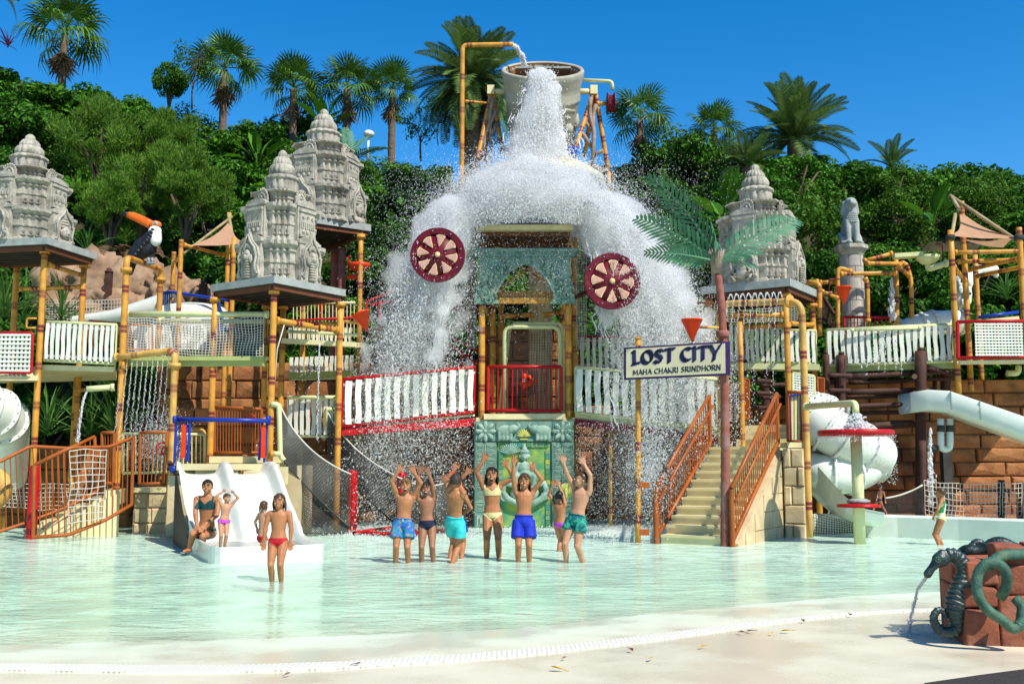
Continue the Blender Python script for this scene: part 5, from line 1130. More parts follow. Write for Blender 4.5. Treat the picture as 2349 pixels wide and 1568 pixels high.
# ------------------------------------------------------------ splash tower
ct = thing('splash_tower', 'central splash tower with blue edged roof and green carved arch', 'play tower', V(.3, 24.3, 0), 'bamboo style play towers')
YF = 24.25
for vx, Y in ((1106, YF), (1303, YF)): p = at(vx, 690, Y); pipe(ct, [V(p.x, p.y, at(vx, 962, Y).z), at(vx, 560, Y)], .105, name='post', bands=.62, phase=.25)
for vx, Y in ((1131, 25.4), (1150, 26.6), (1318, 25.2), (1290, 26.6)): p = at(vx, 690, Y); pipe(ct, [V(p.x, p.y, -.1), at(vx, 545, Y)], .10, name='post', bands=.75, phase=.2)
for vx in (1106, 1303): p = at(vx, 690, 24.6); pipe(ct, [V(p.x, 24.75, -.1), V(p.x, 24.75, 2.5)], .1, name='post')
deck(ct, [at(1092, 957, YF - .05), at(1318, 957, YF - .05), V(1.9, 26.8, at(1092, 957, YF).z), V(-1.2, 26.8, at(1092, 957, YF).z)], .1, cream, 'deck'); q = MB(); q.beam(at(1110, 955, YF - .12), at(1297, 955, YF - .12), .05, .13); q.build('deck_edge', cream, ct)
for vy0, vy1, nm in ((676, 676, 'cross_beam'), (690, 690, 'cross_beam')): q = MB(); q.beam(at(1118, vy0, YF + (.35 if vy0 < 680 else .1)), at(1300, vy1, YF + (.35 if vy0 < 680 else .1)), .12, .17 if vy0 < 680 else .13); q.build(nm, bamboo, ct, True)
for a_, b_ in (((1140, 665), (1232, 603)), ((1272, 660), (1180, 603))): q = MB(); q.beam(at(*a_, YF + .6), at(*b_, YF + .6), .03, .06); q.build('brace', bamboo, ct, True)
for a_, b_ in (((1128, 730), (1106, 700)), ((1150, 725), (1222, 722)), ((1250, 722), (1312, 712))): pipe(ct, [at(*a_, YF + 1.1), at(*b_, YF + 1.1)], .08, fl=(0, 1))
# arch panel
def arch_panel():
    s = YF / FOC; q = MB(); c = at(1204, 697, YF - .12); M = Matrix.Translation(c)
    W, H_ = 232 * s, 129 * s; iw = 148 * s
    # left half and right half outlines around a pointed arch
    for sg in (-1, 1):
        outl = [(sg * W / 2 * 1.0, 0), (sg * W / 2 * .97, H_ * .33), (sg * W / 2 * .92, H_ * .36), (sg * W / 2 * .92, H_ * .86), (0, H_ * .86)]
        arc = [(0, H_ * .72), (sg * iw * .10, H_ * .70), (sg * iw * .25, H_ * .58), (sg * iw * .37, H_ * .38), (sg * iw * .46, H_ * .18), (sg * iw * .44, H_ * .10), (sg * iw * .40, 0)]
        poly = outl + arc
        q.prism(poly if sg < 0 else poly[::-1], .14, M)
        q.tube([M @ V(x, -.08, z) for x, z in arc[:-1]], .035, 7)
        for k in range(5):           # flame and scroll carving
            x0 = sg * (iw * .24 + k * W * .058); z0 = H_ * (.66 - k * .125)
            q.tube([M @ V(x0, -.085, z0), M @ V(x0 + sg * .06, -.1, z0 + .10), M @ V(x0 + sg * .02, -.1, z0 + .2), M @ V(x0 + sg * .08, -.085, z0 + .34)], [.05, .045, .03, .008], 7)
            q.tube([M @ V(x0 + sg * .1, -.085, z0 - .04), M @ V(x0 + sg * .16, -.1, z0 + .08), M @ V(x0 + sg * .13, -.09, z0 + .2)], [.04, .035, .008], 6)
        q.tube(spiral((sg * W * .40, -.09, H_ * .17), .15, 1.8, 26, M, sg, 0 if sg > 0 else pi), .032, 6); q.tube(spiral((sg * W * .36, -.1, H_ * .06), .11, 1.6, 22, M, -sg, 0), .03, 6); q.tube(spiral((sg * W * .43, -.09, H_ * .32), .10, 1.5, 20, M, -sg, 1), .026, 6)
    q.box(c + V(0, 0, H_ * .90), (W * 1.0, .2, H_ * .10)); q.box(c + V(0, -.03, H_ * .96), (W * 1.05, .26, H_ * .06)); q.ball(c + V(0, -.1, H_ * .78), (.16, .06, .12)); return q.build('carved_arch', greenst, ct)
arch_panel()
# roof: brown fascia, cream cornice, blue sloping top
zr = at(1204, 534, YF).z
q = MB(); q.box(at(1203, 546, YF + .9) + V(0, .3, -.02), (2.15, 2.6, .30)); q.build('fascia', joist, ct)
q = MB(); a = at(1203, 526, YF - .1); q.box(V(a.x, YF + 1.15, a.z), (2.32, 2.9, .12)); q.box(V(a.x, YF + 1.15, a.z + .05), (2.18, 2.76, .10)); q.build('cornice', cream, ct)
q = MB(); z0 = at(1203, 517, YF).z; hw = 1.02; q.loft([[V(a.x + x * w, YF + 1.15 + y * w, z) for x, y in ((-hw, -1.3), (hw, -1.3), (hw, 1.3), (-hw, 1.3))] for w, z in ((1, z0), (.94, z0 + .14), (.5, z0 + .42), (.06, z0 + .55))], False); q.build('roof', bluep, ct)
# dispersal cone rim seen behind the water
q = MB(); c = at(1250, 392, 26.0); q.loft([[V(c.x + cos(t_) * r, c.y + sin(t_) * r * .9, z) for t_ in np.linspace(0, 2 * pi, 33)[:-1]] for r, z in ((1.5, c.z - .35), (1.53, c.z - .2), (1.1, c.z + .1), (.8, c.z + .2))], True); q.build('splash_cone', cream, ct)
# white block column in the middle
wcol = thing('block_column', 'pale round block column inside the splash tower', 'column', V(.7, 26.0, 0)); xC = at(1240, 900, 26).x
zt = at(1240, 560, 26).z; k = 0; z = -.1; rows_ = 13; hr = (zt + .1) / rows_
for i in range(rows_):
    for j in range(5):
        a0 = j * 2 * pi / 5 + (i % 2) * .63 + .03; a1 = a0 + 2 * pi / 5 - .06; key = ('colblk', i % 2)
        pts = np.linspace(a0, a1, 6); q = MB(); ring = [V(xC + cos(t_) * .30, 26 + sin(t_) * .30, 0) for t_ in pts] + [V(xC + cos(t_) * .2, 26 + sin(t_) * .2, 0) for t_ in pts[::-1]]
        q.loft([[p + V(0, 0, z + .008) for p in ring], [p + V(0, 0, z + hr - .008) for p in ring]], False); q.build('block', stone if False else yblock, wcol)
    z += hr
q = MB(); q.lathe([(.27, -.1), (.27, zt)], 20, Matrix.Translation((xC, 26, 0))); q.build('core', ymortar, wcol)
# red railing with a fish on a net
balustrade('railing', 'red balustrade across the front of the splash tower', [at(1120, 841, YF - .05), at(1287, 841, YF - .05)], [at(1119, 941, YF - .05), at(1287, 941, YF - .05)], 14, red, .042, .014)
hp = thing('pipe_hoop', 'pale green double pipe hoop inside the splash tower', 'pipe frame', at(1156, 950, 24.7)); rail(hp, [at(1157, 950, 24.6), at(1157, 750, 24.6), at(1284, 750, 24.6), at(1284, 950, 24.6)], .05, pale, 'hoop', .2, 10); rail(hp, [at(1145, 950, 25.0), at(1171, 741, 25.0), at(1290, 741, 25.0), at(1292, 950, 25.0)], .045, pale, 'hoop', .2, 10)
net(hp, bil(at(1162, 762, 24.62), at(1280, 762, 24.62), at(1162, 945, 24.62), at(1280, 945, 24.62), 0, .03), 20, 30, .005, brope)
fn = thing('fish_figure', 'small orange fish figure on black netting behind the red balustrade', 'decoration', at(1203, 905, 24.5)); q = MB()
p = at(1203, 880, 24.45); link('body', blobs([('b', p, (.13, .05, .10)), ('c', p + V(.1, 0, -.02), p + V(.2, 0, .06), .06, .05), ('c', p + V(.2, 0, .06), p + V(.12, 0, .18), .05, .04), ('c', p + V(.02, 0, .1), p + V(.0, 0, .2), .05, .06), ('c', p + V(-.02, 0, -.1), p + V(-.03, 0, -.16), .04, .02)], .02, 'body', ored), fn); q.ball(p + V(-.02, -.06, .08), .045); q.build('eye', wht, fn); q = MB(); q.ball(p + V(-.02, -.1, .08), .015); q.build('pupil', ptip, fn)
net(fn, bil(at(1177, 848, 24.5), at(1229, 848, 24.5), at(1177, 904, 24.5), at(1229, 904, 24.5)), 16, 16, .006, brope)
# net walls beside the tower
for x0, x1, Y, lab in ((1072, 1092, 25.2, 'rope mesh side wall of the splash tower on the slide side'), (1322, 1345, 25.0, 'rope mesh side wall of the splash tower on the stairs side')):
    net(None, bil(at(x0, 580, Y), at(x1, 580, Y), at(x0, 800, Y), at(x1, 800, Y), 0, .02), 6, 34, .006, rope, 'mesh_wall', label=lab, cat='net')
# medallion wheels
pinkm = mk('pink_paint', (.62, .34, .28), (.54, .29, .23), rough=.45); gold = mk('gold_edge_paint', (.75, .55, .25), rough=.5)
def medallion(label, vx, vy, Y, rpx, spin, tilt=0):
    c = at(vx, vy, Y); r = rpx * Y / FOC; t = thing('flower_medallion', label, 'wheel', c, 'maroon flower wheels'); M = Matrix.Translation(c) @ Matrix.Rotation(tilt, 4, 'Z') @ Matrix.Rotation(spin, 4, 'Y')
    q = MB(); q.lathe([(0.02, -.04), (r * .8, -.04), (r * .8, .04), (.02, .04)], 40, M @ Matrix.Rotation(pi / 2, 4, 'X')); q.build('disc', maroon, t)
    q = MB(); q.lathe([(r * .78, -.07), (r, -.07), (r, .07), (r * .78, .07), (r * .78, -.07)], 48, M @ Matrix.Rotation(pi / 2, 4, 'X'), smooth=False); q.build('rim', red if False else maroon, t)
    for k in range(8):
        a = k * pi / 4; Mk = M @ Matrix.Rotation(a, 4, 'Y')
        tri = [(0, r * .30), (r * .10, r * .42), (r * .18, r * .58), (r * .27, r * .70), (r * .14, r * .75), (0, r * .765), (-r * .14, r * .75), (-r * .27, r * .70), (-r * .18, r * .58), (-r * .10, r * .42)]
        q = MB(); q.prism([(x * .66, z) for x, z in tri], .02, Mk @ Matrix.Translation((0, -.048, 0))); q.build('petal_edge', gold, t)
        q = MB(); q.prism([(x * .47, r * .56 + (z - r * .56) * .86) for x, z in tri], .02, Mk @ Matrix.Translation((0, -.058, 0))); q.build('petal', pinkm, t)
        q = MB(); q.ball(M @ Matrix.Rotation(a + .39, 4, 'Y') @ V(0, -.08, r * .89), r * .03, 8, 6); q.build('bolt', bolt, t)
    q = MB(); q.ball(c + V(0, -.07, 0), (r * .10, .04, r * .10)); q.build('hub', gold, t)
    q = MB(); q.tube([c + V(0, .05, 0), c + V(.7 if vx < 1200 else -.7, 2.2, 0)], .06, 10); q.build('axle', maroon, t)
medallion('maroon flower wheel with pink petals on the slide side of the splash tower', 1004, 585, 22.7, 64, .2, -.12); medallion('maroon flower wheel with pink petals on the stairs side of the splash tower', 1404, 645, 22.7, 66, .05, .12)
rs2 = thing('red_pipework', 'tangle of red pipes and stair rails behind the falling water on the slide side', 'pipe frame', V(-2.5, 26, 0))
for a_, b_ in (((845, 690), (910, 665)), ((850, 700), (905, 690)), ((1030, 770), (1098, 805)), ((1030, 790), (1098, 835)), ((1060, 800), (1060, 860)), ((840, 690), (842, 745)), ((870, 690), (872, 760)), ((900, 685), (902, 770))): bar(rs2, at(*a_, 26), at(*b_, 26), .04, red, 'pipe', 8)
q = MB(); q.lathe([(.02, .1), (.5, .06), (.52, 0), (.4, -.08), (.1, -.1)], 20, Matrix.Translation(at(1075, 705, 26))); q.build('disc', maroon, rs2); pipe(rs2, [V(at(1080, 660, 26).x, 26, 1), at(1080, 610, 26)], .09, maroon, 'post')
# ------------------------------------------------------------ green relief panel
def relief_panel():
    Yp = 24.0; s = Yp / FOC; X0, X1 = at(1087, 1000, Yp).x, at(1317, 1000, Yp).x; zt, W = at(1200, 966, Yp).z, X1 - X0; cx = (X0 + X1) / 2; y = Yp
    t = thing('carved_relief', 'green carved relief panel with elephants and a seated figure under the splash tower', 'panel', V(cx, y, 0))
    px = lambda vx: at(vx, 1000, Yp).x; pz = lambda vy: at(1200, vy, Yp).z
    q = MB(); q.box(V(cx, y + .15, zt / 2 - .06), (W, .26, zt + .12)); q.build('backing', greenst, t)
    for x0, x1 in ((1090, 1139), (1266, 1314)):
        q = MB(); q.box(V((px(x0) + px(x1)) / 2, y, zt * .42 - .06), (px(x1) - px(x0), .1, pz(1012) + .12 - .02)); q.v = [(a, b, c if c < 1 else pz(1014)) for a, b, c in q.v]; q.build('pilaster', greenst, t)
        for col in range(2):
            for r in range(8):     # greek key squares
                c = V(px(x0 + 13 + col * 24), y - .055, pz(1028 + r * 19.3)); w, h = .20, .155; k = MB(); pth = []
                for j in range(3):
                    f = 1 - j * .33; pth += [(-w / 2 * f, -h / 2 * f), (w / 2 * f, -h / 2 * f), (w / 2 * f, h / 2 * f), (-w / 2 * f, h / 2 * f), (-w / 2 * f, -h / 2 * f + h * .14)]
                key = 'gk%d' % col
                if key not in UB: k.tube([V(a * (1 if col else -1), 0, b) for a, b in pth], .0125, 4, smooth=False); UB[key] = k.mesh('key_square', greenrel)
                link('key_square', UB[key], t, loc=c)
    for vx in (1114, 1290):       # flower tiles
        c = V(px(vx), y - .05, pz(989)); q = MB(); q.box(c + V(0, .03, 0), (.46, .06, .44)); q.build('tile', greenst, t); q = MB()
        for k in range(8):
            a = k * pi / 4; M = Matrix.Rotation(-a, 3, 'Y'); q.ball(c + M @ V(0, -.02, .15), (.055, .035, .10), 8, 6, M)
        for k in range(14): a = k * .449; q.ball(c + V(cos(a) * .07, -.03, sin(a) * .07), .018, 6, 4)
        q.ball(c + V(0, -.03, 0), (.055, .03, .055), 8, 6); q.build('flower', greenrel, t)
    q = MB(); c = V(cx, y - .01, pz(989)); q.box(c, (1.3, .06, .46)); q.build('frieze', greenst, t)
    for sg in (-1, 1):             # elephants facing the lotus
        e = c + V(sg * .36, -.06, 0); bl_ = [('b', e + V(sg * .08, 0, .02), (.20, .07, .13)), ('b', e + V(-sg * .12, -.02, .06), (.10, .07, .10)), ('c', e + V(-sg * .2, -.03, .06), e + V(-sg * .26, -.03, .14), .035, .028), ('c', e + V(-sg * .26, -.03, .14), e + V(-sg * .2, -.03, .2), .028, .02)]
        for lx in (-.06, .04, .12, .22): bl_.append(('c', e + V(sg * lx, -.01, -.04), e + V(sg * lx, -.01, -.19), .042, .038))
        bl_.append(('b', e + V(-sg * .05, -.06, .06), (.06, .025, .09))); link('elephant', blobs(bl_, .02, 'elephant', greenrel, 2), t)
    q = MB()
    for k in range(9): a = radians(10 + k * 20); M = Matrix.Rotation(pi / 2 - a, 3, 'Y'); q.ball(c + V(0, -.05, -.12) + M @ V(0, 0, .09), (.025, .03, .09), 6, 5, M)
    q.box(c + V(0, -.04, -.18), (.18, .05, .03)); q.build('lotus', yellowrel, t)
    # recessed painted field and its tile border
    q = MB(); q.box(V(cx, y + .03, pz(1110)), (px(1262) - px(1142), .06, pz(1014) - pz(1208))); q.build('painted_field', greenback, t)
    tiles = [mk('border_tile_%d' % i, c_, rough=.3) for i, c_ in enumerate(((.08, .22, .10), (.18, .3, .16), (.42, .42, .06), (.05, .26, .2)))]
    tm = []
    for i in range(4): k = MB(); k.box((0, 0, 0), (1, 1, 1)); tm.append(k.mesh('border_tile', tiles[i]))
    for i in range(11): link('border_tile', tm[R.randrange(4)], t, loc=V(lerp(px(1146), px(1258), (i + .5) / 11), y - .005, pz(1020)), scale=((px(1258) - px(1146)) / 11 * .92, .05, .1))
    for sx in (1149, 1256):
        for i in range(15): link('border_tile', tm[R.randrange(4)], t, loc=V(px(sx), y - .005, lerp(pz(1030), pz(1204), (i + .5) / 15)), scale=(.10, .05, (pz(1030) - pz(1204)) / 15 * .9))
    # fan, seated figure on a curling throne
    fc_ = V(px(1170), y - .03, pz(1042)); fan = MB()
    for k in range(13):
        a = radians(20 + k * 11.7); M = Matrix.Rotation(pi / 2 - a, 3, 'Y'); fan.ball(fc_ + M @ V(0, 0, .14), (.022, .03, .14), 6, 5, M)
    fan.build('fan', greenrel, t)
    f = lambda vx, vy, dy=0: V(px(vx), y - .09 + dy, pz(vy)); B_ = [('b', f(1203, 1047), (.095, .08, .095)), ('b', f(1203, 1036), (.12, .08, .06)), ('c', f(1203, 1030), f(1203, 1018), .07, .02), ('b', f(1202, 1072), (.15, .09, .15)), ('b', f(1203, 1085), (.14, .1, .10))]
    for sg in (-1, 1): B_ += [('c', f(1203 + sg * 13, 1064), f(1203 + sg * 21, 1080), .05, .042), ('c', f(1203 + sg * 21, 1080), f(1203 + sg * 13, 1088), .042, .035), ('c', f(1203 + sg * 8, 1090), f(1203 + sg * 22, 1092, -.06), .075, .06), ('c', f(1203 + sg * 22, 1092, -.06), f(1203 + sg * 19, 1115, -.02), .06, .045), ('b', f(1203 + sg * 21, 1118, -.05), (.08, .06, .035)), ('b', f(1203 + sg * 11, 1046), (.025, .03, .05))]
    B_ += [('b', f(1203, 1050, -.08), (.03, .03, .025))]; link('figure', blobs(B_, .016, 'figure', greenrel, 2), t)
    q = MB()
    for sg in (-1, 1):
        q.tube([f(1203 + sg * 6, 1120), f(1203 + sg * 26, 1112), f(1203 + sg * 44, 1108), f(1203 + sg * 50, 1126), f(1203 + sg * 40, 1142), f(1203 + sg * 26, 1150), f(1203 + sg * 8, 1158)], [.06, .07, .08, .075, .08, .075, .06], 9); q.tube(spiral((px(1203 + sg * 46), y - .1, pz(1138)), .1, 1.5, 20, Matrix(), sg), .035, 7)
    q.ball(f(1203, 1130), (.34, .07, .2)); 
    for k in range(9): q.ball(f(1203 + k * 5, 1166 - k * 3.2 - (k - 4) ** 2 * .3), (.05, .04, .03), 6, 5)
    q.build('throne', greenrel, t)
    for sx in (1108, 1294): q = MB(); q.box(V(px(sx), y - .03, pz(1193)), (.28, .08, .26)); q.box(V(px(sx), y - .08, pz(1192)), (.13, .06, .14)); q.build('foot_block', greenrel, t)
relief_panel()
nz = thing('wall_nozzle', 'pale yellow round flange nozzle on the relief panel pillar behind the pigtailed girl', 'nozzle', at(1298, 1125, 23.8)); q = MB(); c = at(1298, 1122, 23.82); q.lathe([(.15, 0), (.15, .05), (.06, .06)], 20, Matrix.Translation(c) @ Matrix.Rotation(pi / 2, 4, 'X')); q.build('flange', yellowrel, nz); q = MB(); q.tube([c + V(0, -.05, 0), c + V(0, -.12, -.02), c + V(0, -.16, -.22)], [.05, .045, .035], 10); q.build('spout', yellowrel, nz)
# ------------------------------------------------------------ tipping bucket
YB = 26.6
bk = thing('tipping_bucket', 'huge stone coloured tipping bucket with a carved face pouring water', 'bucket', at(1242, 345, YB))
bst = mk('bucket_stone', (.44, .41, .32), (.34, .32, .255), scale=2.5, rough=.65, bump=.25, bscale=16, dirt=(.26, .22, .15), dscale=1.3, damt=.6)
zt, zb_ = at(1244, 163, YB).z, at(1242, 348, YB).z; xb = at(1244, 200, YB).x; Hb = zt - zb_; Mb = Matrix.Translation((xb, YB, zb_)) @ Matrix.Translation((0, 0, Hb * .6)) @ Matrix.Rotation(radians(33), 4, 'X') @ Matrix.Translation((0, 0, -Hb * .6))
q = MB(); q.lathe([(.86, 0), (.93, Hb * .3), (.98, Hb * .62), (1.0, Hb * .64), (1.03, Hb * .66), (1.0, Hb * .68), (1.02, Hb * .71), (1.0, Hb * .73), (1.03, Hb * .82), (1.09, Hb * .93), (1.10, Hb * .98), (1.08, Hb), (1.0, Hb * 1.0), (.97, Hb * .95), (.9, Hb * .55), (.2, Hb * .5)], 48, Mb); q.build('shell', bst, bk)
inn = mk('bucket_inside', (.20, .09, .03), (.3, .13, .04), rough=.5); q = MB(); q.lathe([(.99, Hb * .99), (.95, Hb * .9), (.88, Hb * .56), (.1, Hb * .52)], 40, Mb, cap=False); q.build('lining', inn, bk)
def fpt(ph, h, out=0.0):
    r = interp(h, [0, .3, .62, 1], [.86, .93, .98, 1.09]) + out; ph = radians(ph); return Mb @ V(r * sin(ph), -r * cos(ph), h * Hb)
fb = []
for sg_ in (1, -1):
    F_ = lambda ph, h, o=0: fpt(10 + sg_ * ph, h, o)
    fb += [('c', F_(4, .57), F_(26, .60), .06, .075), ('c', F_(26, .60), F_(52, .55), .075, .04), ('b', F_(28, .50), (.17, .10, .06)), ('c', F_(12, .465), F_(44, .465), .03, .025), ('b', F_(36, .36, -.03), (.16, .13, .17)), ('b', F_(7, .33), (.09, .09, .07)), ('c', F_(2, .245), F_(28, .27), .055, .03), ('c', F_(2, .19), F_(24, .21), .06, .03), ('b', F_(62, .42), (.10, .10, .24))]
fb += [('c', fpt(10, .56), fpt(10, .36, .10), .06, .11), ('b', fpt(10, .08, -.05), (.2, .12, .12))]
link('carved_face', blobs(fb, .03, 'carved_face', bst, 5), bk)
rail(bk, [at(1338, 184, YB), at(1404, 187, YB), at(1405, 206, YB)], .05, pale, 'overflow_pipe', .1, 10)
for vx in (1126, 1362): q = MB(); q.box(at(vx, 208, YB), (.19, .22, .24)); q.build('bearing_box', cream, bk); rail(bk, [at(vx, 210, YB), at(vx + (42 if vx < 1200 else -42), 210, YB)], .08, cream, 'axle')
for k in range(3): q = MB(); q.box(Mb @ V((k - 1) * .5, .2, Hb * .93), (.46, .9, .05)); q.build('baffle', slabm, bk)
bs = thing('bucket_stand', 'yellow pipe trestle legs carrying the tipping bucket', 'pipe frame', at(1240, 400, YB))
for a_, b_, Y0, Y1 in (((1127, 215), (1096, 362), YB, YB - .5), ((1130, 215), (1153, 352), YB, YB + .5), ((1126, 215), (1110, 370), YB, YB + .6), ((1360, 215), (1315, 356), YB, YB - .5), ((1366, 215), (1396, 395), YB, YB + .2), ((1364, 215), (1340, 360), YB, YB + .7)): pipe(bs, [at(*a_, Y0), at(*b_, Y1)], .085, bands=.5, phase=.2)
for a_, b_ in (((1096, 362), (1092, 560)), ((1396, 395), (1400, 600))): pipe(bs, [at(*a_, YB), at(*b_, YB)], .08)
dw = thing('driftwood_bracing', 'knotted grey driftwood branches lashed between the bucket legs', 'branches', at(1350, 360, YB))
for P in ([(1355, 222), (1352, 262), (1364, 300), (1358, 380)], [(1330, 300), (1345, 318), (1362, 345)], [(1340, 278), (1360, 300)], [(1368, 240), (1360, 262), (1362, 300)], [(1358, 378), (1380, 388), (1396, 392)], [(1384, 345), (1362, 356)], [(1130, 225), (1122, 280), (1128, 350), (1110, 400)], [(1138, 255), (1115, 300), (1105, 370)], [(1140, 285), (1125, 310)]):
    q = MB(); q.tube(fillet([at(a, b, YB - .25 + R.uniform(-.1, .1)) for a, b in P], .3, 4), .055, 7); q.build('branch', drift, dw)
rw = thing('bucket_mill', 'maroon paddle wheel seen edge on beside the tipping bucket', 'wheel', at(1402, 238, YB)); c = at(1401, 238, YB); M = Matrix.Translation(c) @ Matrix.Rotation(pi / 2, 4, 'Y')
for z in (-.09, .09): q = MB(); q.lathe([(.05, z - .012), (.30, z - .012), (.30, z + .012), (.05, z + .012)], 28, M); q.build('disc', maroon, rw)
for k in range(8): q = MB(); a = k * pi / 4; q.box(M @ V(cos(a) * .2, sin(a) * .2, 0), (.16, .18, .02), Matrix.Rotation(a, 3, 'X')); q.build('paddle', maroon, rw)
pipe(rw, [at(1372, 238, YB), at(1392, 238, YB)], .07, fl=(0,)); q = MB(); q.ball(at(1411, 238, YB), .06); q.build('hub', maroon, rw)
fp = thing('fill_pipe', 'tall yellow fill pipe bent over towards the bucket rim', 'pipe', at(1060, 560, YB - .4)); Yq = YB - .4
pipe(fp, [at(1058, 640, Yq), at(1061, 104, Yq), at(1177, 102, Yq)], .085, rad=.15, phase=.5, bands=1.0); pipe(fp, [at(1066, 232, Yq), at(1118, 237, YB - .1)], .05)
stream('water_stream', 'thin arching water stream from the fill pipe into the bucket', [[at(1177, 104, Yq), at(1188, 112, Yq), at(1197, 128, Yq + .1), at(1206, 155, YB)]] * 2, .022, 150, .03, 12)
bb = thing('blue_roof_wedge', 'blue slanted roof panel at the foot of the bucket on both sides of the stream', 'roof panel', at(1240, 350, YB)); q = MB(); q.box(at(1170, 350, YB - .4), (.35, .3, .2), Matrix.Rotation(.5, 3, 'Y')); q.build('panel', bluep, bb); q = MB(); q.box(at(1296, 347, YB - .5), (.62, .3, .22), Matrix.Rotation(.06, 3, 'Y')); q.build('panel', bluep, bb)
# ------------------------------------------------------------ name sign on posts
sg = thing('name_sign', 'cream name sign LOST CITY on a yellow post and a red palm trunk', 'sign', gnd(1463, 1243)); b = gnd(1463, 1244); top = at(1464, 776, b.y); pipe(sg, [V(b.x, b.y, -.12), top], .072, name='post', bands=.72, phase=.35, n=14); q = MB(); q.ball(top, (.07, .07, .04)); q.build('post_cap', bamboo, sg, True)
Yb = gnd(1665, 1252).y; A00, A10, A01, A11 = at(1432, 871, b.y - .1), at(1675, 860, Yb - .16), at(1432, 797, b.y - .1), at(1674, 783, Yb - .16)
A10.z += 0; ux = (A10 - A00); ux.normalize(); uy = (A01 - A00).normalized(); un = ux.cross(uy); Wd = (A10 - A00).length; Ht = (A01 - A00).length; Ms = Matrix((ux, -un, uy)).transposed().to_4x4(); Ms.translation = A00
signc = mk('sign_cream', (.72, .62, .40), (.64, .55, .34), scale=3, rough=.6, dirt=(.45, .38, .3), dscale=2.5, damt=.4); signp = mk('sign_purple', (.07, .03, .14), (.04, .02, .06), scale=5, rough=.6); ink = mk('sign_ink', (.012, .012, .035), (.03, .045, .07), scale=5, rough=.6); halo = mk('sign_letter_edge', (.22, .14, .36), rough=.6)
q = MB(); q.box((0, 0, 0), (1, 1, 1)); q.v = [tuple(Ms @ V((x + .5) * Wd, y * .05, (z + .5) * Ht)) for x, y, z in q.v]; q.build('board_border', signp, sg)
q = MB(); q.box((0, 0, 0), (1, 1, 1)); q.v = [tuple(Ms @ V(.05 + (x + .5) * (Wd - .13), -.028 + y * .02, .035 + (z + .5) * (Ht - .07))) for x, y, z in q.v]; q.build('board', signc, sg)
def arc(cx, cy, rx, ry, a0, a1, n=12): return [(cx + rx * cos(radians(a0 + (a1 - a0) * i / n)), cy + ry * sin(radians(a0 + (a1 - a0) * i / n))) for i in range(n + 1)]
GL = {'L': (.62, [[(.05, 1), (.14, .97), (.16, .06)], [(.04, .02), (.3, .05), (.62, .14)]]), 'O': (.86, [arc(.42, .5, .36, .46, 100, 280), arc(.42, .5, .36, .46, 100, -80)]), 'S': (.66, [[(.56, .88), (.4, .97), (.2, .93), (.12, .77), (.22, .6), (.45, .46), (.55, .28), (.45, .09), (.22, .03), (.05, .14)]]),
      'T': (.76, [[(.02, .93), (.3, .99), (.74, 1.0)], [(.40, .97), (.38, .02)]]), 'C': (.74, [arc(.44, .5, .38, .46, 55, 300)]), 'I': (.30, [[(.08, 1), (.16, .97), (.15, .0)]]), 'Y': (.84, [[(.04, 1), (.14, .95), (.40, .42)], [(.80, 1.06), (.60, .72), (.40, .40), (.30, -.06)]]),
      'M': (.95, [[(.1, .95), (.05, .0)], [(.1, .95), (.45, .2), (.8, .98)], [(.8, .98), (.86, 0)]]), 'A': (.8, [[(.05, 0), (.42, 1)], [(.38, 1), (.74, 0)], [(.18, .36), (.62, .36)]]), 'H': (.82, [[(.1, 1), (.1, 0)], [(.68, 1), (.68, 0)], [(.1, .52), (.68, .54)]]), 'K': (.74, [[(.1, 1), (.1, 0)], [(.62, 1), (.14, .5)], [(.2, .55), (.72, 0)]]),
      'R': (.72, [[(.1, 1), (.1, 0)], [(.08, .97)] + arc(.32, .74, .26, .24, 90, -90, 8) + [(.1, .5)], [(.3, .5), (.7, 0)]]), 'N': (.86, [[(.1, 0), (.12, 1)], [(.12, .98), (.7, .04)], [(.7, 0), (.72, 1.03)]]), 'D': (.84, [[(.12, 1), (.12, 0)], [(.06, .97)] + arc(.3, .5, .42, .47, 90, -90, 12) + [(.06, .03)]])}
def write(text, x0, z0, h, width, nib, m, dep, grow=0, name='letter', rise=0):
    tot = sum(GL[c][0] if c != ' ' else .4 for c in text) + .08 * len(text); k = width / tot; x = x0; na = radians(38); nx_, nz_ = cos(na) * nib / 2, sin(na) * nib / 2
    for ch in text:
        if ch == ' ': x += .4 * k; continue
        w, strokes = GL[ch]; q = MB()
        for st in strokes:
            P = [(x + a * k, z0 + b_ * h + rise * (x - x0)) for a, b_ in st]
            for (a, b_), (c_, d_) in zip(P, P[1:]):
                hexp = [(a - nx_, b_ - nz_), (c_ - nx_, d_ - nz_), (c_ + nx_, d_ + nz_), (a + nx_, b_ + nz_)]
                if grow:
                    cx_, cz_ = sum(p[0] for p in hexp) / 4, sum(p[1] for p in hexp) / 4; hexp = [(p[0] + (grow if p[0] > cx_ else -grow), p[1] + (grow if p[1] > cz_ else -grow)) for p in hexp]
                q.add([Ms @ V(p[0], -dep, p[1]) for p in hexp], [(0, 1, 2, 3)])
            for a, b_ in P: q.add([Ms @ V(a + o * nx_ + e_ * nib * .12, -dep, b_ + o * nz_ - e_ * nib * .12) for o, e_ in ((-1, -1), (1, -1), (1, 1), (-1, 1))], [(0, 1, 2, 3)])
        q.build(name, m, sg); x += (w + .08) * k
write('LOST CITY', .17, Ht * .45, Ht * .40, Wd * .86, .085, halo, .041, .012, 'letter_halo', .012); write('LOST CITY', .17, Ht * .45, Ht * .40, Wd * .86, .085, ink, .0425, 0, 'letter', .012)
write('MAHA CHAKRI SRINDHORN', .19, Ht * .13, Ht * .155, Wd * .84, .026, ink, .0425, 0, 'letter', .012)
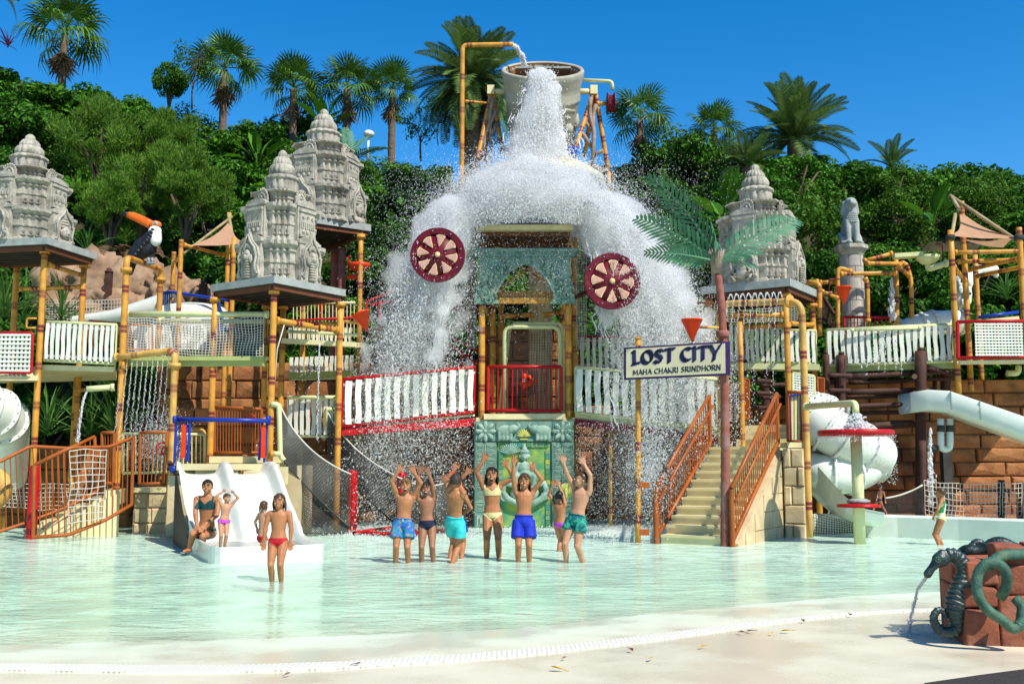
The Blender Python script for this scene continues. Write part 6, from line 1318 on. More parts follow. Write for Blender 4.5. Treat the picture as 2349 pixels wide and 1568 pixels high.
# red palm trunk with painted metal leaves
pt = thing('metal_palm', 'artificial palm with red ringed trunk and green metal leaves at the stairs', 'artificial palm', gnd(1663, 1252)); b = gnd(1663, 1252); pth = [(1664, 1262), (1664, 1000), (1662, 860), (1659, 770), (1655, 690), (1647, 632)]
P = fillet([at(a, c_, b.y) for a, c_ in pth], 1.5, 6); P = [p + V(0, 0, 0) for p in P]; cum = [0]
for i in range(len(P) - 1): cum.append(cum[-1] + (P[i + 1] - P[i]).length)
pts, rs_ = [], []; L_ = cum[-1]; n_ = 84
for i in range(n_ + 1):
    s_ = L_ * i / n_; j = min(len(P) - 2, max(0, int(np.searchsorted(cum, s_, side='right')) - 1)); pts.append(P[j].lerp(P[j + 1], (s_ - cum[j]) / max(1e-9, cum[j + 1] - cum[j]))); rs_.append((.092 - .022 * i / n_) * (1.05 if i % 3 == 1 else (1.0 if i % 3 == 2 else .93)))
q = MB(); q.tube(pts, rs_, 12); q.build('trunk', trunkr, pt); q = MB(); q.lathe([(.11, -.06), (.125, -.04), (.125, .04), (.11, .06)], 14, Matrix.Translation(at(1658, 766, b.y))); q.build('collar', trunkr, pt)
cT = at(1645, 600, b.y); q = MB(); q.tube([at(1647, 634, b.y), at(1645, 612, b.y), at(1643, 590, b.y)], [.05, .045, .08], 10); q.build('neck', trunkm, pt)
q = MB()
for k in range(16): a = k * .4; q.tube([at(1643, 615, b.y) + V(cos(a) * .05, sin(a) * .05, -.1), at(1643, 590, b.y) + V(cos(a) * .1, sin(a) * .1, 0), at(1643, 580, b.y) + V(cos(a) * .16, sin(a) * .16, .06)], [.03, .025, .005], 5)
q.build('fibre_husk', drift, pt)
for i, (az, el, sc_, k) in enumerate(((172, 64, 1.12, 1), (190, 34, 1.0, 1), (200, 8, .7, 1), (110, 84, .42, 0), (70, 50, .55, 1), (4, 36, 1.12, 1), (340, 12, .45, 0), (10, 8, .5, 1), (250, 20, .35, 1), (150, 20, .75, 1))):
    link('metal_leaf', MET[k], pt, loc=cT, rot=(R.uniform(.7, 1.1), -radians(el), radians(az)), scale=(sc_, sc_, sc_))
pt2 = thing('metal_palm', 'artificial green metal palm leaves poking up behind the highest temple', 'artificial palm', at(800, 520, 29)); cT = at(800, 372, 29); q = MB(); q.tube([at(800, 560, 29), cT], .09, 8); q.build('trunk', trunkr, pt2)
for az, el in ((60, 65), (110, 80), (20, 40), (150, 50), (200, 40), (330, 25)): link('metal_leaf', MET[1], pt2, loc=cT, rot=(0, -radians(el), radians(az)), scale=(.75, .75, .75))
lp = thing('lamp_post', 'small white globe lamp on the skyline above the metal palm leaves', 'lamp', at(845, 345, 40)); q = MB(); q.tube([at(843, 370, 40), at(845, 318, 40)], .05, 8); q.build('pole', white, lp); q = MB(); q.lathe([(.05, 0), (.2, .08), (.22, .2), (.14, .28), (.02, .3)], 14, Matrix.Translation(at(846, 316, 40))); q.build('globe', white, lp)
# ------------------------------------------------------------ big staircase on the stairs side
sb = gnd(1517, 1246); sdir = V(1.75, 3.0, 0).normalized(); swid = V(sdir.y, -sdir.x, 0)
rt = stairs_generic('staircase', 'wide cream staircase with orange railings beside the name sign', V(sb.x, sb.y, 0), sdir, swid, 1.30, 11, .275, .165, cream)
p_end = V(sb.x, sb.y, 0) + sdir * 3.03
deck(rt, [p_end + V(0, 0, 1.83), p_end + swid * 1.3 + V(0, 0, 1.83), p_end + swid * 1.3 + sdir * 1.6 + V(0, 0, 1.83), p_end + sdir * 1.6 + V(0, 0, 1.83)], .2, cream, 'landing')
for k in range(3): q = MB(); c = p_end + sdir * (1.7 + .28 * k) + swid * .65; q.box(c + V(0, 0, 1.92 + .165 * k - .3), (1.3, .3, .8), Matrix.Rotation(atan2(swid.y, swid.x), 3, 'Z')); q.build('step', cream, rt)
def stair_rail(label, off, sidem=True):
    base = V(sb.x, sb.y, 0) + swid * off; n0 = base - sdir * .05; n1 = base + sdir * 3.05; t = balustrade('railing', label, [n0 + V(0, 0, 1.02), n1 + V(0, 0, 2.92)], [n0 + V(0, 0, .1), n1 + V(0, 0, 1.92)], 24, orange, .04, .0115)
    rail(t, [n0 + V(.06, -.05, .80), n1 + V(.06, -.05, 2.70)], .028, orange, 'hand_rail'); bar(t, n0 - V(0, 0, .1), n0 + V(0, 0, 1.02), .05, orange, 'post', 10); return t
stair_rail('orange stair railing on the splash side of the wide staircase', -.08); stair_rail('orange stair railing on the palm trunk side of the wide staircase', 1.38)
lk = thing('rail_bracket', 'brown brackets joining the yellow sign post to the stair railing', 'bracket', at(1475, 1200, 19)); 
for vy in (1112, 1220): q = MB(); q.box(at(1478, vy, 18.95), (.18, .05, .11)); q.build('plate', orange, lk)
# sandstone side walls under the stairs
cst = V(sb.x, sb.y, 0) + swid * 1.35
q = MB(); prof = [(.0, -.12), (.0, .05), (3.05, 1.75), (3.05, -.12)]; vs = [cst + sdir * s_ + V(0, 0, z) + swid * w for w in (0, .12) for s_, z in prof]; q.add(vs, [(0, 1, 2, 3), (7, 6, 5, 4), (0, 4, 5, 1), (1, 5, 6, 2), (2, 6, 7, 3), (3, 7, 4, 0)]); q.build('side_wall', yblock, rt)
# block pattern on the side wall: thin raised courses
for r in range(5):
    z0, z1 = r * .33 - .1, r * .33 + .21; s_min = max(0, (z1 - .05) * 3.05 / 1.7 + .12); x = s_min
    while x < 3.0:
        w = min(R.choice((.42, .55, .7)), 3.03 - x)
        if w > .12:
            q = MB(); q.add([cst + sdir * s_ + V(0, 0, z) + swid * k for k in (.115, .14) for s_, z in ((x, z0), (x + w - .02, z0), (x + w - .02, z1), (x, z1))], [(0, 1, 2, 3), (7, 6, 5, 4), (0, 4, 5, 1), (1, 5, 6, 2), (2, 6, 7, 3), (3, 7, 4, 0)]); q.build('block', yblock, rt)
        x += w
bp = at(1805, 1228, 21.4); blockwall('landing_wall', 'pale sandstone pier with cream cap under the orange gate by the white tube', (at(1806, 1225, 21.2).x, 21.25), (at(1849, 1225, 21.2).x, 21.1), -.12, 1.78, .28, .36, yblock, ymortar, depth=.5, seed=11, jag=.006, gap=.008)
q = MB(); q.box(V(at(1827, 1025, 21.2).x, 21.3, 1.85), (.46, .6, .11)); q.build('pier_cap', cream, None, label='cream cap stone on the sandstone pier by the white tube', cat='cap stone')
balustrade('railing', 'small orange gate panel beside the bent yellow pipe', [at(1806, 899, 21.4), at(1845, 900, 21.2)], [at(1808, 1012, 21.4), at(1843, 1013, 21.2)], 4, orange, .038, .011)
gp = thing('blue_gate', 'blue framed slide gate behind the small orange gate', 'gate', at(1815, 1015, 22)); rail(gp, [at(1814, 1018, 22), at(1811, 908, 22), at(1838, 904, 22), at(1840, 1015, 22)], .03, bluep, 'frame', .05); q = MB(); q.box(at(1826, 960, 22.05), (.2, .02, .95)); q.build('panel', pale, gp)
# ------------------------------------------------------------ tower with the right hand temple
tw = thing('play_tower', 'yellow bamboo style tower beside the stairs carrying a weathered stone temple', 'play tower', V(6.3, 23.5, 0), 'bamboo style play towers')
fc = at(1813, 657, 23.0); PT, cR, eR, uR = slabroof(tw, (fc.x, fc.y), radians(56), 2.2, 2.2, fc.z, .2)
temple('weathered carved stone temple tower with crouching figure relief above the stairs', cR + V(-.06, 0, 0), fc.z + .18, radians(-34), .84, at(1742, 375, 24.4).z - fc.z - .18, ('figure', 'naga', 'face', 'figure'))
for vx, vy, Y in ((1802, 672, 23.3), (1864, 697, 24.6), (1625, 690, 24.4), (1700, 715, 25.6)): vpost(tw, vx, vy, Y, -.1, .095, phase=.4)
pipe(tw, [at(1808, 745, 23.3), at(1700, 750, 24.6)], .08, fl=(0, 1)); pipe(tw, [at(1676, 725, 23.9), at(1795, 722, 23.3)], .075, fl=(1,)); pipe(tw, [at(1802, 741, 23.4), at(1862, 745, 24.5)], .075, fl=(0, 1))
vpost(tw, 1697, 738, 23.0, -.1, .075, top=False)
lpz = thing('spray_arch', 'yellow bent pipe arch spraying small water arcs beside the palm trunk', 'pipe frame', gnd(1857, 1228)); Y0 = 21.0
A = at(1650, 900, 22.6); P = [V(A.x, A.y, 0), at(1650, 697, 22.6), at(1841, 690, 21.3), V(at(1857, 1228, 21).x, 21.0, -.1)]; P[2] = V(P[3].x, 21.0, at(1850, 690, 21.0).z); pipe(lpz, P, .10, bamboo2, rad=.32, bands=.8, phase=.3); flange(lpz, P[1].lerp(P[2], .86), P[2] - P[1], .17, bamboo2)
lines = []
for i in range(9):
    p = P[1].lerp(P[2], .18 + i * .075) + V(0, 0, .09); l = []
    for k in range(14): t_ = k / 13 * (.75 + .1 * (i % 3)); l.append(p + V(-.42 * t_, -.5 * t_, 1.25 * t_ - 4.9 * t_ * t_ * .8))
    lines.append(l)
stream('spray_arcs', 'row of small water arcs springing from the bent yellow pipe', lines, .007, 140, .014, 15)
vv = thing('tap_valve', 'small maroon shower tap hanging under the spray arch', 'valve', at(1706, 725, 22)); rail(vv, [at(1697, 722, 22), at(1710, 722, 22), at(1710, 735, 22)], .02, maroon, 'tap', .03); rail(vv, [at(1597, 695, 23.6), at(1636, 694, 23.6), at(1636, 735, 23.6)], .02, maroon, 'pipe', .03)
# bridge behind
pickets('picket_fence', 'white picket panel seen through the spray arch', at(1674, 742, 25.0), at(1804, 755, 24.6), at(1674, 830, 25.0), at(1804, 832, 24.6), 11, pale)
pickets('picket_fence', 'short white picket panel between the bent pipe and the back post', at(1810, 757, 24.4), at(1872, 758, 24.4), at(1810, 832, 24.4), at(1872, 834, 24.4), 5, pale)
rb = thing('bridge', 'cream bridge behind the spray arch at deck height', 'bridge', at(1670, 845, 24.8)); q = MB(); q.beam(at(1660, 839, 24.9), at(1880, 842, 24.3), .12, .14); q.build('bridge_beam', pale, rb); deck(rb, [at(1660, 840, 25), at(1880, 842, 24.4), at(1890, 842, 26.4), at(1660, 840, 26.8)], .1, cream)
net(None, bil(at(1540, 683, 27), at(1830, 700, 26.6), at(1540, 725, 27), at(1830, 735, 26.6), .08, .04), 40, 8, .008, rope, 'rope_net', label='white rope net stretched behind the right stone temple tower', cat='net')
bs_ = thing('brown_stair_flight', 'brown wooden stair railing rising behind the weathered temple slab', 'railing', at(1900, 740, 27)); 
rail(bs_, [at(1882, 668, 26.6), at(1923, 735, 25.6)], .04, logm, 'top_rail'); rail(bs_, [at(1884, 720, 26.6), at(1920, 770, 25.6)], .04, logm, 'bottom_rail')
for i in range(12): f = (i + .5) / 12; bar(bs_, at(1884, 720, 26.6).lerp(at(1920, 770, 25.6), f), at(1882, 668, 26.6).lerp(at(1923, 735, 25.6), f), .014, logm)
lattice('lattice_fence', 'small white lattice panel with pale rail above the orange gate', at(1818, 912, 22.3), at(1868, 922, 22.5), at(1818, 855, 22.3), at(1868, 862, 22.5), 8, 10, pale)
balustrade('railing', 'narrow orange baluster gate beside the dark log frame', [at(1874, 866, 23.0), at(1890, 868, 23.2)], [at(1876, 925, 23.0), at(1890, 928, 23.2)], 4, orange, .025, .01)
balustrade('railing', 'tall orange baluster gate at the top of the wide stairs', [at(1706, 868, 23.4), at(1718, 872, 23.6)], [at(1706, 958, 23.4), at(1718, 960, 23.6)], 3, orange, .028, .01)
net(None, bil(at(1672, 880, 23.6), at(1694, 880, 23.6), at(1672, 965, 23.6), at(1694, 965, 23.6), 0, .03), 5, 16, .007, rope, 'rope_net', label='narrow rope net beside the palm trunk at the top of the stairs', cat='net')
lattice('lattice_fence', 'pale lattice at the top of the stairs behind the palm', at(1722, 945, 25.8), at(1760, 945, 25.8), at(1722, 905, 25.8), at(1760, 905, 25.8), 6, 7, None) if False else None
# dark log climbing frame
def log(parent, a, b, r):
    a, b = Vector(a), Vector(b); q = MB(); k = 6; rs__ = [r * R.uniform(.93, 1.07) for _ in range(k + 1)]; q.tube([a.lerp(b, i / k) for i in range(k + 1)], rs__, 10); o = q.build('log', logm, parent)
    return o
lf = thing('log_climber', 'dark log climbing frame in front of the orange brown stone wall', 'climbing frame', V(9, 24, 0))
for vx, v0, v1, Y, r in ((1895, 813, 925, 23.9, .075), (1930, 815, 965, 24.0, .115), (2112, 805, 1185, 23.6, .125), (2169, 820, 920, 24.4, .12), (1918, 835, 960, 24.8, .05), (2144, 835, 905, 24.8, .05)):
    log(lf, at(vx, v1, Y), at(vx, v0, Y), r); q = MB(); q.tube([at(vx, v0, Y), at(vx, v0 - 8, Y)], r * .6, 10); q.build('peg', logm, lf)
for a_, b_, Y, r in (((1900, 860), (1954, 862), 23.7, .055), ((1950, 863), (2104, 856), 23.9, .06), ((2118, 858), (2146, 852), 23.8, .06), ((1905, 877), (1945, 875), 24.2, .05), ((1948, 877), (2100, 872), 24.2, .055), ((1900, 895), (1950, 896), 23.7, .055), ((1946, 899), (2102, 894), 23.9, .065), ((2118, 895), (2146, 893), 23.8, .06), ((1905, 915), (1950, 916), 24.2, .05), ((1946, 932), (2102, 926), 23.9, .06), ((2118, 927), (2146, 926), 23.8, .06), ((1946, 948), (2095, 944), 24.2, .05), ((2118, 840), (2188, 860), 23.7, .06), ((2100, 870), (2192, 868), 24.3, .05), ((1930, 912), (2100, 906), 24.3, .05), ((1990, 978), (2112, 970), 23.9, .09), ((2118, 902), (2195, 902), 24.3, .04)):
    log(lf, at(*a_, Y), at(*b_, Y), r)
for vx, vy in ((2098, 863), (2098, 902), (2098, 935)): q = MB(); q.tube([at(vx, vy, 23.4), at(vx, vy, 24.4)], .06, 10); q.build('log_end', loge, lf)
lf2 = thing('log_climber', 'dark red log bars behind the palm trunk at the top of the stairs', 'climbing frame', V(6.2, 25, 0))
for a_, b_, Y in (((1720, 872), (1775, 876), 24.0), ((1745, 884), (1800, 882), 24.3), ((1720, 901), (1774, 903), 24.0), ((1742, 912), (1790, 910), 24.3), ((1722, 935), (1774, 935), 24.0), ((1742, 945), (1785, 943), 24.3)): log(lf2, at(*a_, Y), at(*b_, Y), .055)
for vx, v0, Y in ((1709, 825, 24.8), (1757, 830, 24.8)): log(lf2, at(vx, 950, Y), at(vx, v0, Y), .10 if vx > 1740 else .05)
# ------------------------------------------------------------ right hand bridge, pipes, lion column
pickets('picket_bridge_railing', 'long white wavy picket railing behind the dark log frame', at(1897, 757, 24.2), at(2186, 744, 23.6), at(1897, 838, 24.2), at(2186, 828, 23.6), 19, pale, pw=.62, rr=.04)
rb = thing('bridge', 'long cream bridge deck under the picket railing by the log frame', 'bridge', at(1895, 848, 24.3)); q = MB(); q.beam(at(1880, 847, 24.35), at(2190, 838, 23.7), .12, .14); q.build('bridge_beam', olive, rb); deck(rb, [at(1880, 842, 24.4), at(2190, 834, 23.75), at(2195, 834, 25.6), at(1890, 842, 26)], .1, cream)
pipe(rb, [at(1955, 757, 23.9), at(2110, 752, 23.7)], .045, pale, fl=(0, 1))
stream('drip_row', 'row of thin drips from the pale pipe over the long picket railing', [[at(1965 + i * 13, 755, 23.7), at(1965 + i * 13, 800, 23.65), at(1964 + i * 13, 835 + (i % 3) * 12, 23.65)] for i in range(9)], .009, 45, .01, 16)
pk = thing('pipe_trestle', 'yellow pipe frame with drop shower in front of the dark hedge by the lion', 'pipe frame', V(at(2060, 750, 25).x, 25, 0))
Yk = 25.0
for pth in ([(1922, 760), (1922, 612), (1950, 622)], [(1930, 628), (2050, 626)], [(1990, 604), (2072, 605)], [(1984, 598), (2044, 582)], [(2058, 765), (2055, 592)], [(2092, 740), (2090, 640), (2080, 606), (2070, 604)], [(2062, 612), (2085, 632)], [(1991, 735), (1990, 650), (1985, 640)], [(1858, 648), (1874, 646)]): pipe(pk, [at(*p, Yk + (.4 if p[0] > 2068 or p[1] < 600 else 0)) for p in pth], .085 if len(pth) == 2 and pth[0][0] == 2058 else .072, fl=(0, len(pth) - 1))
pipe(pk, [at(1851, 648, 24.8), at(1880, 648, 24.6), at(1880, 770, 24.6)], .085, rad=.2); pipe(pk, [at(1882, 648, 25.2), at(1916, 646, 25.2)], .07, fl=(0, 1)); pipe(pk, [at(1886, 668, 24.8), at(1918, 682, 24.9)], .06, fl=(0, 1)); rail(pk, [at(1902, 688, 24.7), at(1902, 640, 24.7), at(1926, 640, 24.7)], .018, maroon, 'valve_pipe', .03)
stream('water_drop_column', 'ragged falling water column in front of the dark hedge beside the lion', [[at(2045, 640, Yk), at(2046, 690, Yk), at(2048, 735, Yk)]] * 3, .02, 120, .03, 17)
fs_ = thing('pale_funnel_slide', 'pale green bowl and chute on a bent pipe above the picket bridge', 'funnel', at(2135, 610, 24.6)); q = MB(); c = at(2128, 592, 24.6); q.lathe([(.08, -.16), (.16, -.13), (.27, -.02), (.285, .05), (.26, .05), (.2, -.04), (.05, -.1)], 24, Matrix.Translation(c)); q.build('bowl', pale, fs_); q = MB(); q.beam(at(2050, 588, 24.7), at(2115, 584, 24.6), .3, .1); q.build('chute', pale, fs_); rail(fs_, [c - V(0, 0, .12), c - V(0, 0, .28), at(2170, 604, 24.2)], .07, pale, 'pipe', .2, 10); flange(fs_, at(2170, 604, 24.2), (1, 0, 0), .12, pale); rail(fs_, [at(2163, 598, 24.3), at(2162, 560, 24.3), at(2146, 560, 24.3)], .018, maroon, 'feed_pipe', .03)
lc = thing('stone_column', 'round column of pale painted blocks carrying the lion statue', 'column', V(at(1955, 740, 26.2).x, 26.2, 0)); xC = at(1955, 650, 26.2).x; zt = at(1955, 588, 26.2).z; hr = .29; nrow = int(zt / hr); hr = zt / nrow; colm = mk('column_block', (.50, .44, .37), (.40, .36, .31), rough=.8, obj=.12, bump=.3, dirt=(.3, .24, .2))
q = MB(); q.lathe([(.275, -.1), (.275, zt)], 24, Matrix.Translation((xC, 26.2, 0))); q.build('core', mk('column_joint', (.2, .27, .25), rough=.8), lc)
for i in range(max(0, nrow - 9), nrow):
    for j in range(6):
        a0 = j * pi / 3 + (i % 2) * .52 + .025; a1 = a0 + pi / 3 - .05; q = MB(); pa = np.linspace(a0, a1, 6); ring = [V(xC + cos(t_) * .295, 26.2 + sin(t_) * .295, 0) for t_ in pa] + [V(xC + cos(t_) * .2, 26.2 + sin(t_) * .2, 0) for t_ in pa[::-1]]; q.loft([[p + V(0, 0, i * hr + .008) for p in ring], [p + V(0, 0, (i + 1) * hr - .008) for p in ring]], False); q.build('block', colm, lc)
q = MB(); q.lathe([(.30, zt), (.33, zt + .06), (.41, zt + .16), (.43, zt + .17), (.43, zt + .27), (.30, zt + .28)], 8, Matrix.Translation((xC, 26.2, 0)) @ Matrix.Rotation(.4, 4, 'Z'), smooth=False); q.build('capital', stone, lc)
lio = thing('lion_statue', 'grey stone lion statue sitting upright on the round column', 'statue', V(xC, 26.2, zt + .28)); lm = mk('lion_stone', (.36, .39, .36), (.28, .31, .29), rough=.8, bump=.3, dirt=(.2, .22, .2)); z0 = zt + .28
O = V(xC, 26.2, z0); LB = [('b', O + V(0, .12, .42), (.20, .25, .40)), ('b', O + V(0, -.05, .66), (.21, .18, .26)), ('c', O + V(0, -.05, .85), O + V(0, -.10, 1.02), .15, .13), ('b', O + V(0, -.14, 1.10), (.15, .17, .15)), ('b', O + V(0, -.28, 1.06), (.10, .09, .075)), ('b', O + V(0, -.06, 1.17), (.13, .15, .10))]
for sg_ in (-1, 1): LB += [('c', O + V(sg_ * .11, -.14, .62), O + V(sg_ * .11, -.18, .1), .09, .075), ('b', O + V(sg_ * .11, -.24, .05), (.085, .12, .055)), ('c', O + V(sg_ * .19, .12, .28), O + V(sg_ * .20, -.05, .14), .12, .10), ('b', O + V(sg_ * .22, -.12, .05), (.08, .14, .05)), ('c', O + V(sg_ * .15, -.04, 1.12), O + V(sg_ * .18, -.0, .88), .06, .08), ('b', O + V(sg_ * .06, -.30, 1.15), (.03, .03, .03))]
LB += [('c', O + V(.24, .2, .2), O + V(.26, .15, .5), .05, .04)]; link('body', blobs(LB, .022, 'body', lm, 3), lio); q = MB()
for i in range(5):
    for j in range(7 - abs(i - 2)): a = (j - 3 + abs(i - 2) * .5) * .22; q.ball(O + V(sin(a) * .20, -.05 - cos(a) * .19, .60 + i * .055), (.03, .02, .03), 6, 4)
q.build('mane_curls', lm, lio)
# right tower with sail
rtw = thing('play_tower', 'yellow pipe tower with tan sail at the frame edge by the lattice panel', 'play tower', V(10.2, 23.4, 0), 'bamboo style play towers')
for vx, vy, Y, zb2 in ((2180, 528, 23.4, 3.0), (2205, 462, 24.6, 3.2), (2236, 585, 26, 3.4), (2337, 522, 23.4, 3.2)): vpost(rtw, vx, vy, Y, zb2, .092, top=False)
for a_, b_, Y0_, Y1_ in (((2192, 579, ), (2340, 576), 23.6, 23.4), ((2200, 600), (2335, 596), 24.5, 24.0), ((2225, 618), (2340, 592), 25, 23.6), ((2240, 633), (2345, 612), 25.5, 23.6), ((2188, 612), (2212, 642), 23.5, 24.5)): pipe(rtw, [at(*a_, Y0_), at(*b_, Y1_)], .07, fl=(0, 1))
for vx in (2180, 2337): q = MB(); q.lathe([(.1, -.06), (.11, 0), (.1, .06)], 12, Matrix.Translation(at(vx, 545, 23.4))); q.build('rope_lashing', brope, rtw)
sl = thing('shade_sail', 'tan shade sail under crossed bamboo poles at the frame edge tower', 'shade sail', at(2205, 540, 24)); sailmesh((at(2187, 538, 23.5), at(2205, 488, 24.6), at(2330, 543, 23.5)), .35, sail).build('cloth', sail, sl); sailmesh((at(2212, 548, 24.6), at(2322, 542, 23.7), at(2300, 566, 25.2)), .3, sail).build('cloth', sail, sl)
for a_, b_ in (((2178, 448), (2345, 560)), ((2192, 488), (2180, 560)), ((2182, 450), (2200, 480))): q = MB(); q.tube([at(*a_, 24.3), at(*b_, 23.5)], .045, 8); q.build('pole', cane, sl)
lattice('lattice_fence', 'white lattice panel in a red rail frame at the right frame edge', at(2236, 817, 23.0), at(2348, 817, 23.0), at(2234, 740, 23.0), at(2346, 740, 23.0), 15, 11, None)
rr_ = balustrade('railing', 'red rail frame with thin bars around the right edge lattice', [at(2196, 738, 23.1), at(2420, 735, 23.1)], [at(2198, 821, 23.1), at(2420, 817, 23.1)], 9, red, .042, .013)
q = MB(); q.beam(at(2200, 831, 23.2), at(2430, 828, 23.2), .1, .08); q.build('deck_edge', cream, rtw); deck(rtw, [at(2195, 828, 23.2), at(2430, 826, 23.2), at(2430, 826, 25.5), at(2195, 828, 25.5)], .08, cream)
balustrade('railing', 'red baluster railing of the far deck beside the lion column', [at(1936, 727, 25.6), at(2055, 728, 25.3)], [at(1936, 760, 25.6), at(2055, 762, 25.3)], 14, red, .035, .012)
fibre_tube('white tube slide passing behind the right edge tower', [at(2075, 760, 25.6), at(2130, 740, 25.4), at(2200, 738, 25.6)], .30)
hs2 = thing('bird_statue', 'white bird shaped statue with carved feathers half hidden behind the right tower', 'statue', at(2215, 690, 27)); f = lambda vx, vy, dy=0: at(vx, vy, 27 + dy); link('body', blobs([('c', f(2200, 690), f(2208, 650), .22, .26), ('c', f(2208, 650), f(2240, 622), .24, .18), ('c', f(2240, 622), f(2280, 618), .18, .14), ('c', f(2280, 618), f(2285, 632), .12, .08)], .04, 'body', white), hs2); q = MB()
for i in range(26): q.ball(f(R.uniform(2195, 2225), R.uniform(640, 695), -.24), (.07, .04, .12), 6, 5)
q.build('feathers', white, hs2)
pb = thing('bent_drain_pipe', 'pale bent pipe stub below the right edge deck', 'pipe', at(2330, 870, 24)); rail(pb, [at(2310, 856, 24), at(2336, 856, 24), at(2336, 838, 24)], .07, pale, 'pipe', .12, 10)
bl = thing('blue_railing', 'blue railing with cream panel on the right edge deck', 'railing', at(2250, 740, 25)); rail(bl, [at(2244, 728, 25), at(2335, 716, 25)], .045, bluep, 'rail'); q = MB(); q.beam(at(2262, 740, 25), at(2338, 732, 25), .03, .16); q.build('panel', cream, bl)
# ------------------------------------------------------------ white and mint slides on the right
fibre_tube('big white bolted tube slide winding down behind the red mushroom', [at(1868, 960, 22.4), at(1900, 985, 22.2), at(1960, 1020, 22.2), at(2010, 1045, 22.8)], .50, m=mintfibre if False else fibre, fl=[0, 6, 12, 20])
fibre_tube('lower bolted tube slide bend turning back under the big white tube', [at(2000, 1060, 22.9), at(1960, 1085, 22.4), at(1905, 1090, 22.2), at(1858, 1078, 22.6)], .42, m=mintfibre)
ch = thing('slide_chute', 'open mint chute end with black net below at the foot of the white tube', 'slide', gnd(1900, 1225)); q = MB()
prof = lambda w, h: [V(0, -w, h), V(0, -w * .85, h * .35), V(0, -w * .5, 0), V(0, w * .5, 0), V(0, w * .85, h * .35), V(0, w, h)]
st = [(1862, 1122, 22.3, .5), (1890, 1150, 21.8, .45), (1925, 1180, 21.3, .36), (1965, 1196, 21.0, .28), (2010, 1200, 21.0, .24)]; rings = []
for vx, vy, Y, h in st: c = at(vx, vy, Y); rings.append([c + V(0, p.y, p.z) for p in prof(.5, h)])
for k in range(len(rings) - 1):
    for j in range(5): q.add([rings[k][j], rings[k][j + 1], rings[k + 1][j + 1], rings[k + 1][j]], [(0, 1, 2, 3)], True); q.add([rings[k][j] - V(0, 0, .05), rings[k][j + 1] - V(0, 0, .05), rings[k + 1][j + 1] - V(0, 0, .05), rings[k + 1][j] - V(0, 0, .05)], [(3, 2, 1, 0)], True)
q.build('trough', mintfibre, ch); net(ch, bil(at(1866, 1175, 21.2), at(1962, 1200, 20.6), gnd(1866, 1228, .0), gnd(1962, 1228, .0), 0, .02), 16, 8, .007, brope)
bar(ch, gnd(1924, 1215), at(1924, 1120, 22), .08, pale, 'support', 10)
fibre_tube('short fat white tube end high beside the bent yellow pipe', [at(1862, 950, 23), at(1885, 955, 22.6), at(1920, 970, 22.4)], .46)
cw = thing('open_chute', 'long open mint chute sloping down in front of the stone wall', 'slide', at(2349, 1020, 22.5)); q = MB(); st = [(2075, 928, 23.6), (2115, 922, 23.3), (2165, 925, 23.0), (2230, 948, 22.6), (2349, 990, 22.0), (2460, 1030, 21.6), (2600, 1090, 21.2), (2760, 1165, 20.8)]; rings = []
for vx, vy, Y in st:
    c = at(vx, vy, Y); hh = .26; rings.append([c + V(0, -.34, hh), c + V(0, -.38, hh - .03), c + V(0, -.38, -.14), c + V(0, -.32, -.21), c + V(0, .32, -.21), c + V(0, .38, -.14), c + V(0, .38, hh - .03), c + V(0, .34, hh), c + V(0, .30, -.03), c + V(0, 0, -.15), c + V(0, -.30, -.03)])
q.loft(rings, True); q.build('trough', mintfibre, cw)
for k, vx in ((2, 2150), (3, 2231)): 
    q = MB(); 
    for j in range(9): q.box(rings[k][1].lerp(rings[k][2], j / 8) + V(0, -.012, 0), (.025, .02, .025))
    q.build('bolts', bolt, cw, kind='stuff')
pvc = thing('drain_pipes', 'white trap pipes with black couplings under the open mint chute', 'pipe', at(2168, 1030, 23)); rail(pvc, [at(2158, 960, 23), at(2158, 1030, 23), at(2179, 1030, 23), at(2179, 960, 23)], .075, fibre, 'trap', .12, 12); rail(pvc, [at(2150, 1030, 23), at(2135, 1028, 23)], .09, brope, 'coupling')
for vx in (2158, 2179): rail(pvc, [at(vx, 975, 23), at(vx, 990, 23)], .085, brope, 'coupling')
stream('water_stream', 'twisting water stream falling from the black coupling by the log post', [[at(2135, 985, 22.9), at(2132, 1040, 22.9), at(2136, 1100, 22.8), at(2134, 1160, 22.8)]] * 2, .02, 200, .03, 18)
bpst = thing('black_post', 'black square post under the open mint chute', 'post', V(at(2172, 1180, 24).x, 24, 0)); q = MB(); q.box(V(at(2172, 1100, 24).x, 24, .8), (.2, .2, 1.9)); q.build('shaft', brope, bpst)
# rim wall and far net fence
rw_ = [gnd(1866, 1228), gnd(1960, 1229), gnd(2060, 1232), gnd(2200, 1238), gnd(2400, 1248), gnd(2600, 1262)]
q = MB(); rings = [[p + V(0, 0, -.12), p + V(0, 0, .40), p + V(0, .06, .44), p + V(0, .36, .44), p + V(0, .42, .40), p + V(0, .42, -.12)] for p in rw_]; q.loft(rings, False); q.build('pool_rim_wall', mintfibre, None, label='low mint pool rim wall running to the right frame edge', cat='wall')
nf = thing('net_fence', 'white rope net fence between dark posts in front of the stone wall', 'fence', at(2130, 1185, 22.6)); 
for vx, v0 in ((2115, 1010), (2297, 1100), (2340, 1105)): log(nf, at(vx, 1195, 22.8), at(vx, v0, 22.8), .09 if vx < 2200 else .07)
net(nf, bil(at(2122, 1102, 22.7), at(2294, 1106, 22.7), at(2122, 1182, 22.7), at(2294, 1182, 22.7), .12, .04), 20, 7, .008, rope); net(nf, bil(at(2300, 1106, 22.7), at(2345, 1108, 22.7), at(2300, 1182, 22.7), at(2345, 1182, 22.7), .03, .03), 5, 7, .008, rope)
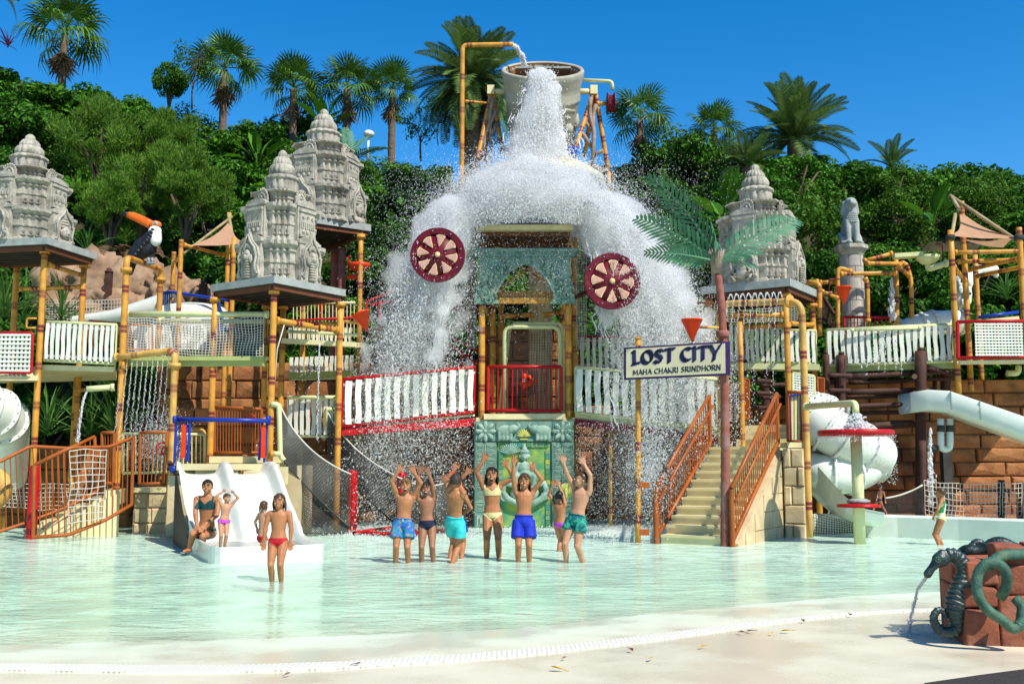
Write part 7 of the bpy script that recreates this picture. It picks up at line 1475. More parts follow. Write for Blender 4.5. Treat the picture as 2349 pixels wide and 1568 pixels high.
net(nf, bil(at(2030, 1142, 22.6), at(2116, 1112, 22.7), at(2030, 1180, 22.6), at(2116, 1185, 22.7), .12, .02), 26, 14, .006, brope); q = MB(); q.tube([bil(at(2030, 1142, 22.6), at(2116, 1112, 22.7), at(2030, 1180, 22.6), at(2116, 1185, 22.7), .12)(i / 16, 0) for i in range(17)], .02, 6); q.build('rope', rope, nf)
deck(nf, [at(1990, 1192, 22.2), at(2420, 1196, 22.2), at(2420, 1180, 25.2), at(1990, 1176, 25.4)], .35, brick, 'plinth')
# red mushroom
mu = thing('mushroom_fountain', 'cream mushroom fountain with two red discs', 'fountain', gnd(1973, 1247)); b = gnd(1973, 1247); zt = at(1971, 995, b.y).z; q = MB(); q.lathe([(.105, -.12), (.105, zt)], 20, Matrix.Translation(b)); q.build('stem', pale, mu)
q = MB(); r = 84 * b.y / FOC; q.lathe([(.05, zt - .04), (r, zt - .035), (r * 1.0, zt + .05), (r * .96, zt + .075), (.05, zt + .09)], 40, Matrix.Translation(b)); q.build('disc', red, mu)
z2 = at(1971, 1160, b.y).z; q = MB(); r2 = 48 * b.y / FOC; q.lathe([(.05, z2 - .03), (r2, z2 - .02), (r2, z2 + .03), (.1, z2 + .06)], 32, Matrix.Translation(b)); q.build('lower_disc', red, mu); q = MB(); q.lathe([(.1, z2 + .05), (.2, z2 + .06), (.22, z2 + .1), (.12, z2 + .14)], 24, Matrix.Translation(b)); q.build('collar', slabm, mu)
ms = thing('water_spout', 'pale bent pipe spout pouring onto the red mushroom', 'spout', at(1848, 932, 21)); pipe(ms, [at(1850, 932, 20.8), at(1962, 924, 18.9), at(1963, 948, 18.85)], .085, pale, rad=.22, fl=(0,))
rs_ = np.random.RandomState(3); P = []; rad = []
for i in range(1500):
    t_ = rs_.uniform(0, 1); p = at(1964, 948 + 40 * t_, 18.85); P.append((p.x + rs_.normal() * (.03 + .09 * t_), p.y + rs_.normal() * (.03 + .08 * t_), p.z)); rad.append(rs_.uniform(.008, .022))
for i in range(1800):
    a = rs_.uniform(0, 6.28); p = b + V(cos(a) * .66, sin(a) * .66, 0); h = rs_.uniform(0, 1); P.append((p.x + rs_.normal() * .03, p.y + rs_.normal() * .03, zt - .03 - h * h * .9 if cos(a) > -.2 else zt - .03 - h * .12)); rad.append(rs_.uniform(.004, .009))
drop_object('mushroom_water', P, rad, 'water pouring on the red mushroom disc and dripping off its edge', seed=5)
# ------------------------------------------------------------ seahorse fountain
pb_ = thing('stone_block_plinth', 'reddish stone block plinth in the corner with a green serpent around it', 'plinth', gnd(2290, 1490)); pinkst = mk('red_sandstone', (.32, .105, .055), (.22, .07, .038), scale=5, rough=.85, bump=.5, bscale=26, obj=.1, dirt=(.42, .2, .13), dscale=4, damt=.5)
b0 = gnd(2212, 1480, .05); ang = radians(-8)
ex = V(cos(ang), sin(ang), 0); ey = V(-ex.y, ex.x, 0)
q = MB(); q.box(b0 + ex * .44 + ey * .42 + V(0, 0, .30), (.80, .76, .56), Matrix.Rotation(ang, 3, 'Z')); q.build('core', mortar, pb_)
def rb_(x, y, z, w, d, h, sd):
    bm = bmesh.new(); bmesh.ops.create_cube(bm, size=1); bmesh.ops.scale(bm, vec=(w, d, h), verts=bm.verts); bmesh.ops.bevel(bm, geom=bm.edges[:], offset=.03, segments=3, affect='EDGES', profile=.6); bmesh.ops.subdivide_edges(bm, edges=bm.edges[:], cuts=1, use_grid_fill=True)
    for v in bm.verts: v.co += V(noise.noise(v.co * 5 + V(sd, 0, 0)), noise.noise(v.co * 5 + V(0, sd, 0)), noise.noise(v.co * 5 + V(0, 0, sd))) * .02
    me = bpy.data.meshes.new('block'); bm.to_mesh(me); bm.free(); me.materials.append(pinkst); me.polygons.foreach_set('use_smooth', [True] * len(me.polygons)); link('block', me, pb_, loc=b0 + ex * x + ey * y + V(0, 0, z - .05), rot=(0, 0, ang))
for i, (x, y, z, w, d, h) in enumerate(((.13, .1, .17, .26, .3, .34), (.13, .1, .43, .26, .3, .16), (.15, .12, .61, .24, .3, .18), (.46, .1, .22, .40, .3, .44), (.82, .14, .2, .34, .3, .40), (.42, .14, .56, .32, .3, .24), (.74, .16, .52, .30, .3, .24), (.40, .16, .75, .24, .26, .16), (.70, .2, .74, .30, .3, .20), (.13, .45, .25, .26, .36, .5), (.13, .45, .6, .26, .36, .2), (.5, .6, .35, .8, .3, .7), (1.1, .2, .3, .3, .4, .6), (1.02, .25, .68, .36, .4, .22))): rb_(x, y, z, w, d, h, i * 1.7)
verd = mk('verdigris_bronze', (.016, .04, .034), (.009, .02, .018), scale=9, rough=.4, spec=.6, bump=.4, bscale=40, dirt=(.07, .14, .11), dscale=9, damt=.6)
verd2 = mk('green_serpent', (.065, .155, .105), (.035, .09, .062), scale=14, rough=.55, bump=.5, bscale=70, dirt=(.2, .3, .14), dscale=6, damt=.6)
Ysh = 8.35
se = lambda vx, vy, dy=0: at(vx, vy, Ysh + dy)
shs = thing('seahorse_fountain', 'dark green seahorse fountain statue spitting water beside the stone plinth', 'statue', se(2180, 1450))
cv = [(2163, 1281, .040), (2178, 1273, .056), (2193, 1276, .058), (2206, 1290, .060), (2213, 1310, .064), (2210, 1335, .082), (2204, 1360, .095), (2196, 1382, .094), (2192, 1400, .080), (2196, 1420, .064), (2196, 1440, .054), (2180, 1449, .046), (2160, 1446, .040), (2146, 1432, .036), (2142, 1414, .032), (2150, 1400, .028), (2162, 1400, .024), (2168, 1410, .020), (2162, 1418, .015)]
Pc = [se(a, c_) for a, c_, _ in cv]; pts, rs_ = [], []
for i in range(len(cv) - 1):
    for k in range(8):
        t_ = k / 8; p0_, p1_, p2_, p3_ = Pc[max(0, i - 1)], Pc[i], Pc[i + 1], Pc[min(len(cv) - 1, i + 2)]
        pts.append(.5 * ((2 * p1_) + (p2_ - p0_) * t_ + (2 * p0_ - 5 * p1_ + 4 * p2_ - p3_) * t_ * t_ + (3 * p1_ - p0_ - 3 * p2_ + p3_) * t_ ** 3)); rr0 = lerp(cv[i][2], cv[i + 1][2], t_); rs_.append(rr0 * (1.12 if (k % 4) == 0 else (.94 if k % 4 == 2 else 1.02)))
q = MB(); q.tube(pts, rs_, 14, sq=.8); q.build('body', verd, shs)
hd = [('b', se(2158, 1282), (.072, .055, .06)), ('c', se(2150, 1288), se(2136, 1304), .045, .03), ('c', se(2136, 1304), se(2128, 1316), .032, .036), ('b', se(2163, 1270), (.045, .035, .035)), ('c', se(2170, 1268), se(2176, 1262), .03, .014), ('c', se(2156, 1268), se(2158, 1260), .024, .012)]; link('head', blobs(hd, .012, 'head', verd, 3), shs)
q = MB()
for dy in (-.05, .05): q.tube([se(2152, 1283, dy) + V(cos(a) * .02, 0, sin(a) * .02) for a in np.linspace(0, 6.28, 13)[:-1]], .006, 5, closed=True); q.ball(se(2152, 1283, dy), .012, 8, 6)
q.build('eye', verd2, shs); q = MB()
for i in range(9): f_ = i / 8; p = se(lerp(2217, 2206, f_), lerp(1318, 1395, f_)); q.tube([p, p + V(.10, 0, .02), p + V(.14, 0, .06)], [.016, .02, .006], 5)
q.build('back_fin', verd, shs)
bk2 = thing('seahorse_fountain', 'second dark green seahorse curled behind the stone plinth at the frame edge', 'statue', se(2280, 1300, .6)); q = MB(); pts = fillet([se(2200, 1282, .6), se(2216, 1262, .6), se(2250, 1268, .6), se(2290, 1240, .6), se(2330, 1262, .6), se(2400, 1280, .6)], .12, 10); pts2 = []; 
for i in range(len(pts) - 1): pts2 += [pts[i].lerp(pts[i + 1], k / 5) for k in range(5)]
q.tube(pts2, [.055 * (1.12 if i % 3 == 0 else .95) for i in range(len(pts2))], 12); q.build('body', verd, bk2); q = MB()
for i in range(14): p = at(2232 + i * 5, 1250 - 8 * sin(i * .7), Ysh + .9); q.ball(p, (.045, .04, .03), 8, 6)
q.build('coils', verd, bk2)
sr = thing('green_serpent', 'smooth green serpent looping over the reddish stone blocks', 'statue', gnd(2330, 1480)); q = MB(); yo = lambda vx, vy, dy=0: at(vx, vy, 8.0 + dy)
q.tube(fillet([yo(2295, 1370, .12), yo(2312, 1340, .06), yo(2306, 1300, .02), yo(2270, 1284, .02), yo(2242, 1310, .03), yo(2240, 1360, 0), yo(2262, 1398, -.02), yo(2300, 1420, -.03), yo(2325, 1445, -.04), yo(2342, 1430, -.02), yo(2346, 1390, .0), yo(2330, 1372, .05)], .14, 8), .040, 12); q.build('body', verd2, sr)
q = MB(); q.tube(fillet([yo(2262, 1300, .15), yo(2300, 1270, .2), yo(2340, 1272, .25), yo(2400, 1262, .3)], .2, 8), .044, 12); q.build('upper_coil', verd2, sr)
fo_ = se(2128, 1318); ft = gnd(2083, 1455, .05); stream('water_stream', 'thin clear water jet spat by the seahorse onto the beach', [[fo_, fo_.lerp(ft, .35) + V(-.02, 0, .06), fo_.lerp(ft, .75) + V(-.01, 0, .04), ft]] * 2, .006, 260, .006, 21)
rs_ = np.random.RandomState(9); P = [(ft.x + rs_.normal() * .09 + .06, ft.y + rs_.normal() * .08, .045 + abs(rs_.normal()) * .025) for _ in range(500)]; drop_object('foot_splash', P, rs_.uniform(.002, .006, 500), 'small splash where the seahorse jet hits the beach', seed=22)
# fallen leaves
lfm = [mk('yellow_fallen_leaf', (.55, .38, .03), rough=.6), mk('brown_fallen_leaf', (.18, .06, .03), rough=.7)]
lv = []
for m_ in lfm:
    q = MB(); q.add([V(-.05, 0, .002), V(-.015, .022, .014), V(.03, .016, .01), V(.055, 0, .004), V(.02, -.02, .012), V(-.02, -.02, .016), V(0, 0, .003)], [(0, 6, 1), (1, 6, 2), (2, 6, 3), (3, 6, 4), (4, 6, 5), (5, 6, 0)]); q.tube([V(.05, 0, .004), V(.085, .01, .003)], .003, 4); lv.append(q.mesh('fallen_leaf', m_))
for i, (vx, vy, k, sc_, lab) in enumerate(((1277, 1535, 0, 1.0, 'yellow leaf lying on the beach nearest the frame bottom'), (1493, 1513, 0, .8, 'yellow leaf just off the drain strip towards the camera'), (1448, 1490, 1, .7, 'small brown leaf on the middle of the drain strip'), (1612, 1484, 0, .8, 'yellow leaf on the drain strip near two brown leaves'), (1700, 1449, 1, .8, 'brown leaf at the edge of the drain strip'), (1722, 1446, 1, .9, 'large brown leaf just above the drain strip'), (1803, 1447, 0, 1.0, 'bright yellow leaf on the drain strip below the mushroom'), (1842, 1421, 1, .7, 'brown leaf on the far bend of the drain strip'), (1950, 1407, 1, .7, 'tiny brown leaf near the far end of the drain strip'), (820, 1520, 1, .7, 'brown leaf on the left part of the drain strip'), (660, 1545, 1, .6, 'dark brown leaf below the drain strip under the girl'), (1295, 1508, 1, .5, 'tiny reddish leaf at the edge of the drain strip'), (1770, 1452, 0, .6, 'small yellow leaf beside the bright yellow one'))):
    p = gnd(vx, vy, .06); p.z = floor_z(p.x, p.y) + .022; link('fallen_leaf', lv[k], None, loc=p, rot=(R.uniform(-.2, .2), R.uniform(-.2, .2), R.uniform(0, 6)), scale=(sc_, sc_, sc_), label=lab, cat='leaf', group='fallen leaves on the beach')
# ------------------------------------------------------------ people
def skinmat(name, c, c2): return mk(name, c, c2, scale=10, rough=.52, spec=.3, sss=.12)
SK = {'tan': skinmat('tanned_skin', (.45, .185, .078), (.37, .145, .058)), 'fair': skinmat('fair_skin', (.54, .28, .16), (.48, .23, .125)), 'dark': skinmat('brown_skin', (.34, .15, .08), (.29, .125, .065))}
HR = {'black': mk('black_hair', (.012, .010, .010), (.03, .024, .02), scale=40, rough=.3), 'brown': mk('brown_hair', (.055, .028, .014), (.09, .05, .024), scale=40, rough=.35), 'blond': mk('blond_hair', (.22, .13, .055), (.14, .08, .035), scale=40, rough=.5), 'grey': mk('short_dark_hair', (.03, .022, .018), (.05, .04, .03), scale=50, rough=.6)}
mouthm = mk('dark_mouth', (.09, .012, .012), rough=.4); lipm = mk('lips', (.36, .10, .08), rough=.4); teeth = mk('teeth', (.8, .78, .7), rough=.3); eyew = mk('eye_white', (.75, .74, .72), rough=.2); iris = mk('dark_iris', (.015, .01, .008), rough=.15)
def clothm(name, c1, c2=None, c3=None, scale=14):
    return mk(name, c1, c2, scale=scale, rough=.7, lo=.44, hi=.54, dirt=c3, dscale=scale * .8, damt=.95 if c3 else 0, bump=.15, bscale=60)
CL = {'floral': clothm('blue_floral_cloth', (.015, .10, .42), (.02, .22, .35), (.50, .32, .03), 16), 'navy': clothm('navy_cloth', (.012, .016, .04)), 'turq': clothm('turquoise_cloth', (.03, .50, .50), (.06, .58, .55)), 'yellow': clothm('yellow_striped_cloth', (.66, .58, .28), (.58, .5, .22)), 'blue': clothm('royal_blue_cloth', (.012, .035, .45), (.01, .025, .34)), 'pink': clothm('pink_cloth', (.62, .10, .50), (.45, .06, .45)), 'green': clothm('green_patterned_cloth', (.01, .12, .16), (.03, .38, .2), (.01, .02, .05), 18), 'red': clothm('red_cloth', (.50, .012, .02), (.4, .01, .02)), 'teal': clothm('dark_teal_cloth', (.008, .06, .065), (.006, .04, .045)), 'white': clothm('white_patterned_cloth', (.7, .7, .62), (.55, .6, .2), None, 20), 'greenst': clothm('green_strap_cloth', (.02, .28, .10))}
def ik(S, T, a, b, pole):
    d = T - S; L = d.length; mx = (a + b) * .995
    if L > mx: T = S + d * (mx / L); d = T - S; L = mx
    L = max(L, abs(a - b) * 1.02 + 1e-3); u = d.normalized(); x = (a * a - b * b + L * L) / (2 * L); h = sqrt(max(0, a * a - x * x)); w = Vector(pole) - u * Vector(pole).dot(u); w = w.normalized() if w.length > 1e-5 else V(1, 0, 0); return S + u * x + w * h, T
def person(label, Y, top, feet, hands, yaw=0, skin='tan', hair='brown', style='short', wear=('shorts', 'blue'), mouth='smile', hyaw=0, hpitch=0, zf=None, elb=None, fist=False, sit=None, adult=False, extra=None, pelx=None, knees=None, kh=None):
    """feet/hands/top are picture positions at depth Y (hands with a depth offset); body local frame faces -y"""
    fm = [at(f[0], f[1], Y + (f[2] if len(f) > 2 else 0)) for f in feet]; zf = floor_z(0, Y) if zf is None else zf
    for f in fm: f.z = zf if sit is None else f.z
    O = (fm[0] + fm[1]) / 2; O.z = zf if sit is None else min(f.z for f in fm); tp_ = at(top[0], top[1], Y); Rz = Matrix.Rotation(-yaw, 3, 'Z')
    loc = lambda p: Rz @ (Vector(p) - O)
    H = (tp_.z - O.z) / (cos(hpitch) * .02 + .98) if sit is None else sit['H']
    F = sorted([loc(f) for f in fm], key=lambda p: p.x); tl = loc(tp_); hr = .072 if adult else .083          # head half height / H
    if sit is None: pel = V((F[0].x + F[1].x) / 2 * .7 + tl.x * .3, (F[0].y + F[1].y) / 2, .515 * H); pel.x += 0 if pelx is None else pelx
    else: pel = loc(at(sit['hip'][0], sit['hip'][1], Y + sit.get('dy', 0)))
    headc = V(tl.x, tl.y if sit is None else pel.y - sit.get('lean', 0), tl.z - hr * H)
    if sit is not None: headc.y = pel.y - sit.get('lean', .05)
    nk = headc + V(0, .015 * H, -hr * H * .95); up = (nk - pel).normalized(); tl_ = (nk - pel).length; rt = V(1, 0, 0)
    rt = (rt - up * rt.dot(up)).normalized(); fw = up.cross(rt)      # +y back
    q = MB(); k = H
    def ring(f, wx, wy, oy=0):
        c = pel + up * (f * tl_) + fw * (oy * k); return [c + rt * (cos(a) * wx * .95 * k) + fw * (sin(a) * wy * k) for a in np.linspace(0, 2 * pi, 17)[:-1]]
    shw = .104 if not adult else .115
    q.loft([ring(-.16, .045, .045), ring(-.08, .088, .066), ring(.02, .097, .071, .004), ring(.14, .089, .062), ring(.30, .077, .054), ring(.48, .083, .058), ring(.66, .096, .064), ring(.80, .104, .060), ring(.90, .088, .046), ring(.97, .045, .038), ring(1.05, .036, .036)])
    q.cap(pel + up * tl_ * .9, nk + V(0, 0, .05 * k), .038 * k, .034 * k)
    # head
    Hm = Matrix.Rotation(hyaw, 3, 'Z') @ Matrix.Rotation(hpitch, 3, 'X'); hp = lambda x, y, z: headc + Hm @ (V(x, y, z) * (hr * k))
    q.ball(hp(0, .08, .14), (.70 * hr * k, .82 * hr * k, .84 * hr * k), 16, 12, Hm); q.ball(hp(0, -.22, -.42), (.52 * hr * k, .56 * hr * k, .52 * hr * k), 14, 10, Hm); q.ball(hp(0, -.48, -.72), (.24 * hr * k,) * 3, 8, 6)
    q.ball(hp(0, -.84, -.16), (.12 * hr * k, .16 * hr * k, .13 * hr * k), 8, 6); q.cap(hp(0, -.72, .12), hp(0, -.86, -.12), .06 * hr * k, .09 * hr * k, 6)
    for s_ in (-1, 1): q.ball(hp(s_ * .70, .08, -.06), (.08 * hr * k, .16 * hr * k, .24 * hr * k), 8, 6, Hm); q.ball(hp(s_ * .36, -.52, -.28), (.22 * hr * k,) * 3, 8, 6); q.cap(hp(s_ * .14, -.74, .27), hp(s_ * .44, -.62, .26), .07 * hr * k, .06 * hr * k, 6)
    if mouth == 'open': q.ball(hp(0, -.50, -.80), (.26 * hr * k, .26 * hr * k, .2 * hr * k), 8, 6)
    # legs
    hips = [pel + rt * (s_ * .050 * k) - up * .02 * k for s_ in (-1, 1)]; thigh, shin = .235 * k, .235 * k; leg = []
    for i in (0, 1):
        an = F[i] + V(0, 0, .042 * k)
        if knees is not None: kn = loc(at(knees[i][0], knees[i][1], Y + knees[i][2]))
        else: kn, an = ik(hips[i], an, thigh + .01 * k, shin + .01 * k, (0, -1, 0))
        leg.append((hips[i], kn, an))
        q.cap(hips[i], hips[i].lerp(kn, .55), .056 * k, .048 * k); q.cap(hips[i].lerp(kn, .5), kn, .048 * k, .035 * k); q.cap(kn, kn.lerp(an, .35) + V(0, .006 * k, 0), .034 * k, .034 * k); q.cap(kn.lerp(an, .35) + V(0, .006 * k, 0), an, .034 * k, .021 * k)
        q.ball(kn + V(0, -.006 * k, 0), .034 * k, 8, 6); tip = an + V(.012 * k * (1 if i else -1), -.085 * k, -.026 * k); q.cap(an - V(0, -.015 * k, .018 * k), tip, .022 * k, .017 * k); q.ball(an + V(0, .016 * k, -.024 * k), .022 * k, 8, 6)
    # arms and hands
    sh_ = [pel + up * tl_ * .845 + rt * (s_ * shw * k) for s_ in (-1, 1)]; Hd = sorted([loc(at(h[0], h[1], Y + h[2])) for h in hands], key=lambda p: p.x) if hands and not (extra or {}).get('keep') else [loc(at(h[0], h[1], Y + h[2])) for h in hands]
    ua, fa, hl = (.158 * k, .128 * k, .102 * k) if not adult else (.172 * k, .150 * k, .105 * k)
    for i in (0, 1):
        s_ = -1 if i == 0 else 1; S = sh_[i].copy(); T = Hd[i]; raised = T.z > S.z
        if raised: S = S + up * .028 * k - rt * s_ * .012 * k
        pole = (elb[i] if elb else (s_ * 1.0, .15, -.25 if raised else 0)); dirT = (T - S).normalized(); W = T - dirT * hl * .75
        el, wr = ik(S, W, ua, fa, pole); q.cap(sh_[i] - rt * s_ * .025 * k, S, .037 * k, .032 * k); q.cap(S, el, .032 * k, .024 * k); q.cap(el, el.lerp(wr, .3), .025 * k, .0245 * k); q.cap(el.lerp(wr, .3), wr, .0245 * k, .0165 * k)
        hd_ = ((wr - el).normalized() * .8 + (V(0, 0, .35) if raised else V(0, 0, -.3))).normalized(); fwd = Rz @ V(0, -1, 0); pn = (fwd - hd_ * fwd.dot(hd_)); pn = pn.normalized() if pn.length > 1e-3 else V(0, -1, 0); lat = hd_.cross(pn)
        pc = wr + hd_ * hl * .30; 
        for o in (-1, -.33, .33, 1): q.cap(wr + lat * o * .010 * k, pc + lat * o * .018 * k + hd_ * hl * .12, .012 * k, .010 * k, 7)
        fr_ = .0072 * k if not adult else .0056 * k
        if fist:
            q.ball(pc + hd_ * hl * .12, (.03 * k, .03 * k, .028 * k), 10, 8)
        else:
            for j, o in enumerate((-1, -.33, .33, 1)):
                b_ = pc + lat * o * .021 * k + hd_ * hl * .14; fd = (hd_ + lat * o * (.42 if raised else .1) + pn * .05).normalized(); l = hl * (.40, .50, .47, .36)[j] if s_ > 0 else hl * (.36, .47, .50, .40)[j]; m1 = b_ + fd * l * .55; m2 = b_ + fd * l + pn * l * (.14 if raised else .35); q.cap(b_, m1, fr_ * 1.1, fr_, 6); q.cap(m1, m2, fr_, fr_ * .85, 6)
        ts = -s_ ; tb_ = wr + hd_ * hl * .12 + lat * ts * .012 * k; tm_ = tb_ + (hd_ * .55 + lat * ts * .8).normalized() * hl * .24; q.cap(tb_, tm_, fr_ * 1.35, fr_ * 1.15, 6); q.cap(tm_, tm_ + (hd_ * .85 + lat * ts * .4).normalized() * hl * .2, fr_ * 1.15, fr_ * .9, 6)
    vox = .0062
    me = remeshed('person', q, vox, SK[skin], 2, .5, .40)
    body = link('person', me, None, loc=O, rot=(0, 0, yaw), label=label, cat='person')
    add = lambda nm, mesh_: link(nm, mesh_, body, local=True)
    # swimwear from the body surface
    n = len(me.vertices); co = np.empty(n * 3); me.vertices.foreach_get('co', co); co = co.reshape(-1, 3); no = np.empty(n * 3); me.vertices.foreach_get('normal', no); no = no.reshape(-1, 3)
    rel = co - np.array(pel); tz = rel @ np.array(up) / tl_; tx = rel @ np.array(rt) / k
    faces = [tuple(p.vertices) for p in me.polygons]
    def shell(nm, flds, m_, off=.006):
        '''cloth: the part of the skin where every field is positive, cut cleanly and lifted off the body'''
        A = np.stack(flds, 1); ok = (A > -.03).all(1); key = {}; vs_ = []; ff = []
        for f in faces:
            if not ok[list(f)].any(): continue
            poly = [np.concatenate([co[v] + no[v] * off, A[v]]) for v in f]
            for k_ in range(A.shape[1]):
                out = []
                for a_, b_ in zip(poly, poly[1:] + poly[:1]):
                    if a_[3 + k_] >= 0: out.append(a_)
                    if (a_[3 + k_] >= 0) != (b_[3 + k_] >= 0): out.append(a_ + (b_ - a_) * (a_[3 + k_] / (a_[3 + k_] - b_[3 + k_])))
                poly = out
                if len(poly) < 3: break
            if len(poly) < 3: continue
            ix = []
            for p_ in poly:
                h = tuple(np.round(p_[:3], 5))
                if h not in key: key[h] = len(vs_); vs_.append(p_[:3])
                if key[h] not in ix: ix.append(key[h])
            if len(ix) > 2: ff.append(ix)
        if ff: mm = bpy.data.meshes.new(nm); mm.from_pydata(vs_, [], ff); mm.materials.append(m_); mm.polygons.foreach_set('use_smooth', [True] * len(ff)); add(nm, mm)
    ax = np.abs(tx); fy = rel @ np.array(fw) / k; kind, colr = wear[0], wear[1]; m_ = CL[colr]; TB = [.112 - ax, .095 - np.abs(fy)]
    if kind in ('briefs', 'bikini', 'bottoms'):
        hi_, lo_ = (.13, -.19) if kind == 'briefs' else (.07, -.20)
        shell('swim_briefs' if kind == 'briefs' else 'bikini_bottom', TB + [hi_ - tz, tz - lo_ - np.maximum(0, ax - .012) * (2.6 if kind != 'briefs' else 2.0)], m_)
    if kind == 'bikini':
        ct_ = CL[wear[2]]; shell('bikini_top', TB + [(.088 if adult else .10) - ax, tz - .60, .79 - .05 * np.cos(tx * 60) * (fy < 0) - tz], ct_, .007); shell('strap', [.0085 - np.abs(ax - .068), tz - .72, 1.02 - tz], ct_, .005)
    if kind == 'suit': shell('swimsuit', TB + [.74 - tz, tz + .20 - np.maximum(0, ax - .012) * 2.4], m_); shell('strap', [.014 - np.abs(ax - .07), tz - .3, .98 - tz], CL['greenst'], .009)
    if kind == 'shorts':
        qs = MB(); tr = pel + up * tl_ * .16; g = 1.0; qs.loft([[c_ + (c_ - (pel + up * (f_ * tl_))) * .0 for c_ in ring(f_, wx, wy)] for f_, wx, wy in ((.17, .095, .068), (.10, .100, .073), (0, .108, .080), (-.1, .107, .080), (-.2, .085, .066))])
        ln = wear[2] if len(wear) > 2 else .62
        for (hp_, kn, an), s_ in zip(leg, (-1, 1)): qs.tube([hp_ + V(s_ * .006 * k, 0, .02 * k), hp_.lerp(kn, ln * .5) + V(s_ * .012 * k, 0, 0), hp_.lerp(kn, ln) + V(s_ * .014 * k, 0, 0)], [.061 * k, .066 * k, .067 * k], 16)
        add('swim_shorts', remeshed('swim_shorts', qs, .010, m_, 3, .5, .6)); qw = MB(); qw.tube(ring(.15, .097, .072) , .006 * k, 6, closed=True); add('waistband', qw.mesh('waistband', m_))
        if colr == 'floral': qd = MB(); c_ = pel + up * tl_ * .14 - fw * .078 * k; qd.tube([c_, c_ + V(.015, -.012, -.05)], .005, 5); qd.tube([c_, c_ + V(-.012, -.012, -.06)], .005, 5); add('drawstring', qd.mesh('drawstring', CL['yellow']))
    if wear[-1] == 'ruffle':
        qr = MB(); base = ring(.03, .103, .077); pr = []
        for t_ in range(64):
            a = t_ * 2 * pi / 64; c_ = pel + up * (.02 * tl_); pr.append(c_ + rt * (cos(a) * (.108 + .008 * sin(a * 12)) * k) + fw * (sin(a) * (.081 + .008 * sin(a * 12)) * k))
        qr.loft([[p_ + up * .022 * k for p_ in [c_ * 1 for c_ in [pel + (x - pel) * .95 for x in pr]]], pr, [p_ - up * .03 * k for p_ in pr]], True, capends=False); add('ruffle', qr.mesh('ruffle', m_))
    # face
    e = MB(); e2 = MB()
    for s_ in (-1, 1): e.ball(hp(s_ * .30, -.665, .10), (.115 * hr * k, .05 * hr * k, .055 * hr * k), 8, 6, Hm); e2.ball(hp(s_ * .30, -.71, .10), (.06 * hr * k, .03 * hr * k, .055 * hr * k), 8, 6, Hm)
    add('eyes', e.mesh('eyes', eyew)); add('irises', e2.mesh('irises', iris)); br__ = MB()
    for s_ in (-1, 1): br__.tube([hp(s_ * .13, -.79, .28), hp(s_ * .30, -.77, .34), hp(s_ * .47, -.66, .27)], .04 * hr * k, 5)
    add('eyebrows', br__.mesh('eyebrows', HR[hair if hair != 'blond' else 'brown']))
    mo = MB()
    if mouth == 'open': mo.ball(hp(0, -.70, -.62), (.22 * hr * k, .10 * hr * k, .21 * hr * k), 10, 8, Hm); add('mouth', mo.mesh('mouth', mouthm)); mt = MB(); mt.ball(hp(0, -.79, -.46), (.15 * hr * k, .03 * hr * k, .045 * hr * k), 8, 6, Hm); add('teeth', mt.mesh('teeth', teeth))
    else:
        mo.tube([hp(-.26, -.66, -.46), hp(-.1, -.75, -.53), hp(.1, -.75, -.53), hp(.26, -.66, -.46)], .045 * hr * k, 6); add('mouth', mo.mesh('mouth', lipm)); mt = MB(); mt.tube([hp(-.2, -.70, -.47), hp(0, -.78, -.50), hp(.2, -.70, -.47)], .03 * hr * k, 5); add('teeth', mt.mesh('teeth', teeth))
    # hair
    hq = MB(); rnd = random.Random(int(top[0])); cm = (.77, .88, .92)
    vs = []; na, nb_ = 26, 16; idx = {}
    low = {'short': -.15, 'long': -.35, 'bob': -.45, 'pig': -.2}[style]
    for i in range(nb_ + 1):
        ph = i / nb_
        for j in range(na):
            a = 2 * pi * j / na; front = -sin(a)       # a: angle, front = towards -y
            zmin = lerp(low - .25, .52, max(0, min(1, (front + .15) / .8))); zz = lerp(.99, zmin, ph ** 1.2); z_ = max(-.98, min(.995, zz)); rr = sqrt(max(0, 1 - z_ * z_)) if z_ > 0 else 1 - .12 * z_ * z_
            w = 1 + .035 * noise.noise(V(j * .9, i * .35, top[0])); vs.append(hp(cos(a) * cm[0] * rr * w, .08 + sin(a) * cm[1] * rr * w, .14 + z_ * cm[2] * w))
    fs = [(i * na + j, i * na + (j + 1) % na, (i + 1) * na + (j + 1) % na, (i + 1) * na + j) for i in range(nb_) for j in range(na)]; hq.add(vs, fs, True)
    lk = {'short': 0, 'long': 34, 'bob': 26, 'pig': 0}[style]; Lh = {'long': 1.9, 'bob': .95}.get(style, 0)
    for i in range(lk):
        a = radians(rnd.uniform(-25, 205)); x, y = cos(a), sin(a); p0 = hp(x * .72, .08 + y * .84, .1); p1 = hp(x * .80, .10 + y * .88, -.35) ; p2 = hp(x * .78, .12 + y * .85, -.5) - V(0, 0, Lh * hr * k * rnd.uniform(.5, 1.0)) + V(rnd.uniform(-.1, .1), 0, 0) * hr * k
        hq.tube([p0, p1, p2], [.10 * hr * k, .10 * hr * k, .02 * hr * k], 5)
    if style == 'pig':
        for s_ in (-1, 1): hq.tube([hp(s_ * .5, .6, .35), hp(s_ * .85, .85, .2), hp(s_ * .95, .9, -.5), hp(s_ * .8, .85, -1.1)], [.1 * hr * k, .2 * hr * k, .16 * hr * k, .03 * hr * k], 7)
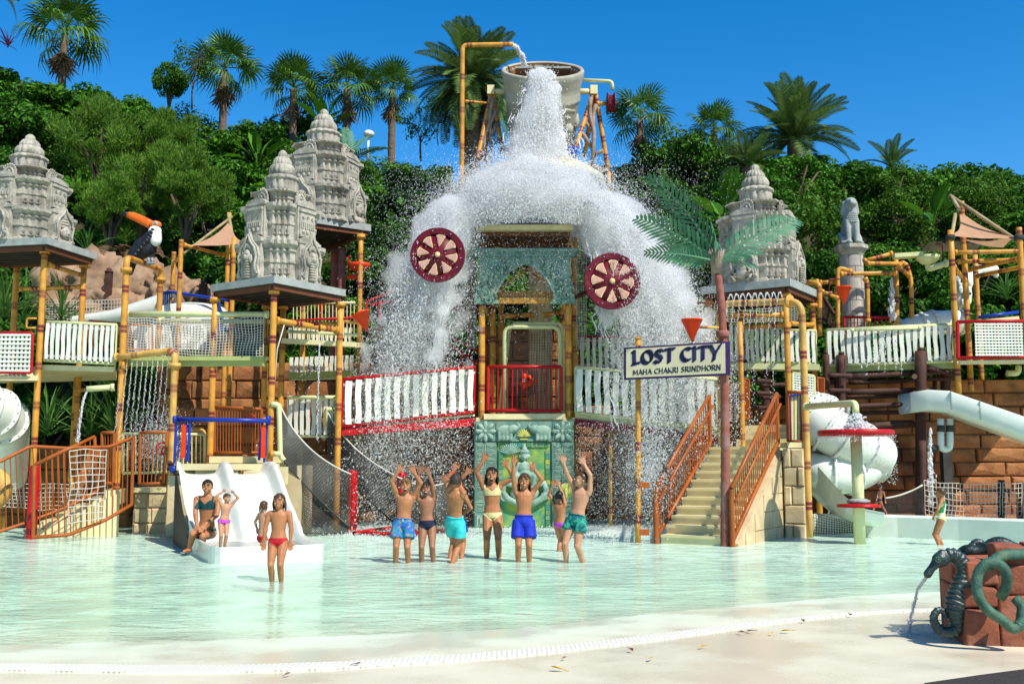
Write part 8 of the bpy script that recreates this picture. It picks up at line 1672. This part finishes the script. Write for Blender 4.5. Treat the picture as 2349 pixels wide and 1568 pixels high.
    for i in range(14 if style != 'short' else 22):
        a = rnd.uniform(pi * 1.1, pi * 1.9); z_ = rnd.uniform(.55, .8); p0 = hp(cos(a) * .62, .08 + sin(a) * .72, .14 + z_ * .8); p1 = hp(cos(a) * .72, .06 + sin(a) * .90, .14 + z_ * .8 - .28); hq.tube([p0, p1], [.07 * hr * k, .015 * hr * k], 4)
    add('hair', hq.mesh('hair', HR[hair]))
    return body
Yk1 = gnd(920, 1290).y
person('laughing blond boy in blue floral swim shorts with both arms raised', Yk1, (931, 1095), [(907, 1291), (937, 1291)], [(914, 1066, -.1), (951, 1069, -.1)], 0, 'tan', 'blond', 'short', ('shorts', 'floral', .62), 'open', elb=((-1, 0, -.5), (1, 0, -.5)))
person('dark haired boy in navy swim briefs shouting with hands together overhead', Yk1 + .15, (978, 1103), [(967, 1289), (995, 1289)], [(963, 1066, -.05), (977, 1066, -.12)], 0, 'dark', 'grey', 'short', ('briefs', 'navy'), 'open', elb=((-1, 0, 0), (1, 0, 0)))
person('boy half hidden behind the one in turquoise shorts with one hand up', Yk1 + .65, (1046, 1092), [(1030, 1283), (1057, 1282)], [(1046, 1063, .1), (1062, 1190, .1)], radians(160), 'tan', 'grey', 'short', ('shorts', 'blue', .5), 'smile')
person('boy in turquoise swim shorts seen from behind with arms raised', Yk1 - .1, (1047, 1086), [(1033, 1294), (1044, 1290, .25)], [(1030, 1086, .1), (1071, 1070, .05)], radians(155), 'tan', 'grey', 'short', ('shorts', 'turq', .6), 'smile', hpitch=-.1, elb=((1, 0, -.6), (-1, .2, -.3)))
Yk2 = gnd(1130, 1279).y
person('tall girl in yellow bikini with wet dark hair cheering with raised arms', Yk2, (1128, 1070), [(1116, 1280), (1145, 1279)], [(1108, 1040, -.1), (1171, 1056, -.1)], 0, 'tan', 'black', 'long', ('bikini', 'yellow', 'yellow'), 'open', elb=((-1, 0, -.4), (1, 0, -.7)))
person('child with wet brown hair in royal blue swim shorts raising both hands', gnd(1200, 1288).y, (1203, 1085), [(1188, 1288), (1214, 1289)], [(1177, 1043, -.1), (1227, 1061, -.1)], 0, 'tan', 'brown', 'long', ('shorts', 'blue', .70), 'smile', elb=((-1, 0, -.3), (1, 0, -.5)))
person('small girl with dark pigtails and pink swim bottoms seen from behind', gnd(1285, 1264).y, (1284, 1125), [(1280, 1265), (1290, 1263)], [(1267, 1102, .05), (1276, 1098, .1)], radians(150), 'tan', 'black', 'pig', ('bottoms', 'pink'), 'smile', hpitch=-.2)
person('tall boy in green patterned swim trunks looking up with arms stretched', gnd(1320, 1289).y, (1334, 1081), [(1299, 1290), (1340, 1290)], [(1280, 1033, 0), (1337, 1048, -.05)], radians(-35), 'fair', 'brown', 'short', ('shorts', 'green', .42), 'smile', hyaw=radians(-45), hpitch=-.25, elb=((-1, 0, -.2), (1, 0, -.3)))
person('girl in red swim bottoms standing in front of the slide basin', gnd(634, 1333).y, (641, 1131), [(625, 1334), (646, 1333)], [(600, 1272, -.05), (668, 1268, -.05)], 0, 'tan', 'brown', 'bob', ('bottoms', 'red'), 'smile')
zb1 = .10
person('toddler in frilly pink swim bottoms with raised fists in the slide basin', 16.6, (521, 1131), [(505, 1240), (515, 1240)], [(513, 1117, -.03), (538, 1121, -.03)], radians(25), 'fair', 'brown', 'short', ('bottoms', 'pink', 'ruffle'), 'smile', zf=zb1, fist=True, hyaw=radians(30))
person('toddler in red swim bottoms sitting in the slide basin facing away', 16.4, (604, 1148), [(600, 1241, .35), (612, 1240, .35)], [(588, 1222, .05), (612, 1222, .2)], radians(140), 'fair', 'brown', 'bob', ('bottoms', 'red'), 'smile', sit={'H': .92, 'hip': (601, 1233), 'lean': .02}, knees=[(606, 1222, .25), (596, 1226, .25)])
person('smiling woman in dark teal bikini sitting on the edge of the slide basin', 17.1, (480, 1099), [(434, 1266, -.25), (461, 1265, -.25)], [(452, 1222, -.42), (462, 1218, -.42)], radians(-8), 'tan', 'black', 'short', ('bikini', 'teal', 'teal'), 'smile', hyaw=radians(14), sit={'H': 1.66, 'hip': (474, 1217), 'lean': .06}, knees=[(442, 1224, -.38), (466, 1229, -.38)], adult=True, elb=((-1, .3, -.2), (1, .3, -.2)))
person('little girl in white and green swimsuit standing in profile by the rim', gnd(2161, 1249).y, (2157, 1118), [(2157, 1250), (2166, 1249)], [(2140, 1190, -.05), (2146, 1188, .1)], radians(-115), 'tan', 'brown', 'short', ('suit', 'white'), 'smile', hpitch=-.15)
person('dark haired child walking behind the red mushroom on the pool rim', 21.2, (2021, 1113), [(2000, 1193), (2036, 1193)], [(2008, 1160, -.1), (2034, 1165, -.1)], radians(-60), 'dark', 'black', 'bob', ('briefs', 'navy'), 'smile', zf=.42)  # darker skin tone stands in for the shade this child is in
# ------------------------------------------------------------ falling water
def atn(vx, vy, Y):
    x = (np.asarray(vx) - VW / 2) / FOC; y = (VH / 2 - np.asarray(vy)) / FOC; dy = cp_ - y * sp_; t = np.asarray(Y) / dy
    return np.stack([x * t, dy * t, CAMH + (sp_ + y * cp_) * t], 1)
def tetra(P, r, vel, seed, st=2.5):
    """fine drops as stretched tetrahedra"""
    rs = np.random.RandomState(seed); n = len(P); a = vel + rs.normal(size=(n, 3)) * .5 * (np.linalg.norm(vel, axis=1, keepdims=True) + .1); a /= np.linalg.norm(a, axis=1)[:, None]
    b = np.cross(a, rs.normal(size=(n, 3))); b /= np.linalg.norm(b, axis=1)[:, None]; c = np.cross(a, b); r = r[:, None]; k = rs.uniform(1, st, (n, 1)) * r
    v = np.stack([P + a * k, P - a * k * .5 + b * r * 1.2, P - a * k * .5 - b * r * .6 + c * r, P - a * k * .5 - b * r * .6 - c * r], 1).reshape(-1, 3)
    f = (np.arange(n)[:, None, None] * 4 + np.array([[0, 1, 2], [0, 2, 3], [0, 3, 1], [1, 3, 2]])[None]).reshape(-1, 3); return v, f
def noise3(p, s): return np.array([noise.noise(V(*(q * s))) for q in p])
def splash():
    rs = np.random.RandomState(77); G = 9.81; PP = []; RR = []; VV = []
    def put(p, r, v): PP.append(np.asarray(p)); RR.append(np.asarray(r)); VV.append(np.broadcast_to(np.asarray(v, float), np.asarray(p).shape))
    # column from the bucket
    n = 14000; tt = rs.uniform(0, 1, n) ** .8; w = np.interp(tt, [0, .25, .5, .8, 1], [30, 36, 48, 74, 110]); lob = rs.normal(size=n) * .5
    p = atn(1240 + lob * w, 158 + (395 - 158) * tt, YB - 1.25 - .35 * tt + rs.normal(size=n) * .13 * (1 + tt)); put(p, rs.uniform(.005, .019, n), (0, 0, -1.0))
    # dome over the roof
    cD = at(1222, 480, 24.9); n = 74000; th = rs.uniform(0, 2 * pi, n); el = np.arcsin(rs.uniform(-.28, 1, n)); rr = rs.uniform(.80, 1.0, n); far = rs.uniform(0, 1, n) < .28; rr = np.where(far, 1 + np.abs(rs.normal(size=n)) * .14, rr)
    d = np.stack([np.cos(th) * np.cos(el), np.sin(th) * np.cos(el), np.sin(el)], 1); rr = rr * (1 + .10 * noise3(d[:n], 2.6)); p = np.stack([cD.x + d[:, 0] * 2.15 * rr, cD.y + d[:, 1] * 1.85 * rr, cD.z - .34 + d[:, 2] * 1.5 * rr], 1); put(p, rs.uniform(.006, .016, n), d * np.array([1, 1, .2]))
    # ballistic sheets thrown off both sides of the roof
    for sg, cx, nj, per in ((-1, 1105, 125, 345), (1, 1322, 145, 360)):
        for j in range(nj):
            big = j < 36; v0 = (abs(rs.normal() * .95) + (.5 if sg < 0 else .8)) if not big else rs.uniform(.7, 2.4 if sg < 0 else 2.9); v0 = min(v0, 3.8); vy = rs.normal() * .6 - .75
            s0 = at(cx + sg * rs.uniform(-20, 80), rs.uniform(450, 540), 24.2 + rs.uniform(-.7, .9)); vz = rs.uniform(-.8, 1.0); m_ = per * (2 if big else 1); t = rs.uniform(0, 1, m_) ** .72 * 1.32
            if big: t = np.where(rs.uniform(0, 1, m_) < .6, np.clip(rs.normal(rs.uniform(.2, 1.0), .17, m_), 0, 1.32), t)
            sp = (.02 + .15 * t) * (.7 if big else 1.0); p = np.stack([s0.x + sg * v0 * t + rs.normal(size=m_) * sp, s0.y + vy * t + rs.normal(size=m_) * sp, s0.z + vz * t - .5 * G * t * t * .82 + rs.normal(size=m_) * sp * 1.6], 1)
            r = np.where(rs.uniform(0, 1, m_) < (.3 if big else .1), rs.uniform(.012, .022, m_), rs.uniform(.005, .0125, m_)); ok = p[:, 2] > 0; put(p[ok], r[ok], np.stack([np.full(m_, sg * v0), np.full(m_, vy), vz - G * t], 1)[ok])
    # fine mist hanging around the sheets
    for cx, cy, sx, sy, n in ((930, 780, 45, 110, 18000), (1000, 640, 50, 80, 7000), (1520, 760, 60, 110, 25000), (1440, 640, 50, 90, 10000), (1590, 900, 45, 60, 10000), (870, 1000, 40, 90, 8000), (1460, 1060, 60, 90, 10000), (1215, 430, 190, 45, 12000)):
        p = atn(rs.normal(cx, sx, n), rs.normal(cy, sy, n), 23.9 + rs.normal(size=n) * .7); ok = p[:, 2] > 0; put(p[ok], rs.uniform(.0035, .0085, ok.sum()), (0, 0, -1.0))
    n = 22000; put(atn(1222 + rs.normal(size=n) * 95, 500 - np.abs(rs.normal(size=n)) * 32, 23.9 + rs.normal(size=n) * .35), rs.uniform(.005, .013, n), (0, 0, -1.0))
    n = 3200; put(atn(rs.uniform(1085, 1325, n), rs.uniform(505, 640, n) + np.abs(rs.normal(size=n)) * 60, 24.0 - rs.uniform(0, .6, n)), rs.uniform(.003, .009, n), (0, 0, -1.0))
    n = 8000; a = rs.uniform(size=n) < .6; p = atn(np.where(a, rs.uniform(850, 1085, n), rs.uniform(1320, 1480, n)), rs.uniform(970, 1195, n), 23.4 + rs.normal(size=n) * .5); ok = p[:, 2] > 0; put(p[ok], rs.uniform(.003, .010, ok.sum()), (0, 0, -1.0))
    P, r, v = np.concatenate(PP), np.concatenate(RR), np.concatenate(VV); vv, f = tetra(P, r, v, 3); link('splash', npmesh('splash', vv, f, dropm, True), None, label='huge white cascade bursting over the tower roof and falling on both sides', cat='water', kind='stuff')
    # dense white heart: one continuous lumpy surface
    q = MB(); rs = np.random.RandomState(5)
    for i in range(260): t = rs.uniform(0, 1); q.ball(at(1240 + rs.normal() * lerp(11, 30, t), lerp(166, 400, t), YB - 1.2 - .35 * t), (rs.uniform(.05, .12), .10, rs.uniform(.08, .2)), 7, 5)
    for i in range(900):
        a = rs.uniform(0, 2 * pi); e = math.asin(rs.uniform(.0, 1)); r = rs.uniform(.5, .72); q.ball(V(cD.x + cos(a) * cos(e) * 2.0 * r, cD.y + sin(a) * cos(e) * 1.75 * r, cD.z - .1 + sin(e) * 1.3 * r), rs.uniform(.08, .13), 7, 5)
    for sg, cx in ((-1, 1108), (1, 1320)):
        for j in range(0):
            v0 = rs.uniform(.6, 2.3); st = at(cx + sg * rs.uniform(-15, 60), rs.uniform(455, 515), 24.4 + rs.uniform(-.6, .9)); vy = rs.normal() * .5 - .2; pts = []; ra = []
            for k in range(9): t = k / 8 * rs.uniform(.5, .62); pts.append(V(st.x + sg * v0 * t, st.y + vy * t, st.z + .4 * t - 4.1 * t * t) + V(*rs.normal(size=3)) * .05 * t); ra.append(.10 * (1 - k / 9) + .015)
            q.tube(pts, ra, 6)
    me = remeshed('splash_core', q, .045, dropm, 2); n = len(me.vertices); co = np.empty(n * 3); me.vertices.foreach_get('co', co); co = co.reshape(-1, 3); no = np.empty(n * 3); me.vertices.foreach_get('normal', no); no = no.reshape(-1, 3)
    co = co + no * (noise3(co, 3.5) * .09 + noise3(co, 8) * .09 + noise3(co, 17) * .04)[:, None]; me.vertices.foreach_set('co', co.ravel()); me.update()
    link('splash_core', me, None, label='dense white foam heart of the cascade under the bucket', cat='water', kind='stuff')
def strands():
    '''merged threads of water inside the thrown sheets'''
    q = MB(); rs = np.random.RandomState(31)
    def thread(f, t0, dt, r):
        k = 9; o = V(*rs.normal(size=3)) * 9; P = []
        for i in range(k): t = t0 + dt * i / (k - 1); p = f(t); P.append(p + V(noise.noise(p * 4 + o), noise.noise(p * 4 + o * 2), noise.noise(p * 4 - o)) * .13)
        q.tube(P, [r * (.25 + rs.uniform(.3, 1.0) * sin(pi * (i + .4) / k)) for i in range(k)], 5)
    for sg, cx in ((-1, 1100), (1, 1328)):
        for c in range(13):
            v0 = rs.uniform(.5, 2.3 if sg < 0 else 2.9); vy = rs.normal() * .5 - .5; s0 = at(cx + sg * rs.uniform(-20, 60), rs.uniform(460, 520), 24.2 + rs.uniform(-.6, .8)); vz = rs.uniform(-.5, .7); tc = rs.uniform(.1, .72)
            for j in range(26):
                a, b_, e = v0 + rs.normal() * .12, vy + rs.normal() * .12, vz + rs.normal() * .2; thread(lambda t: V(s0.x + sg * a * t, s0.y + b_ * t, max(.05, s0.z + e * t - 4.0 * t * t)), max(0, tc + rs.normal() * .16), rs.uniform(.04, .13), rs.uniform(.006, .022))
    for j in range(150):
        u = rs.normal() * .5; thread(lambda t: at(1240 + u * lerp(34, 105, t), lerp(160, 395, t), YB - 1.45 - .3 * t), rs.uniform(0, .8), rs.uniform(.05, .11), rs.uniform(.008, .02))
    q.build('splash_strands', dropm, None, label='ragged threads of white water inside the cascade', cat='water', kind='stuff')
strands()
def mist():
    '''soft white spray: one closed even volume following the thrown sheets'''
    q = MB(); rs = np.random.RandomState(15); cD = at(1222, 480, 24.9)
    for i in range(400):
        a = rs.uniform(0, 2 * pi); e = math.asin(rs.uniform(-.2, 1)); r = rs.uniform(.5, .95); q.ball(V(cD.x + cos(a) * cos(e) * 2.05 * r, cD.y + sin(a) * cos(e) * 1.75 * r, cD.z - .25 + sin(e) * 1.42 * r), rs.uniform(.2, .34), 7, 5)
    for i in range(90): t = rs.uniform(0, 1); q.ball(at(1240 + rs.normal() * lerp(9, 34, t), lerp(172, 400, t), YB - 1.45 - .3 * t), (rs.uniform(.14, .22) * (1 + t), .26, rs.uniform(.2, .34)), 7, 5)
    for sg, cx in ((-1, 1100), (1, 1330)):
        for j in range(12):
            v0 = (.35 + .16 * j if sg < 0 else .6 + .19 * j) + rs.normal() * .1; st = at(cx + sg * rs.uniform(-10, 60), rs.uniform(460, 510), 24.2 + rs.uniform(-.5, .8)); vy = rs.normal() * .35 - .75; T_ = rs.uniform(.9, 1.4)
            for k in range(40):
                t = T_ * (k + rs.uniform()) / 40; f = k / 39; p = V(st.x + sg * v0 * t, st.y + vy * t, st.z + .4 * t - 4.1 * t * t) + V(*rs.normal(size=3)) * (.05 + .17 * f)
                if p.z > .3: q.ball(p, rs.uniform(.20, .34) * (1 - .4 * f), 7, 5)
    m = bpy.data.materials.new('spray_mist'); m.use_nodes = True; N = m.node_tree.nodes; N.remove(N['Principled BSDF']); v = N.new('ShaderNodeVolumePrincipled'); v.inputs['Color'].default_value = (.998, .999, .999, 1); v.inputs['Density'].default_value = 1.7; v.inputs['Anisotropy'].default_value = .2; m.node_tree.links.new(v.outputs[0], N['Material Output'].inputs['Volume'])
    me = remeshed('mist', q, .08, m, 30); n = len(me.vertices); co = np.empty(n * 3); me.vertices.foreach_get('co', co); co = co.reshape(-1, 3); no = np.empty(n * 3); me.vertices.foreach_get('normal', no); no = no.reshape(-1, 3); co = co + no * (noise3(co, 1.6) * .14 + noise3(co, 4) * .06)[:, None]; me.vertices.foreach_set('co', co.ravel()); me.update()
    link('mist', me, None, label='soft white spray cloud around the cascade', cat='mist', kind='stuff')
mist()
splash()
# splash under the shower and low foam on the pool
rs = np.random.RandomState(41)
def spray(name, label, p, r, seed): p = np.asarray(p); ok = p[:, 2] > -.02; v, f = tetra(p[ok], r[ok], np.tile(np.array([[0, 0, 1.0]]), (ok.sum(), 1)), seed); link(name, npmesh(name, v, f, dropm, True), None, label=label, cat='water', kind='stuff')
n = 4200; spray('shower_splash', 'white spray bursting up under the bent shower pipe', atn(rs.normal(368, 30, n), 1020 - np.abs(rs.normal(size=n)) * 50 + rs.uniform(0, 70, n), 22.0 + rs.normal(size=n) * .3), rs.uniform(.004, .011, n), 42)
P = []
for i in range(14000):
    k = rs.uniform(); p = gnd(rs.normal(860, 70), rs.normal(1218, 9)) if k < .4 else (gnd(rs.normal(1420, 60), rs.normal(1216, 10)) if k < .8 else gnd(rs.uniform(900, 1380), rs.normal(1215, 9))); P.append((p.x, p.y, abs(rs.normal()) * .035))
spray('pool_spray', 'low white spray where the cascade lands in the pool', P, rs.uniform(.004, .014, 14000), 43)
n = 2600; spray('stair_spray', 'white spray blowing through the stair railing next to the sign post', atn(rs.normal(1490, 26, n), rs.normal(1080, 55, n), 19.6 + rs.normal(size=n) * .4), rs.uniform(.004, .012, n), 44)
bpy.data.scenes.remove(TMP)
